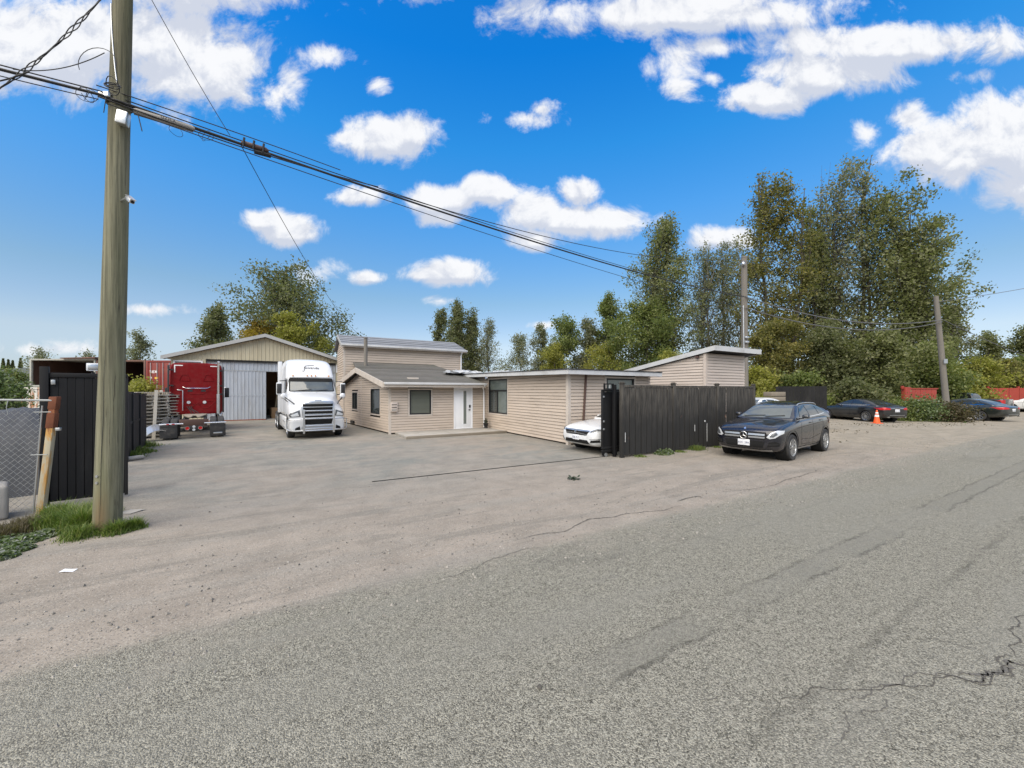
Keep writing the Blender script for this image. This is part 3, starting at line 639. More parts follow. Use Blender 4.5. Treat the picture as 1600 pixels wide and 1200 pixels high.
mb = MB(); mb.tube([(.70, -.06, 2.54), (.52, -.06, .15), (.50, -.12, .1)], .042, 8); mb.build('downpipe', M['brown_metal'], H2)
SC = thing('security_camera', 'small grey security camera on the flat roof edge above the window', 'camera', S(a0, b0) + Matrix.Rotation(TH, 3, 'Z') @ Vector((-.44, 5.75, 2.62)), TH)
mb = MB(); mb.cyl((-.02, 0, 0), (-.10, 0, -.04), .02); mb.build('bracket', M['alu'], SC)
mb = MB(); mb.cyl((-.08, .10, -.03), (-.14, -.14, -.10), .045, n=12); mb.build('body', M['alu'], SC)
mb = MB(); mb.cyl((-.14, -.14, -.10), (-.146, -.165, -.107), .036, n=12); mb.build('lens', M['dark'], SC)
# crumpled plastic sheeting on the roofs where they meet
def sheet(loc, sx, sy, hgt, seed, rz):
    r = np.random.RandomState(seed); n = 22; bm = bmesh.new(); vs = []
    for i in range(n):
        for j in range(n):
            u, v = i / (n - 1) - .5, j / (n - 1) - .5; e = max(0, 1 - (abs(u) * 2) ** 3) * max(0, 1 - (abs(v) * 2) ** 3)
            vs.append(bm.verts.new((u * sx * (1 + .12 * r.randn()), v * sy * (1 + .12 * r.randn()), e * hgt * (.35 + .9 * r.rand()))))
    for i in range(n - 1):
        for j in range(n - 1): bm.faces.new((vs[i * n + j], vs[(i + 1) * n + j], vs[(i + 1) * n + j + 1], vs[i * n + j + 1]))
    me = bpy.data.meshes.new('plastic_sheet'); bm.to_mesh(me); bm.free()
    o = link('plastic_sheet', me, M['plastic']); o.location = loc; o.rotation_euler = (0, 0, rz); return o
tag(sheet(S(8.9, 22.0, 2.93), 2.9, 4.2, .26, 3, TH), 'crumpled white plastic sheeting on the roof against the grey house end', 'plastic sheet')
tag(sheet(S(10.6, 18.6, 2.90), 3.0, 2.4, .16, 4, TH), 'flatter white plastic sheeting lying on the flat roof', 'plastic sheet')

# ------------------------------------------------------------------ shed with tilted roof behind the fence
a0, b0 = 14.86, 9.7
H3 = thing('tilted_roof_shed', 'pale clapboard shed with single tilted white-edged roof behind the board fence', 'shed', S(a0, b0), TH)
def t3(t_): return 2.86 + (3.50 - 2.86) * t_ / 4.0
siding(H3, (0, 4.0), (0, 0), .05, t3, m='siding_pink', ncol=16)
siding(H3, (0, 0), (2.75, 0), .05, lambda t_: 3.50, m='siding_pink')
wall_back(H3, (0, 4.0), (0, 0), 0, [(0, 2.84), (4.0, 3.48)]); wall_back(H3, (0, 0), (2.75, 0), 0, [(0, 3.48), (2.75, 3.48)])
wall_back(H3, (2.75, 0), (2.75, 4), 0, [(0, 3.48), (4.0, 2.84)]); wall_back(H3, (2.75, 4), (0, 4), 0, [(0, 2.84), (2.75, 2.84)])
corner_post(H3, 0, 0, 0, 3.50, .085, 'siding_pink')
sl = .64 / 4.0
def rz3(y): return 3.57 - sl * y
mb = MB(); mb.hexa([(-.12, -.42, rz3(-.42)), (3.25, -.42, rz3(-.42)), (3.25, 4.5, rz3(4.5)), (-.12, 4.5, rz3(4.5))], [(-.12, -.42, rz3(-.42) + .1), (3.25, -.42, rz3(-.42) + .1), (3.25, 4.5, rz3(4.5) + .1), (-.12, 4.5, rz3(4.5) + .1)]); mb.build('roof', M['roofing'], H3, smooth=False)
mb = MB(); mb.hexa([(-.16, -.46, rz3(-.46) - .05), (-.122, -.46, rz3(-.46) - .05), (-.122, 4.5, rz3(4.5) - .05), (-.16, 4.5, rz3(4.5) - .05)], [(-.16, -.46, rz3(-.46) + .14), (-.122, -.46, rz3(-.46) + .14), (-.122, 4.5, rz3(4.5) + .14), (-.16, 4.5, rz3(4.5) + .14)]); mb.build('rake_board', M['fascia'], H3, smooth=False)
mb = MB(); mb.box(-.12, 3.28, -.46, -.422, rz3(-.46) - .06, rz3(-.46) + .14); mb.build('fascia', M['fascia'], H3, smooth=False)
mb = MB(); mb.box(3.252, 3.29, -.42, 4.5, 3.0, 3.74); mb.v = [(x, y, rz3(y) + (.14 if z > 3.3 else -.05)) for x, y, z in mb.v]; mb.build('rake_board', M['fascia'], H3, smooth=False)
mb = MB(); mb.cb((-.10, .35, 3.37), (.08, .12, .10)); mb.build('bracket', M['brown_metal'], H3)
mb = MB(); mb.cb((-.10, 3.75, 2.80), (.10, .14, .10)); mb.build('bracket', M['brown_metal'], H3)

# ------------------------------------------------------------------ taller house behind
a0, b0 = 2.9, 25.55
H4 = thing('tall_rear_house', 'taller cream clapboard house with grey shingle roof behind the low office', 'house', S(a0, b0), TH)
siding(H4, (0, 0), (7.6, 0), 1.5, lambda t_: 4.72, expo=.15)
wall_back(H4, (0, 0), (7.6, 0), 0, [(0, 4.75), (7.6, 4.75)]); wall_back(H4, (0, 4.2), (0, 0), 0, [(0, 4.7), (2.1, 5.5), (4.2, 4.7)]); wall_back(H4, (7.6, 0), (7.6, 4.2), 0, [(0, 4.7), (2.1, 5.5), (4.2, 4.7)])
siding(H4, (0, 4.2), (0, 0), .06, lambda t_: 5.45 - .35 * abs(t_ - 2.1), ncol=20, expo=.15)
corner_post(H4, 0, 0, 0, 4.75, .08)
slope(H4, 'shingle_course', (-.22, -.34, 4.80), (7.95, -.34, 4.80), (-.22, 2.1, 5.66), (7.95, 2.1, 5.66), 'shingle_grey', .5, .045)
slope(H4, 'shingle_course', (-.22, 4.5, 4.80), (7.95, 4.5, 4.80), (-.22, 2.1, 5.66), (7.95, 2.1, 5.66), 'shingle_grey', .8, .045)
mb = MB(); mb.box(-.22, 7.95, -.375, -.345, 4.64, 4.81); mb.build('fascia', M['trim'], H4, smooth=False)
mb = MB(); mb.box(-.24, 7.98, -.46, -.378, 4.71, 4.82); mb.build('gutter', M['fascia'], H4, bevel=.012)
mb = MB()
mb.hexa([(-.25, -.36, 4.62), (-.222, -.36, 4.62), (-.222, 2.1, 5.48), (-.25, 2.1, 5.48)], [(-.25, -.36, 4.82), (-.222, -.36, 4.82), (-.222, 2.1, 5.69), (-.25, 2.1, 5.69)]); mb.build('rake_board', M['rake_grey'], H4, smooth=False)
mb = MB(); mb.tube([(7.60, -.40, 4.72), (7.62, -.12, 4.55), (7.62, -.08, 4.4), (7.62, -.08, 2.9)], .055, 8); mb.build('downpipe', M['white'], H4)

# ------------------------------------------------------------------ warehouse
a0, b0 = -1.45, 30.9
HW = 4.9
WH = thing('warehouse', 'tan ribbed steel warehouse with grey sliding doors at the back of the yard', 'warehouse', S(a0, b0), TH)
def rib_panel(parent, t0, t1, z0, ztop, h, m, name='steel_sheet', width=.86, rib=.215, amp=.022, fn=None):
    n = max(1, round((t1 - t0) / width))
    for i in range(n):
        u0, u1 = t0 + (t1 - t0) * i / n, t0 + (t1 - t0) * (i + 1) / n; pts = []
        k = max(1, round((u1 - u0) / rib)); w = (u1 - u0) / k
        for j in range(k):
            u = u0 + j * w; pts += [(u, h), (u + w * .60, h), (u + w * .70, h - amp), (u + w * .90, h - amp)]
        pts.append((u1, h))
        mb = MB()
        vs = [fn(u, z0, hh) for u, hh in pts] + [fn(u, ztop(u), hh) for u, hh in pts]; q = len(pts)
        mb.add(vs, [(j, j + 1, q + j + 1, q + j) for j in range(q - 1)]); mb.build(name, M[m], parent, smooth=False)
fw = lambda u, z, h: (u, h, z)
RT = lambda u: 5.62 - (5.62 - 4.05) * abs(u) / HW
gab = wall_back(WH, (-HW, 0), (HW, 0), 3.99, [(0, 4.02), (HW, 5.58), (2 * HW, 4.02)], name='gable')
rib_panel(gab, -HW, HW, 3.99, RT, -.012, 'tan_metal', fn=fw)
mb = MB(); mb.box(-HW, -3.20, 0, .12, 0, 3.99); lw_ = mb.build('wall', M['tan_metal'], WH, smooth=False)
rib_panel(lw_, -HW, -3.20, 0, lambda u: 3.985, -.012, 'tan_metal', fn=fw)
mb = MB(); frame_ring(mb, on_wall((-HW, 0), (HW, 0)), .12, 1.55, 3.05, 3.86, .08, .02, .07); wq = mb.build('window', M['white'], WH, smooth=False)
mb = MB(); wbox(mb, on_wall((-HW, 0), (HW, 0)), .2, 1.47, 3.13, 3.78, .022, .04); mb.build('pane', M['glass'], wq, smooth=False)
mb = MB(); mb.box(4.35, HW, 0, .12, 0, 3.99); mb.build('wall', M['tan_metal'], WH, smooth=False)
mb = MB(); mb.box(-HW, -HW + .12, .13, 15, 0, 4.02); mb.build('wall', M['tan_metal'], WH, smooth=False)
mb = MB(); mb.box(HW - .12, HW, .13, 15, 0, 4.02); mb.build('wall', M['tan_metal'], WH, smooth=False)
mb = MB(); mb.box(-HW + .13, HW - .13, 5.2, 5.3, 0, 4.0); PLY = mat('plywood lining', (.20, .105, .045), .8, var=.25, vs=1.5); mb.build('back_partition', PLY, WH, smooth=False)
for s_ in (-1, 1):
    mb = MB(); mb.hexa([(0, -.38, 5.66), (s_ * 5.25, -.38, 3.98), (s_ * 5.25, 15.3, 3.98), (0, 15.3, 5.66)], [(0, -.38, 5.76), (s_ * 5.25, -.38, 4.08), (s_ * 5.25, 15.3, 4.08), (0, 15.3, 5.76)]); mb.build('roof', M['rake_grey'], WH, smooth=False)
    mb = MB(); mb.hexa([(0, -.42, 5.57), (s_ * 5.30, -.42, 3.87), (s_ * 5.30, -.383, 3.87), (0, -.383, 5.57)], [(0, -.42, 5.79), (s_ * 5.30, -.42, 4.09), (s_ * 5.30, -.383, 4.09), (0, -.383, 5.79)]); mb.build('rake_trim', M['rake_grey'], WH, smooth=False)
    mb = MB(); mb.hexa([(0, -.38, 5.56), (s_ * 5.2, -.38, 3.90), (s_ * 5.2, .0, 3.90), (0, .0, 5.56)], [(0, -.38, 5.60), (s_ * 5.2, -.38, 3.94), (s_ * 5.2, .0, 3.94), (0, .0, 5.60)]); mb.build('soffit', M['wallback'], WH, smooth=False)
mb = MB(); mb.box(-3.3, 4.4, .02, .24, 3.86, 3.985); mb.build('header_beam', M['dark'], WH, smooth=False)
rib_panel(WH, -3.2, 4.35, 3.30, lambda u: 3.86, .16, 'grey_metal', name='header_sheet', fn=fw)
mb = MB(); mb.box(-3.15, .03, .055, .10, .06, 3.28); d1 = mb.build('sliding_door', M['grey_metal'], WH, smooth=False)
rib_panel(d1, -3.15, .03, .06, lambda u: 3.28, .05, 'grey_metal', name='door_sheet', fn=fw)
mb = MB(); mb.box(-3.15, .03, .022, .032, 1.64, 1.70); mb.build('door_rail', M['grey_metal'], d1, smooth=False)
mb = MB(); mb.box(-3.15, .03, .02, .10, .01, .055); mb.build('door_bottom', M['rust'], d1, smooth=False)
mb = MB(); mb.box(2.1, 4.35, .055, .10, .06, 3.28); d2 = mb.build('sliding_door', M['grey_metal'], WH, smooth=False)
rib_panel(d2, 2.1, 4.35, .06, lambda u: 3.28, .05, 'grey_metal', name='door_sheet', fn=fw)
mb = MB(); mb.box(-3.2, 4.4, .02, .05, 3.27, 3.33); mb.build('door_track', M['steel'], WH, smooth=False)
mb = MB(); mb.box(-HW + .13, HW - .13, .14, 5.2, .002, .02); mb.build('floor', M['concrete'], WH, smooth=False)
CARD = mat('cardboard', (.30, .19, .10), .8, var=.2); RAW = mat('raw timber', (.42, .31, .18), .75, var=.2)
o = MB().box(-.3, .3, -.25, .25, 0, .75).build('storage_box', CARD, bevel=.01); o.location = S(a0 + .55, b0 + 1.4, .02); o.rotation_euler = (0, 0, TH + .2); tag(o, 'cardboard box standing inside the open warehouse door', 'box')
t_ = thing('barrel', 'tan barrel inside the warehouse beside the white truck', 'barrel', S(a0 + 1.25, b0 + 1.2, .02)); mb = MB(); mb.lathe([(0, 0), (.27, 0), (.29, .05), (.31, .42), (.29, .8), (.27, .85), (0, .85)], 18); mb.build('drum', RAW, t_)
mb = MB(); [mb.lathe([(.315, z), (.322, z + .02), (.315, z + .04)], 18) for z in (.25, .55)]; mb.build('hoop', M['rust'], t_)
o = MB().hexa([(-.05, -.02, 0), (.05, -.02, 0), (.05, .02, 0), (-.05, .02, 0)], [(.15, .4, 2.1), (.25, .4, 2.1), (.25, .44, 2.1), (.15, .44, 2.1)]).build('leaning_board', RAW, smooth=False); o.location = S(a0 + .45, b0 + 2.0, .02); o.rotation_euler = (0, 0, TH); tag(o, 'pale board leaning upright inside the dark warehouse doorway', 'board')
t_ = thing('shelf_rack', 'brown shelf rack against the warehouse back wall', 'shelf', S(a0 + 1.0, b0 + 4.8, .02), TH)
for z in (.5, 1.2, 1.9): MB().box(-1.4, 1.4, -.3, .2, z, z + .05).build('shelf', PLY, t_, smooth=False)
for x in (-1.38, 1.38, 0): MB().box(x - .04, x + .04, -.3, .2, 0, 2.4).build('upright', PLY, t_, smooth=False)
# number sign on the corner
def text_mesh(txt, size, ext=.004, align='CENTER'):
    cu = bpy.data.curves.new('t', 'FONT'); cu.body = txt; cu.size = size; cu.extrude = ext; cu.align_x = align; cu.align_y = 'CENTER'; cu.resolution_u = 2
    ob = bpy.data.objects.new('t', cu); COL.objects.link(ob); dg = bpy.context.evaluated_depsgraph_get(); dg.update()
    me = bpy.data.meshes.new_from_object(ob.evaluated_get(dg)); bpy.data.objects.remove(ob); bpy.data.curves.remove(cu); me.materials.clear(); return me
sg = thing('number_sign', 'white square sign reading 51 high between warehouse and rear house', 'sign', S(a0 + 4.62, b0 - .06, 3.30), TH)
mb = MB(); mb.box(-.27, .27, -.02, 0, 0, .58); mb.build('sign_board', M['white_clean'], sg, smooth=False)
me = text_mesh('51', .46); o = link('number', me, M['print_dark'], sg); o.location = (0, -.026, .29); o.rotation_euler = (R(90), 0, 0)
M['wire'] = mat('galvanised wire', (.34, .35, .34), .6, .2, var=.1)
# ------------------------------------------------------------------ black board fence on the right
FB = 8.12
FN = thing('board_fence', 'tall black board fence with worn boards right of the gate', 'fence', S(8.41, FB), TH)
posts = [0, 2.29, 4.63, 6.96]
for i, x in enumerate(posts):
    mb = MB(); mb.box(x - .055, x + .055, -.05, .06, 0, 2.17); mb.box(x - .075, x + .075, -.07, .08, 2.17, 2.195); mb.box(x - .05, x + .05, -.045, .055, 2.195, 2.225); mb.build('post', M['black_board'], FN, bevel=.006)
for i in range(3):
    x0, x1 = posts[i] + .058, posts[i + 1] - .058; n = 9; w = (x1 - x0) / n
    for k in range(n):
        zb = .03 + rng.uniform(0, .03); j = rng.uniform(-.008, .008)
        mb = MB(); mb.box(x0 + k * w + .009, x0 + (k + 1) * w - .009 + rng.uniform(-.003, 0), -.012 + j, .010 + j, zb, 2.06); mb.build('board', M['black_board'], FN, bevel=.004, seg=1)
    for z in (.25, 1.1, 1.9): MB().box(x0, x1, .024, .06, z, z + .09).build('rail', M['black_board'], FN, smooth=False)
    MB().box(x0, x1, -.03, .045, 2.063, 2.13).build('top_rail', M['black_board'], FN, bevel=.005)
for x, z, h in ((4.02, .22, .62), (3.35, .60, .22), (.10, .45, .28), (4.9, .5, .2)):
    mb = MB(); mb.box(x - .008, x + .008, -.026, -.0235, z, z + h); mb.build('paint_run', M['print_white'], FN, smooth=False)
mb = MB(); mb.cyl((3.9, -.023, .92), (3.9, -.03, .92), .03, n=12); mb.build('paint_spot', M['print_white'], FN)
# sliding gate leaf, its end sticking out beyond the post
GR = thing('sliding_gate', 'black steel sliding gate end projecting left of the board fence', 'gate', S(8.01, 8.52), TH)
mb = MB(); frame_ring(mb, lambda t, z, h: (t, -h, z), 0, 5.0, .22, 2.0, .07, -.06, .02); mb.build('frame', M['gate_black'], GR, bevel=.006)
for k in range(14): MB().box(.075 + k * .347, .075 + k * .347 + .336, .0, .02, .295, 1.925).build('gate_panel', M['gate_black'], GR, smooth=False)
mb = MB(); mb.box(.0, 5., -.03, .06, .12, .20); mb.build('bottom_beam', M['gate_black'], GR, bevel=.006)
for x in (.10, .62):
    mb = MB(); mb.box(x - .05, x + .05, -.04, .08, .02, .125); mb.build('roller_bracket', M['gate_black'], GR, bevel=.006)
    mb = MB(); mb.cyl((x, -.052, .06), (x, -.042, .06), .055, n=16); mb.build('roller', M['steel'], GR)
for z in (1.05, 1.78, .82): mb = MB(); mb.cb((.03, -.035, z), (.05, .03, .05)); mb.build('latch', M['steel'], GR, bevel=.005)
GP = thing('gate_guide_post', 'black gate guide post with bracket at the left end of the fence', 'gate post', S(8.33, 8.34), TH)
MB().box(-.05, .03, -.05, .05, 0, 2.14).build('post', M['gate_black'], GP, bevel=.006)
mb = MB(); frame_ring(mb, lambda t, z, h: (t, -h, z), -.42, -.06, 2.0, 2.17, .03, -.03, .03); mb.build('guide_bracket', M['gate_black'], GP, smooth=False)
mb = MB(); mb.cyl((-.2, .0, 2.02), (-.2, .0, 2.14), .03); mb.build('guide_roller', M['steel'], GP)

# ------------------------------------------------------------------ left side: gate leaf, black fence, chain link
P0, P1 = Vector((-7.86, 6.46, 0)), Vector((-7.10, 7.10, 0)); dl = (P1 - P0); LGl = dl.length; rz_ = math.atan2(dl.y, dl.x)
LG = thing('black_gate', 'tall black sheet gate leaf behind the big wooden pole', 'gate', P0, rz_)
MB().box(-.05, .05, -.05, .05, 0, 2.36).build('post', M['gate_black'], LG, bevel=.006)
nb = 9
for k in range(nb):
    x0 = .055 + (LGl - .1) * k / nb
    MB().box(x0 + .0008, x0 + (LGl - .1) / nb - .0008, -.012, .012, .07, 2.18).build('gate_board', M['gate_black'], LG, bevel=.006, seg=1)
MB().box(.05, LGl - .05, .014, .02, .07, 2.18).build('backing_sheet', M['gate_black'], LG, smooth=False)
MB().box(.052, LGl, -.026, .030, 2.183, 2.26).build('top_rail', M['gate_black'], LG, bevel=.005)
MB().box(LGl - .045, LGl, -.026, .026, .04, 2.18).build('end_stile', M['gate_black'], LG, bevel=.005)
MB().cb((.10, -.04, 2.1), (.05, .03, .08)).build('hinge', M['steel'], LG, bevel=.004)
wb = thing('white_box', 'small white box on a bracket above the black gate', 'box', P0 + dl.normalized() * .16 + Vector((-.10, .42, 0)), rz_)
MB().cyl((.15, 0, 0), (.15, 0, 2.3), .025).build('pole', M['gate_black'], wb)
MB().box(.07, .24, -.05, .05, 2.32, 2.46).build('case', M['white_clean'], wb, bevel=.008)
MB().box(.09, .22, -.056, -.05, 2.34, 2.44).build('cover', M['alu'], wb, bevel=.003)
# black fence running back along the yard
Q = [gp(196.5, 722), gp(205.5, 714.5), gp(217, 705), gp(228.5, 697)]
LF = thing('black_panel_fence', 'black sheet fence running back along the left side of the yard', 'fence', Q[0], 0)
for i in range(3):
    p, q = Q[i] - Q[0], Q[i + 1] - Q[0]; d = (q - p); L_ = d.length; w = math.atan2(d.y, d.x); Mx = Matrix.Translation(p) @ Matrix.Rotation(w, 4, 'Z'); ht = 1.93 - .03 * i
    MB().box(-.05, .05, -.05, .05, 0, ht + .03, Mx).build('post', M['gate_black'], LF, bevel=.006)
    k = 5
    for j in range(k): MB().box(.055 + (L_ - .11) * j / k + .004, .055 + (L_ - .11) * (j + 1) / k - .004, -.012, .012, .06, ht - .07, Mx).build('fence_board', M['gate_black'], LF, bevel=.004, seg=1)
    MB().box(.055, L_ - .055, -.025, .03, ht - .067, ht, Mx).build('top_rail', M['gate_black'], LF, bevel=.004)
    MB().box(.055, L_ - .055, -.028, -.014, 1.0, 1.07, Mx).build('mid_rail', M['gate_black'], LF, bevel=.004)
# chain link with leaning rusty post
PB = gp(64, 803)
CL = thing('chain_link_fence', 'chain link fence panel with pipe rail at the far left', 'fence', PB, 0)
dv = Vector((-CT, -ST, 0)); NV = Vector((ST, -CT, 0))
def cl(t_, z, off=0.): return dv * t_ + NV * off + Vector((.085 * z - .02, 0, z))
mb = MB(); mb.tube([cl(-.03, 1.80), cl(2.2, 1.86)], .017, 10); mb.build('top_pipe', M['wire'], CL)
wires = MB(); LW_, HT_ = 1.7, 1.66; pitch = .092
hp, vp = .040, .046
for i in range(int(LW_ / hp)):
    pts = [cl(.075 + (i + ((k + i) % 2)) * hp, .06 + k * vp, .004 * (1 if k % 2 else -1)) for k in range(int((HT_ - .05) / vp) + 1)]
    wires.tube(pts, .0023, 4, caps=False)
wires.build('wire_mesh', M['wire'], CL)
mb = MB(); mb.tube([cl(.07, .03), cl(.07, 1.72)], .012, 6); mb.build('tension_bar', M['steel'], CL)
mb = MB(); mb.tube([cl(.42, 1.80, .03), cl(.43, 1.70, .03), cl(.41, 1.60, .02)], .006, 5); mb.build('tie_wire', M['wire'], CL)
for z in (.95, 1.62):
    mb = MB(); mb.tube([cl(.14, z, .03), cl(-.06, z, .085)], .007, 6); mb.build('tie_band', M['wire'], CL)
M['rust_dark'] = mat('dark rust', (.155, .05, .022), .85, var=.4, vs=8, bp=.004)
RP = thing('rusty_post', 'leaning rusty square steel post between chain link and black gate', 'post', PB, R(18))
def lean(z): return .092 * z
mb = MB(); mb.hexa([(-.044, -.044, 0), (.044, -.044, 0), (.044, .044, 0), (-.044, .044, 0)], [(-.042 + lean(1.72), -.042, 1.72), (.042 + lean(1.72), -.042, 1.72), (.042 + lean(1.72), .042, 1.72), (-.042 + lean(1.72), .042, 1.72)]); mb.build('post', M['rusty_post'], RP, bevel=.012)
for z0, z1 in ((1.36, 1.60), (1.66, 1.86)):
    mb = MB(); mb.hexa([(-.05 + lean(z0), -.05, z0), (.05 + lean(z0), -.05, z0), (.05 + lean(z0), .05, z0), (-.05 + lean(z0), .05, z0)], [(-.05 + lean(z1), -.05, z1), (.05 + lean(z1), -.05, z1), (.05 + lean(z1), .05, z1), (-.05 + lean(z1), .05, z1)]); mb.build('collar', M['rust_dark'], RP, bevel=.01)
for z in (1.34, .10): mb = MB(); mb.cb((.10 + lean(z), -.02, z), (.06, .05, .05)); mb.build('hinge_lug', M['steel'], RP, bevel=.008)
o = MB().box(-.6, 0, 0, .55, 0, .52).build('concrete_block', M['concrete'], bevel=.05, seg=3); o.location = gp(13, 812); o.rotation_euler = (0, 0, R(52)); tag(o, 'rounded concrete block at the far left edge in front of the wire fence', 'concrete block')
# grey tarpaulin over a heap behind the wire
def tarp():
    r = np.random.RandomState(8); bm = bmesh.new(); n, m_ = 34, 26; vs = []
    for i in range(n):
        for j in range(m_):
            u, v = i / (n - 1) * 2 - 1, j / (m_ - 1) * 2 - 1
            h = 1.55 * (1 - abs(u) ** 3.2) ** .6 * (1 - abs(v) ** 3.0) ** .7
            fold = .06 * math.sin(9 * u + 3 * v) * (abs(u) ** 2) + .05 * math.sin(13 * v + 2 * u) * abs(v) ** 2
            vs.append(bm.verts.new((u * 1.25 + fold, v * 1.6 + fold, max(0, h + .06 * math.sin(5 * u) * math.cos(4 * v) + .015 * r.randn()))))
    for i in range(n - 1):
        for j in range(m_ - 1): bm.faces.new((vs[i * m_ + j], vs[(i + 1) * m_ + j], vs[(i + 1) * m_ + j + 1], vs[i * m_ + j + 1]))
    me = bpy.data.meshes.new('tarpaulin'); bm.to_mesh(me); bm.free(); me.polygons.foreach_set('use_smooth', [True] * len(me.polygons)); return me
TAR = mat('grey tarpaulin', (.05, .052, .057), .7, var=.2, vs=1.5)
o = link('tarpaulin', tarp(), TAR); o.location = (-10.5, 7.9, 0); o.rotation_euler = (0, 0, R(40)); tag(o, 'grey tarpaulin draped over a heap behind the wire fence', 'tarpaulin')

# ------------------------------------------------------------------ containers at the far left
def container(name, label, x0, x1, y, dep, z0, z1, m, open_front, rz=0.):
    t = thing(name, label, 'container', (x0, y, z0), rz); w, h = x1 - x0, z1 - z0
    for x in (0, w - .16): MB().box(x, x + .16, 0, .16, 0, h).build('corner_post', M[m], t, bevel=.01)
    MB().box(.162, w - .162, 0, .14, h - .14, h).build('header', M[m], t, smooth=False); MB().box(.162, w - .162, 0, .14, 0, .15).build('sill', M[m], t, smooth=False)
    MB().box(.02, w - .02, .162, dep, h - .05, h - .012).build('roof', M[m], t, smooth=False); MB().box(.162, w - .162, .15, dep, .05, .15).build('floor', M['wood_old'], t, smooth=False)
    inn = M['brown_metal'] if open_front else M[m]  # dark brown inner walls paint in the shade of an open container
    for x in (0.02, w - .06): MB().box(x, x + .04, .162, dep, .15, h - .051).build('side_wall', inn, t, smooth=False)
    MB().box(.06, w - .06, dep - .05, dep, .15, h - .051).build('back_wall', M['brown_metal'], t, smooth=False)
    return t
M['cont_brown'] = mat('brown container paint', (.12, .065, .05), .7, var=.25, dirt=(.22, .09, .035), dirt_amt=.4)
M['cont_grey'] = mat('pale container paint', (.34, .34, .30), .65, var=.2, dirt=(.24, .11, .04), dirt_amt=.35)
cd = 36.
xa = lambda px, d: (px - CX) * d / F
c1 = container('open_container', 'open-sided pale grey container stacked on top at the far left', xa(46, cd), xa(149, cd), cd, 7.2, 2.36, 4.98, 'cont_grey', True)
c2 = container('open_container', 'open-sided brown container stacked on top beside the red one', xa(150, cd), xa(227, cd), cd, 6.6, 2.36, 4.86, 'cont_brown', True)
MB().box(2.4, 4.3, 2.9, 2.95, .2, 2.0).build('inner_panel', M['cont_grey'], c2, smooth=False)
mb = MB(); mb.hexa([(3.2, -.3, 2.62), (6.5, -.35, 2.64), (6.5, 1, 2.64), (3.2, 1, 2.62)], [(3.2, -.3, 2.70), (6.5, -.35, 2.76), (6.5, 1, 2.76), (3.2, 1, 2.70)]); mb.build('bent_roof_sheet', M['cont_brown'], c1, smooth=False)
c3 = container('white_container', 'rust-streaked white container under the open grey one', xa(34, 34), xa(120, 34), 34, 6, 0, 2.28, 'rust_white', False)
rib_panel(c3, .17, xa(120, 34) - xa(34, 34) - .17, .16, lambda u: 2.13, -.02, 'rust_white', name='corrugated_sheet', width=.9, rib=.3, amp=.04, fn=lambda u, z, h: (u, .04 - h, z))
MB().box(-.02, .14, -.03, .0, .0, 2.28).build('corner_plate', M['rust'], c3, smooth=False)
for k, px in enumerate((66, 73.5)):
    t = thing('paint_drum', 'small pale drum on the white container, ' + ('left' if k == 0 else 'right') + ' of the two', 'drum', (xa(px, 34.6), 34.8, 2.28)); mb = MB(); mb.lathe([(0, 0), (.17, 0), (.17, .45), (.18, .46), (.17, .5), (0, .5)], 14); mb.build('drum', M['cont_grey'], t)
    mb = MB(); [mb.lathe([(.172, z), (.182, z + .02), (.172, z + .04)], 14) for z in (.14, .30)]; mb.build('hoop', M['steel'], t)
for k, (px0, px1) in enumerate(((121, 176), (178, 226))):
    tq = container('lower_container', ('left' if k == 0 else 'right') + ' brown container at ground level behind the black fence', xa(px0, cd), xa(px1, cd), cd, 5, 0, 2.34, 'cont_brown', False)
    MB().box(.17, xa(px1, cd) - xa(px0, cd) - .17, .03, .06, .16, 2.18).build('door_panel', M['cont_brown'], tq, smooth=False)
c4 = container('red_container', 'red container with white lettering and lock rods behind the red truck', xa(228, 34), xa(272, 34), 34, 7, 1.9, 4.66, 'red_container', False)
wr = xa(272, 34) - xa(228, 34)
for x0, x1 in ((.17, wr / 2 - .01), (wr / 2 + .01, wr - .17)):
    dd = MB().box(x0, x1, .04, .08, .16, 2.6).build('container_door', M['red_container'], c4, bevel=.01)
    for x in (x0 + .25, x1 - .25): MB().cyl((x, .0, .2), (x, .0, 2.55), .025).build('lock_rod', M['alu'], dd)
me = text_mesh('tex', .52, .004, 'LEFT'); o = link('lettering', me, M['print_white'], c4); o.location = (.30, .033, 1.80); o.rotation_euler = (R(90), 0, 0)
me = text_mesh('T', .45, .004, 'LEFT'); o = link('lettering', me, M['print_white'], c4); o.location = (1.85, .033, 1.80); o.rotation_euler = (R(90), 0, 0)
MB().box(.75, 1.05, .028, .034, 1.12, 1.28).build('yellow_label', M['print_yellow'], c4, smooth=False); MB().box(.35, .5, .028, .034, 1.15, 1.3).build('white_label', M['print_white'], c4, smooth=False)
cb_ = container('lower_red_container', 'red container at ground level under the lettered one', xa(228, 34), xa(272, 34), 34.02, 7, 0, 1.88, 'red_container', False)
MB().box(.17, wr - .17, .03, .06, .16, 1.7).build('door_panel', M['red_container'], cb_, smooth=False)

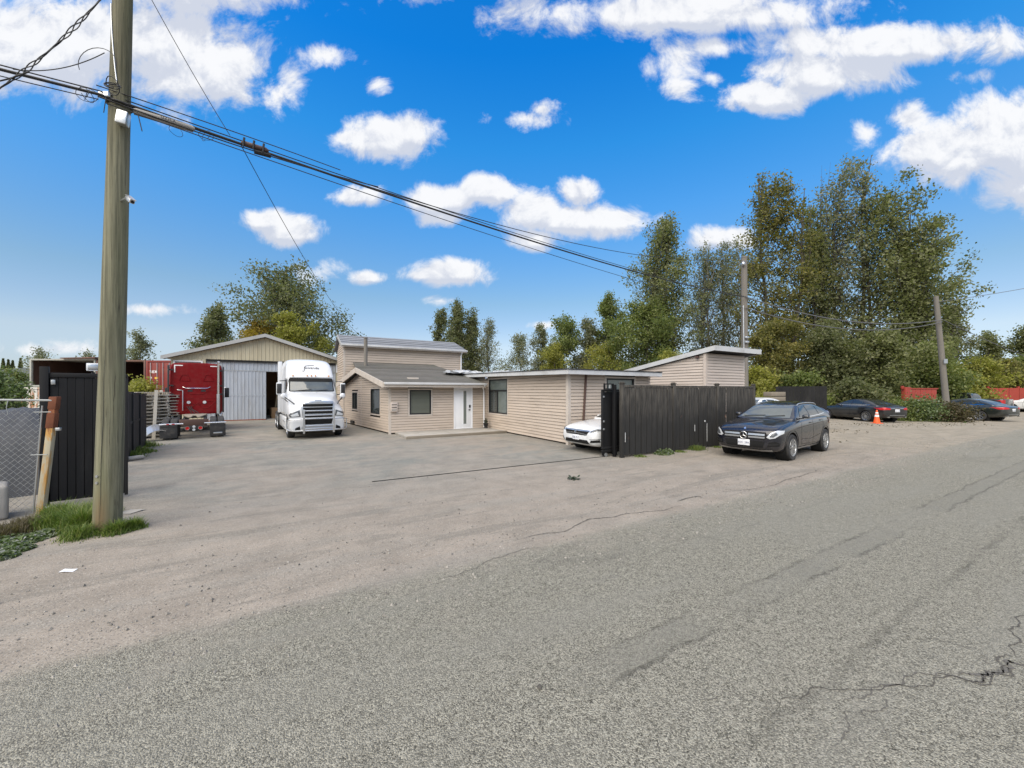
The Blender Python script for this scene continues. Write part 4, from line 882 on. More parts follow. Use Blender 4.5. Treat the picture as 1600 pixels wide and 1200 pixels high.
# pallets stacked beside the red truck, each pallet one thing
M['pallet'] = mat('bleached pallet wood', (.40, .365, .31), .85, var=.2, rand=.2, vs=4)
def pallet_mesh():
    mb = MB()
    for x in (-.5, 0, .46): mb.box(x, x + .05, -.45, .45, .02, .105)
    for k in range(6): mb.box(-.55, .55, -.48 + k * .168, -.38 + k * .168, .106, .125)
    for k in (-.48, -.05, .38): mb.box(-.55, .55, k, k + .1, 0, .019)
    return mb.mesh('pallet', smooth=False)
pm_ = pallet_mesh()
for s_, (base, n) in enumerate(((gp(231.5, 684), 14), (gp(250.5, 676.5), 13))):
    for k in range(n):
        o = link('pallet', pm_, M['pallet']); o.location = base + Vector((rng.uniform(-.04, .04), rng.uniform(-.04, .04), k * .137)); o.rotation_euler = (0, 0, R(62) + rng.uniform(-.05, .05))
        tag(o, ('topmost bleached wooden pallet on the ' if k == n - 1 else 'lowest bleached wooden pallet under the ' if k == 0 else 'bleached wooden pallet within the ') + ('front' if s_ == 0 else 'rear') + ' stack beside the black fence', 'pallet', ('front' if s_ == 0 else 'rear') + ' stack of wooden pallets')
for k, px in enumerate((240, 246, 258)):
    o = MB().box(-.05, .05, -.02, .02, 0, 2.0).build('leaning_plank', M['pallet'], smooth=False); o.location = gp(px, 686 - 2 * k); o.rotation_euler = (R(-5), R(3 - 3 * k), R(50)); tag(o, ['bleached plank leaning upright between the pallet stacks', 'bleached plank propped on the rear pallet stack', 'bleached plank standing beside the red truck mirror'][k], 'plank')
# quarter fender, pipe offcut, paper, litter
o = MB(); pts = [(math.cos(w) * .42, math.sin(w) * .42) for w in [R(150 - 12 * i) for i in range(13)]]
for i in range(12): o.hexa([(pts[i][0], -.3, pts[i][1]), (pts[i + 1][0], -.3, pts[i + 1][1]), (pts[i + 1][0], .3, pts[i + 1][1]), (pts[i][0], .3, pts[i][1])], [(pts[i][0] * 1.05, -.3, pts[i][1] * 1.05), (pts[i + 1][0] * 1.05, -.3, pts[i + 1][1] * 1.05), (pts[i + 1][0] * 1.05, .3, pts[i + 1][1] * 1.05), (pts[i][0] * 1.05, .3, pts[i][1] * 1.05)])
o = o.build('loose_fender', M['alu']); o.location = gp(247, 688) + Vector((0, 0, .12)); o.rotation_euler = (R(25), R(-35), R(35)); tag(o, 'loose curved silver fender lying on the ground beside the red truck', 'fender')
o = MB().lathe([(0, -.28), (.05, -.28), (.065, -.22), (.065, .2), (.05, .28), (0, .28)], 14, axis='y').build('white_pipe', M['concrete']); o.location = gp(205, 720) + Vector((0, 0, .065)); o.rotation_euler = (0, 0, R(-18)); tag(o, 'short pale pipe lying at the foot of the black fence', 'pipe')
mb = MB(); mb.add([(-.11, -.06, .002), (.0, -.07, .02), (.12, -.04, .004), (.10, .06, .012), (-.02, .07, .003), (-.12, .05, .015), (0, 0, .022)], [(0, 1, 6), (1, 2, 6), (2, 3, 6), (3, 4, 6), (4, 5, 6), (5, 0, 6)])
o = mb.build('paper_scrap', M['white_clean'], smooth=False); o.location = gp(107, 892); o.scale = (.62,) * 3; tag(o, 'crumpled white paper scrap on the dusty verge near the pole', 'litter')
mb = MB(); mb.add([(-.16, -.1, .003), (.12, -.12, .01), (.16, .1, .02), (-.1, .12, .006)], [(0, 1, 2, 3)]); o = mb.build('paper_sheet', M['concrete'], smooth=False); o.location = gp(203, 800); tag(o, 'pale flat sheet on the ground right of the big pole', 'litter')
mb = MB()
for i in range(26):
    p = Vector((rng.gauss(0, .07), rng.gauss(0, .05), abs(rng.gauss(.02, .03)))); q = Vector((rng.uniform(-1, 1), rng.uniform(-1, 1), rng.uniform(-.5, 1))).normalized() * .05; e = q.orthogonal().normalized() * .025
    mb.add([p - q, p + e, p + q, p - e], [(0, 1, 2, 3)])
o = mb.build('leaf_clump', LEAFDARK, smooth=False); o.location = gp(895, 749); tag(o, 'small clump of dead dark leaves on the bare driveway apron', 'leaves')
o = MB().lathe([(0, 0), (.012, .002), (.019, .008), (.012, .017), (0, .02)], 9).build('stone', M['crackdark']); o.location = gp(843, 1075, .006); tag(o, 'single dark stone lying on the near asphalt', 'stone')

# ------------------------------------------------------------------ utility poles
P1p = gp(168, 828)
U1 = thing('utility_pole', 'tall greenish wooden utility pole in the left foreground', 'utility pole', P1p, 0)
def pole_mesh(h, r0, r1, lx, ly, seed, n=20, k=26):
    r = random.Random(seed); mb = MB(); vs, fs = [], []; ph = [r.uniform(0, 6.28) for _ in range(4)]
    for i in range(k + 1):
        z = h * i / k - .05; rr = r0 + (r1 - r0) * i / k
        for j in range(n):
            w = 2 * math.pi * j / n; q = rr * (1 + .018 * math.sin(2 * w + ph[0] + z * .3) + .012 * math.sin(5 * w + ph[1]) + .008 * math.sin(z * 2 + ph[2]))
            vs.append((q * math.cos(w) + lx * z, q * math.sin(w) + ly * z, z))
    for i in range(k):
        for j in range(n): fs.append((i * n + j, i * n + (j + 1) % n, (i + 1) * n + (j + 1) % n, (i + 1) * n + j))
    fs.append(tuple(k * n + j for j in range(n))); mb.add(vs, fs); return mb
pole_mesh(9.6, 0.148, .092, .0287, 0, 2).build('shaft', M['pole'], U1)
def px1(z): return .0287 * z
def pr(z): return .148 + (.092 - .148) * z / 9.6
# drying check in the timber
mb = MB()
for i in range(30):
    z0, z1 = .12 + i * .09, .12 + (i + 1) * .09; w = .0028 * math.sin(math.pi * (i + .5) / 30) + .001; x = .035 + .004 * math.sin(i * .5)
    y = lambda z, x=x: -math.sqrt(max(pr(z) ** 2 - x * x, 0)) - .0035
    mb.add([(x - w + px1(z0), y(z0), z0), (x + w + px1(z0), y(z0), z0), (x + w + px1(z1), y(z1), z1), (x - w + px1(z1), y(z1), z1)], [(0, 1, 2, 3)])
mb.build('timber_check', M['dark'], U1, smooth=False)
for z in (.785, .695):
    mb = MB(); mb.cyl((-.012 + px1(z), -pr(z) - .012, z), (-.012 + px1(z), -pr(z) + .01, z), .018, n=12); mb.build('pole_tag', M['alu'], U1)
zt = 5.70; mb = MB(); mb.box(-.06, .06, -.05, .05, -.09, .09); bx_ = mb.build('terminal_box', M['alu'], U1, bevel=.012); bx_.location = (px1(zt) + .16, -pr(zt) + .01, zt); bx_.rotation_euler = (0, R(8), R(20))
zt = 4.56; mb = MB(); mb.tube([(px1(zt) + .10, -.04, zt + .04), (px1(zt) + .26, -.11, zt + .05)], .014); mb.build('bracket', M['alu'], U1)
cm = thing('pole_camera', 'small grey surveillance camera on the right side of the big pole', 'camera', P1p + Vector((px1(zt) + .30, -.12, zt + .02)))
Mx = Matrix.Rotation(R(-25), 4, 'Z') @ Matrix.Rotation(R(32), 4, 'Y')
MB().box(-.075, .09, -.03, .03, -.03, .025, Mx).build('body', M['alu'], cm, bevel=.012); MB().box(-.08, .115, -.034, .034, .027, .036, Mx).build('sun_shield', M['alu'], cm, bevel=.006); MB().cyl((.091, 0, -.003), (.099, 0, -.003), .02, n=14, M=Mx).build('lens', M['dark'], cm)
zt = 5.95
mb = MB(); mb.tube([(px1(zt) + (pr(zt) + .012) * math.cos(w), (pr(zt) + .012) * math.sin(w), zt) for w in [2 * math.pi * k / 20 for k in range(20)]], .016, 6, closed=True); mb.build('cable_band', M['cable'], U1)
mb = MB(); mb.cb((px1(zt) - .06, -pr(zt) - .03, zt + .05), (.14, .05, .07)); mb.build('cable_clamp', M['alu'], U1, bevel=.01)
mb = MB(); mb.tube([(px1(z) - .02 + .10 * (6.9 - z) / .9 , -math.sqrt(max(pr(z) ** 2 - (.10 * (6.9 - z) / .9 - .02) ** 2, 0)) - .006, z) for z in [6.2 + .1 * k for k in range(12)]], .006, 5); mb.build('ground_wire', M['alu'], U1)

U2B = Vector((12.75, 21., 0)); U2 = thing('utility_pole', 'slim grey utility pole behind the tilted roof shed', 'utility pole', U2B, 0)
pole_mesh(9.35, .185, .145, -.006, 0, 5, 14, 14).build('shaft', M['pole_grey'], U2)
mb = MB(); mb.lathe([(0, 0), (.06, 0), (.10, .05), (.10, .12), (.05, .2), (.0, .22)], 12); q = mb.build('lamp_head', M['alu'], U2); q.location = (-.22, -.2, 8.75)
mb = MB(); mb.tube([(-.05, -.1, 9.0), (-.22, -.2, 8.98)], .025); mb.build('lamp_arm', M['alu'], U2)
for z in (4.6, 4.85): mb = MB(); mb.cb((-.05, -.24, z), (.2, .1, .1)); mb.build('band', M['alu'], U2, bevel=.01)
mb = MB(); mb.tube([(-.17, -.19, 3.0), (-.2, -.17, 6.6)], .025); mb.build('conduit', M['alu'], U2)
U3B = gp(1481, 655); d3 = U3B.y
U3 = thing('utility_pole', 'leaning grey utility pole among the shrubs at the right', 'utility pole', U3B, 0)
pole_mesh(8.55, .18, .135, -.097, 0, 9, 14, 14).build('shaft', M['pole_grey'], U3)
mb = MB(); mb.cb((-.097 * 4.0 - .05, -.26, 4.0), (.24, .03, .3)); mb.build('pole_plate', M['alu'], U3)

# ------------------------------------------------------------------ wires, each a thing
def wire(name, label, p, q, sag, r, m='cable', n=40, group=None):
    p, q = Vector(p), Vector(q); pts = [p.lerp(q, i / n) - Vector((0, 0, 4 * sag * (i / n) * (1 - i / n))) for i in range(n + 1)]
    mb = MB(); mb.tube(pts, r, 6); o = mb.build(name, M[m]); return tag(o, label, 'cable', group)
A_ = Vector((-5.60, 5.20, 5.97)); B_ = U2B + Vector((-.1, -.25, 7.02))
Lf = A_ + Vector((-.76, -.65, -.12)).normalized() * 5.
nrm_ = Vector((.65, -.76, 0))
wire('main_cable', 'thick black telephone cable between the near pole and the slim pole', A_, B_, .33, .019)
wire('main_cable', 'thick black telephone cable leaving the near pole to the left edge', Lf, A_, .02, .018)
wire('strand_wire', 'upper strand wire lashed above the thick cable', A_ + Vector((0, 0, .05)), B_ + Vector((0, 0, .04)), .31, .008)
wire('strand_wire', 'upper strand wire left of the near pole', Lf + Vector((0, 0, .07)), A_ + Vector((0, 0, .05)), .02, .008)
wire('lower_wire', 'thin wire hanging below the thick cable to the slim pole', A_ + Vector((.1, 0, -.12)), B_ + Vector((0, 0, -.62)), .26, .007)
wire('lower_wire', 'thin wire below the thick cable left of the near pole', Lf + Vector((.0, 0, -.10)), A_ + Vector((.0, 0, -.07)), .03, .006)
wire('bundle_wire', 'black wire running just under the thick cable near the splice', A_ + Vector((.02, -.03, -.05)), A_.lerp(B_, .16) + Vector((0, 0, -.10)), .07, .009)
wire('bundle_wire', 'black wire looped loosely above the pale splice tube', A_ + Vector((.0, -.03, .10)), A_.lerp(B_, .13) + Vector((0, 0, .0)), -.02, .007)
wire('top_wire', 'thin upper power wire to the top of the slim pole', A_ + Vector((0, .1, .02)), U2B + Vector((-.06, -.2, 9.2)), .90, .009)
wire('span_wire', 'upper wire sagging from the slim pole to the leaning pole', B_, U3B + Vector((-.097 * 6.9, -.25, 6.85)), .75, .03, 'cable_grey')
wire('span_wire', 'lower wire sagging from the slim pole to the leaning pole', B_ + Vector((0, 0, -.58)), U3B + Vector((-.097 * 6.7, -.25, 6.7)), .85, .026, 'cable_grey')
wire('span_wire', 'wire rising from the leaning pole to the right edge', U3B + Vector((-.097 * 8.1, -.2, 8.1)), ap(1700, 430, 34), .15, .022, 'cable_grey')
wire('span_wire', 'wire dropping from the leaning pole to the right edge', U3B + Vector((-.097 * 6.9, -.2, 6.9)), ap(1680, 585, 30), .2, .020, 'cable_grey')
wire('drop_wire', 'thin service wire dropping from the splice to the office roof mast', A_.lerp(B_, .066) + Vector((0, 0, -.10)), S(3.75, 23.3, 4.95), .55, .0065)
wire('drop_wire', 'thin wire coming down from high above to the splice', ap(205, -60, 5.4), A_.lerp(B_, .060), .05, .005)
wire('pole_top_wire', 'curved black wire left of the near pole top', ap(20, 108, 4.75), P1p + Vector((px1(6.55) - .05, -.17, 6.55)), .10, .0055)
# twisted service pair at the top left corner
tw = MB(); a, b_ = ap(-60, 172, 4.3), ap(190, -40, 4.9)
for s_ in range(3):
    pts = []
    for i in range(70):
        f = i / 69; c = a.lerp(b_, f) - Vector((0, 0, .18 * 4 * f * (1 - f))); w = f * 34 + s_ * 2.1; e = (b_ - a).normalized(); x_ = e.orthogonal().normalized(); y_ = e.cross(x_); amp = .012 + .009 * math.sin(f * 21); pts.append(c + (x_ * math.cos(w) + y_ * math.sin(w)) * amp)
    tw.tube(pts, .0055, 5)
tag(tw.build('twisted_cable', M['cable']), 'twisted black service cable crossing the top left corner', 'cable')
wire('service_wire', 'black wire curving down at the left edge below the twisted cable', ap(-60, 130, 4.4), ap(45, 112, 4.5), .05, .008)
# coils and loops hung at the pole
def coil(label, c, rr, n, seed, r=.005):
    rr *= .75; r *= .6
    q = random.Random(seed); mb = MB()
    for k in range(n):
        ph = q.uniform(0, 6.28); ax = rr * q.uniform(.6, 1.1); az = rr * q.uniform(.5, 1.2); tilt = q.uniform(-.5, .5); pts = [Vector(c) + Vector((ax * math.cos(w) + q.uniform(-.004, .004), .05 * math.sin(w + ph), az * math.sin(w) + tilt * ax * math.cos(w))) for w in [ph + 2 * math.pi * .9 * i / 24 for i in range(25)]]
        mb.tube(pts, r, 5)
    return tag(mb.build('cable_coil', M['cable']), label, 'cable coil')
coil('loose coil of thin black wire left of the near pole', ap(136, 148, 4.95), .13, 3, 1, .006)
coil('tangle of black cable loops in front of the near pole', ap(176, 134, 5.05), .12, 5, 2, .009)
coil('small wire loop hanging under the brown splice', ap(322, 212, 6.0), .12, 2, 3, .006)
coil('faint wire loop hanging under the pale splice tube', ap(275, 205, 5.75), .12, 1, 4, .005)
wire('dangling_wire', 'short loose wire end hanging right of the near pole', ap(214, 172, 5.3), ap(222, 205, 5.3), .0, .006)
wire('dangling_wire', 'short loose wire end hanging left of the near pole', ap(166, 150, 5.1), ap(162, 176, 5.1), .0, .005)
mb = MB(); pts = [(math.cos(w) * .26 - .05, 0, math.sin(w) * .22) for w in [R(200 - 16 * k) for k in range(14)]]; mb.tube(pts, .0045, 5); o = mb.build('bridle_wire', M['cable']); o.location = ap(158, 100, 5.2); tag(o, 'arched bridle wire left of the upper near pole', 'cable')
def along(p, q, f0, f1, dz): return A_.lerp(B_, f0) + Vector((0, 0, dz)), A_.lerp(B_, f1) + Vector((0, 0, dz))
p, q = along(A_, B_, .014, .042, -.07)
t = thing('splice_tube', 'long pale splice closure hung under the cables right of the near pole', 'splice closure', p)
mb = MB(); d_ = q - p; mb.tube([Vector((0, 0, 0)), d_ * .05, d_ * .95, d_], [.02, .036, .036, .02], 12); mb.build('shell', M['concrete'], t)
mb = MB(); mb.tube([d_ * .02 + Vector((0, -.01, -.045)), d_ * .98 + Vector((0, -.01, -.045))], .02, 8); mb.build('lower_shell', M['pole_grey'], t)
me = text_mesh('OZ3CA', .05, .001)    # printed code on the closure
o = link('printed_code', me, M['print_dark'], t); ux = d_.normalized(); uy = Vector((0, 0, 1)) - ux * ux.z; uy.normalize(); uz = ux.cross(uy)
if uz.y > 0: uz = -uz; ux = -ux
o.matrix_local = Matrix((( ux.x, uy.x, uz.x, 0), (ux.y, uy.y, uz.y, 0), (ux.z, uy.z, uz.z, 0), (0, 0, 0, 1))); o.location = d_ * .55 + uz * .038 + Vector((0, 0, .006))
p, q = along(A_, B_, .066, .082, -.06)
t = thing('splice_case', 'rusty brown splice case clamped to the cables', 'splice case', p); d_ = q - p
mb = MB(); mb.tube([Vector((0, 0, 0)), d_ * .1, d_ * .9, d_], [.02, .042, .042, .02], 10); mb.build('case', M['brown_metal'], t)
mb = MB(); [mb.tube([d_ * f + Vector((0, -.05, -.07)), d_ * f + Vector((.02, -.05, .07))], .016, 6) for f in (.15, .5, .85)]; mb.build('clamp', M['cable'], t)
mb = MB(); mb.tube([d_ * .5 + Vector((0, -.02, -.09)), d_ * 1.1 + Vector((0, -.02, -.08))], .035, 8); mb.build('end_cap', M['dark'], t)
# ------------------------------------------------------------------ vehicles
def paint(name, col, metal=.0, rough=.28, coat=1., spec=.5):
    m, t, b = new_mat(name)
    tc = t.node('ShaderNodeTexCoord').outputs['Object']
    z = t.xyz(tc)[2]
    n = t.noise(tc, 5, 6, .65); f = t.math('MULTIPLY', t.ramp(z, .15, .75, 1., .12), t.ramp(n, .38, .66))     # road film, thickest low down
    t.link(t.mix(t.math('MULTIPLY', f, .40 if max(col) > .1 else .16), (*col, 1), (.20, .18, .15, 1)), b.inputs['Base Color'])
    t.link(t.math('ADD', rough, t.math('MULTIPLY', f, .4)), b.inputs['Roughness']); b.inputs['Metallic'].default_value = metal
    b.inputs['Specular IOR Level'].default_value = spec; b.inputs['Coat Weight'].default_value = coat; b.inputs['Coat Roughness'].default_value = .04; return m
M['p_navy'] = paint('near-black blue paint', (.006, .007, .013), 0., .2, .7)
M['p_black'] = paint('black paint', (.008, .008, .009))
M['p_green'] = paint('very dark green paint', (.010, .014, .012))
M['p_white'] = paint('white car paint', (.74, .75, .76))
M['p_silver'] = paint('silver paint', (.55, .56, .57), .5)
M['p_truckwhite'] = paint('white truck paint', (.62, .63, .645), 0, .38, .5)
M['p_red'] = paint('dark red truck paint', (.165, .002, .004), 0, .6, 0, .18)
M['p_blue'] = paint('dark blue paint', (.012, .02, .09))
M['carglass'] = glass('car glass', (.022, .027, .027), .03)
M['carglass_light'] = glass('windscreen with painted reflection', (.085, .098, .10), .05)  # paler base than the other car glass puts reflection into the colour
M['lamp'] = mat('headlamp glass', (.62, .64, .66), .12, .3, var=.25, vs=18)
M['lamp_dark'] = mat('smoked lamp', (.10, .105, .11), .12, .2, var=.3, vs=20)
M['tail'] = mat('red tail lamp', (.42, .012, .012), .18, var=.2, vs=12)
M['amber'] = mat('amber lamp', (.65, .25, .03), .2)
M['plate'] = mat('number plate', (.74, .75, .78), .5)
M['rim'] = mat('alloy rim', (.48, .49, .50), .28, .85, var=.12)
M['rim_dark'] = mat('dark wheel inside', (.03, .03, .03), .6)
M['seam'] = mat('panel gap', (.004, .004, .004), .9)

def subsurf_mesh(vs, fs, lv=2, cutters=None):
    me = bpy.data.meshes.new('t'); me.from_pydata(vs, [], fs); ob = bpy.data.objects.new('t', me); COL.objects.link(ob)
    bm = bmesh.new(); bm.from_mesh(me); bmesh.ops.recalc_face_normals(bm, faces=bm.faces); bm.to_mesh(me); bm.free()
    md = ob.modifiers.new('s', 'SUBSURF'); md.levels = md.render_levels = lv
    tmp = []
    for c in cutters or ():
        cm_ = bpy.data.meshes.new('c'); cm_.from_pydata(c.v, [], c.f); bm = bmesh.new(); bm.from_mesh(cm_); bmesh.ops.recalc_face_normals(bm, faces=bm.faces); bm.to_mesh(cm_); bm.free()
        co = bpy.data.objects.new('c', cm_); COL.objects.link(co); tmp.append(co)
        b_ = ob.modifiers.new('b', 'BOOLEAN'); b_.operation = 'DIFFERENCE'; b_.object = co; b_.solver = 'EXACT'
    dg = bpy.context.evaluated_depsgraph_get(); dg.update()
    out = bpy.data.meshes.new_from_object(ob.evaluated_get(dg))
    for o in [ob] + tmp: bpy.data.objects.remove(o)
    out.materials.clear(); out.polygons.foreach_set('use_smooth', [True] * len(out.polygons)); out.set_sharp_from_angle(angle=R(40))
    return out
def loft(stations):
    """stations: list of (x, half section [(y, z)...] from bottom middle to top middle)"""
    vs, fs = [], []; k = len(stations[0][1]); n = 2 * k - 2
    for x, h in stations:
        ring = [(x, y, z) for y, z in h] + [(x, -y, z) for y, z in h[-2:0:-1]]; vs += ring
    for i in range(len(stations) - 1):
        for j in range(n): fs.append((i * n + j, i * n + (j + 1) % n, (i + 1) * n + (j + 1) % n, (i + 1) * n + j))
    for b_ in (0, (len(stations) - 1) * n):
        for j in range(k - 1):
            a, c, d, e = b_ + j, b_ + j + 1, b_ + (n - j - 1) % n, b_ + (n - j) % n
            f = [a, c] + ([d] if d != c else []) + ([e] if e != a and e != d else [])
            if len(set(f)) >= 3: fs.append(tuple(f))
    return vs, fs
def bvh_of(*meshes):
    v, f = [], []
    for me in meshes:
        k = len(v); v += [q.co.copy() for q in me.vertices]; f += [tuple(i + k for i in p.vertices) for p in me.polygons]
    return BVHTree.FromPolygons(v, f)
def caster(bvh, axis, sgn=1):
    def g(u, v, off):
        if axis == 'side': o, d = Vector((u, sgn * 3, v)), Vector((0, -sgn, 0))
        elif axis == 'front': o, d = Vector((6 * sgn, u, v)), Vector((-sgn, 0, 0))
        else: o, d = Vector((u, v, 6)), Vector((0, 0, -1))
        h = bvh.ray_cast(o, d)
        if h[0] is None:
            h = bvh.find_nearest(o + d * (5 if axis == 'front' else 2.2)); 
        nrm = h[1] if h[1].dot(d) < 0 else -h[1]
        return h[0] + nrm * off
    return g
def patch(g, poly, off, name, m, parent, cuts=3):
    bm = bmesh.new(); vs = [bm.verts.new((u, v, 0)) for u, v in poly]; bm.faces.new(vs)
    bmesh.ops.triangulate(bm, faces=bm.faces)
    for _ in range(cuts): bmesh.ops.subdivide_edges(bm, edges=bm.edges[:], cuts=1, use_grid_fill=True)
    bmesh.ops.triangulate(bm, faces=bm.faces)
    for v in bm.verts: v.co = g(v.co.x, v.co.y, off)
    me = bpy.data.meshes.new(name); bmesh.ops.recalc_face_normals(bm, faces=bm.faces); bm.to_mesh(me); bm.free()
    me.polygons.foreach_set('use_smooth', [True] * len(me.polygons)); return link(name, me, M[m], parent)
def strip(g, pts, w, off, name, m, parent, step=.05, closed=False):
    P = [Vector((*p, 0)) for p in pts]; Q = []
    if closed: P.append(P[0])
    for i in range(len(P) - 1):
        n = max(1, int((P[i + 1] - P[i]).length / step)); Q += [P[i].lerp(P[i + 1], k / n) for k in range(n)]
    Q.append(P[-1]); vs, fs = [], []
    for i, q in enumerate(Q):
        d = (Q[min(i + 1, len(Q) - 1)] - Q[max(i - 1, 0)]).normalized(); nn = Vector((-d.y, d.x, 0)) * w / 2
        vs += [g((q + nn).x, (q + nn).y, off), g((q - nn).x, (q - nn).y, off)]
    for i in range(len(Q) - 1): fs.append((2 * i, 2 * i + 1, 2 * i + 3, 2 * i + 2))
    mb = MB(); mb.v = [tuple(v) for v in vs]; mb.f = fs; return mb.build(name, M[m], parent)
def wheel(parent, x, y, r, wd, side, spokes=5, m='rim', twin=False, name='wheel'):
    mb = MB(); k = r; prof = [(.62 * k, -wd / 2 + .01), (.70 * k, -wd / 2), (.92 * k, -wd / 2), (.985 * k, -wd / 2 + .03), (k, -wd / 4), (k, wd / 4), (.985 * k, wd / 2 - .03), (.92 * k, wd / 2), (.70 * k, wd / 2), (.62 * k, wd / 2 - .01)]
    mb.lathe(prof, 36, axis='y'); mb.lathe([(.63 * k, -wd / 2 + .02), (.0, -wd / 2 + .02)], 36, axis='y')
    w = mb.build(name, M['rubber'], parent); w.location = (x, y, r)
    rb = MB(); s = side
    rb.lathe([(.68 * k, s * (wd / 2 - .012)), (.67 * k, s * (wd / 2 + .002)), (.63 * k, s * (wd / 2 - .004)), (.60 * k, s * (wd / 2 - .05)), (.60 * k, s * (wd / 2 - .09))], 36, axis='y')
    if spokes:
        for i in range(spokes):
            a = 2 * math.pi * i / spokes; c, q = math.cos(a), math.sin(a)
            def P(rr, t_, yy): return (rr * c - t_ * q, s * yy, rr * q + t_ * c)
            t0, t1 = .10 * k, (.30 if spokes < 8 else .13) * k / 2 * (5 / max(spokes, 5)) + .02 * k
            rb.hexa([P(.08 * k, -t0 / 2, wd / 2 - .05), P(.62 * k, -t1, wd / 2 - .03), P(.62 * k, t1, wd / 2 - .03), P(.08 * k, t0 / 2, wd / 2 - .05)], [P(.08 * k, -t0 / 2, wd / 2 - .012), P(.62 * k, -t1 * .8, wd / 2 - .006), P(.62 * k, t1 * .8, wd / 2 - .006), P(.08 * k, t0 / 2, wd / 2 - .012)])
        rb.lathe([(.16 * k, s * (wd / 2 - .05)), (.15 * k, s * (wd / 2 - .004)), (0, s * (wd / 2))], 18, axis='y')
    else:
        rb.lathe([(.60 * k, s * (wd / 2 - .06)), (.40 * k, s * (wd / 2 - .08)), (.22 * k, s * (wd / 2 - .02)), (0, s * (wd / 2 - .01))], 30, axis='y')
    rb.build('rim', M[m], w)
    db = MB(); db.lathe([(.60 * k, s * (wd / 2 - .092)), (0, s * (wd / 2 - .092))], 30, axis='y'); db.build('brake', M['rim_dark'], w)
    return w
def sect(w, zb, zt, crown, wt):
    h = zt - zb
    return [(0, zb), (.72 * w, zb), (.92 * w, zb + .03), (.985 * w, zb + .22 * h), (w, zb + .50 * h), (.992 * w, zt - .20 * h), (.955 * w, zt - .035), (wt * w, zt + crown * .30), (.5 * wt * w, zt + crown * .82), (0, zt + crown)]
def car_body(sp, parent):
    """sp['st']: lower body stations (x from the nose, half width, bottom, top, crown, top ratio); sp['roof']: cabin profile (x, z)"""
    L, fx = sp['L'], lambda x: sp['L'] / 2 - x
    st = [(fx(x), sect(w, zb, zt, c, wt)) for x, w, zb, zt, c, wt in sp['st']]
    cut = []
    for wx in sp['wx']:
        for s in (1, -1):
            c = MB(); yo = sp['W'] / 2; c.cyl((fx(wx), s * (yo - .34), sp['r'] * .99), (fx(wx), s * (yo + .2), sp['r'] * .99), sp['r'] + sp.get('gap', .055), n=36); cut.append(c)
    body_me = subsurf_mesh(*loft(st), 2, cut)
    body = link('body', body_me, M[sp['paint']], parent)
    for wx in sp['wx']:
        for s in (1, -1):
            wl = MB(); yo = sp['W'] / 2; wl.lathe([(sp['r'] + .05, s * (yo - .335)), (sp['r'] + .05, s * (yo - .03))], 36, Matrix.Translation((fx(wx), 0, sp['r'] * .99)), 'y'); wl.lathe([(sp['r'] + .05, s * (yo - .335)), (0, s * (yo - .335))], 36, Matrix.Translation((fx(wx), 0, sp['r'] * .99)), 'y'); wl.build('wheel_well', M['seam'], body)
    # cabin
    rf = sp['roof']; zbelt, wb, wr, ztop = sp['belt'], sp['wb'], sp['wr'], max(z for _, z in rf)
    cs = []
    for x, z in rf:
        f = max(0, (z - zbelt) / (ztop - zbelt)); wt_ = wb - (wb - wr) * f ** .9; zz = max(z, zbelt + .012)
        cs.append((fx(x), [(0, zbelt - .10), (wb, zbelt - .10), (wb, zbelt), (wb - (wb - wt_) * .5, zbelt + (zz - zbelt) * .52), (wt_ + .015, zbelt + (zz - zbelt) * .86), (wt_ * .90, zz - .004), (wt_ * .5, zz + .012), (0, zz + .016)]))
    cab_me = subsurf_mesh(*loft(cs), 2)
    cab = link('cabin', cab_me, M[sp.get('roofpaint', sp['paint'])], parent)
    return body, cab, bvh_of(body_me), bvh_of(cab_me)
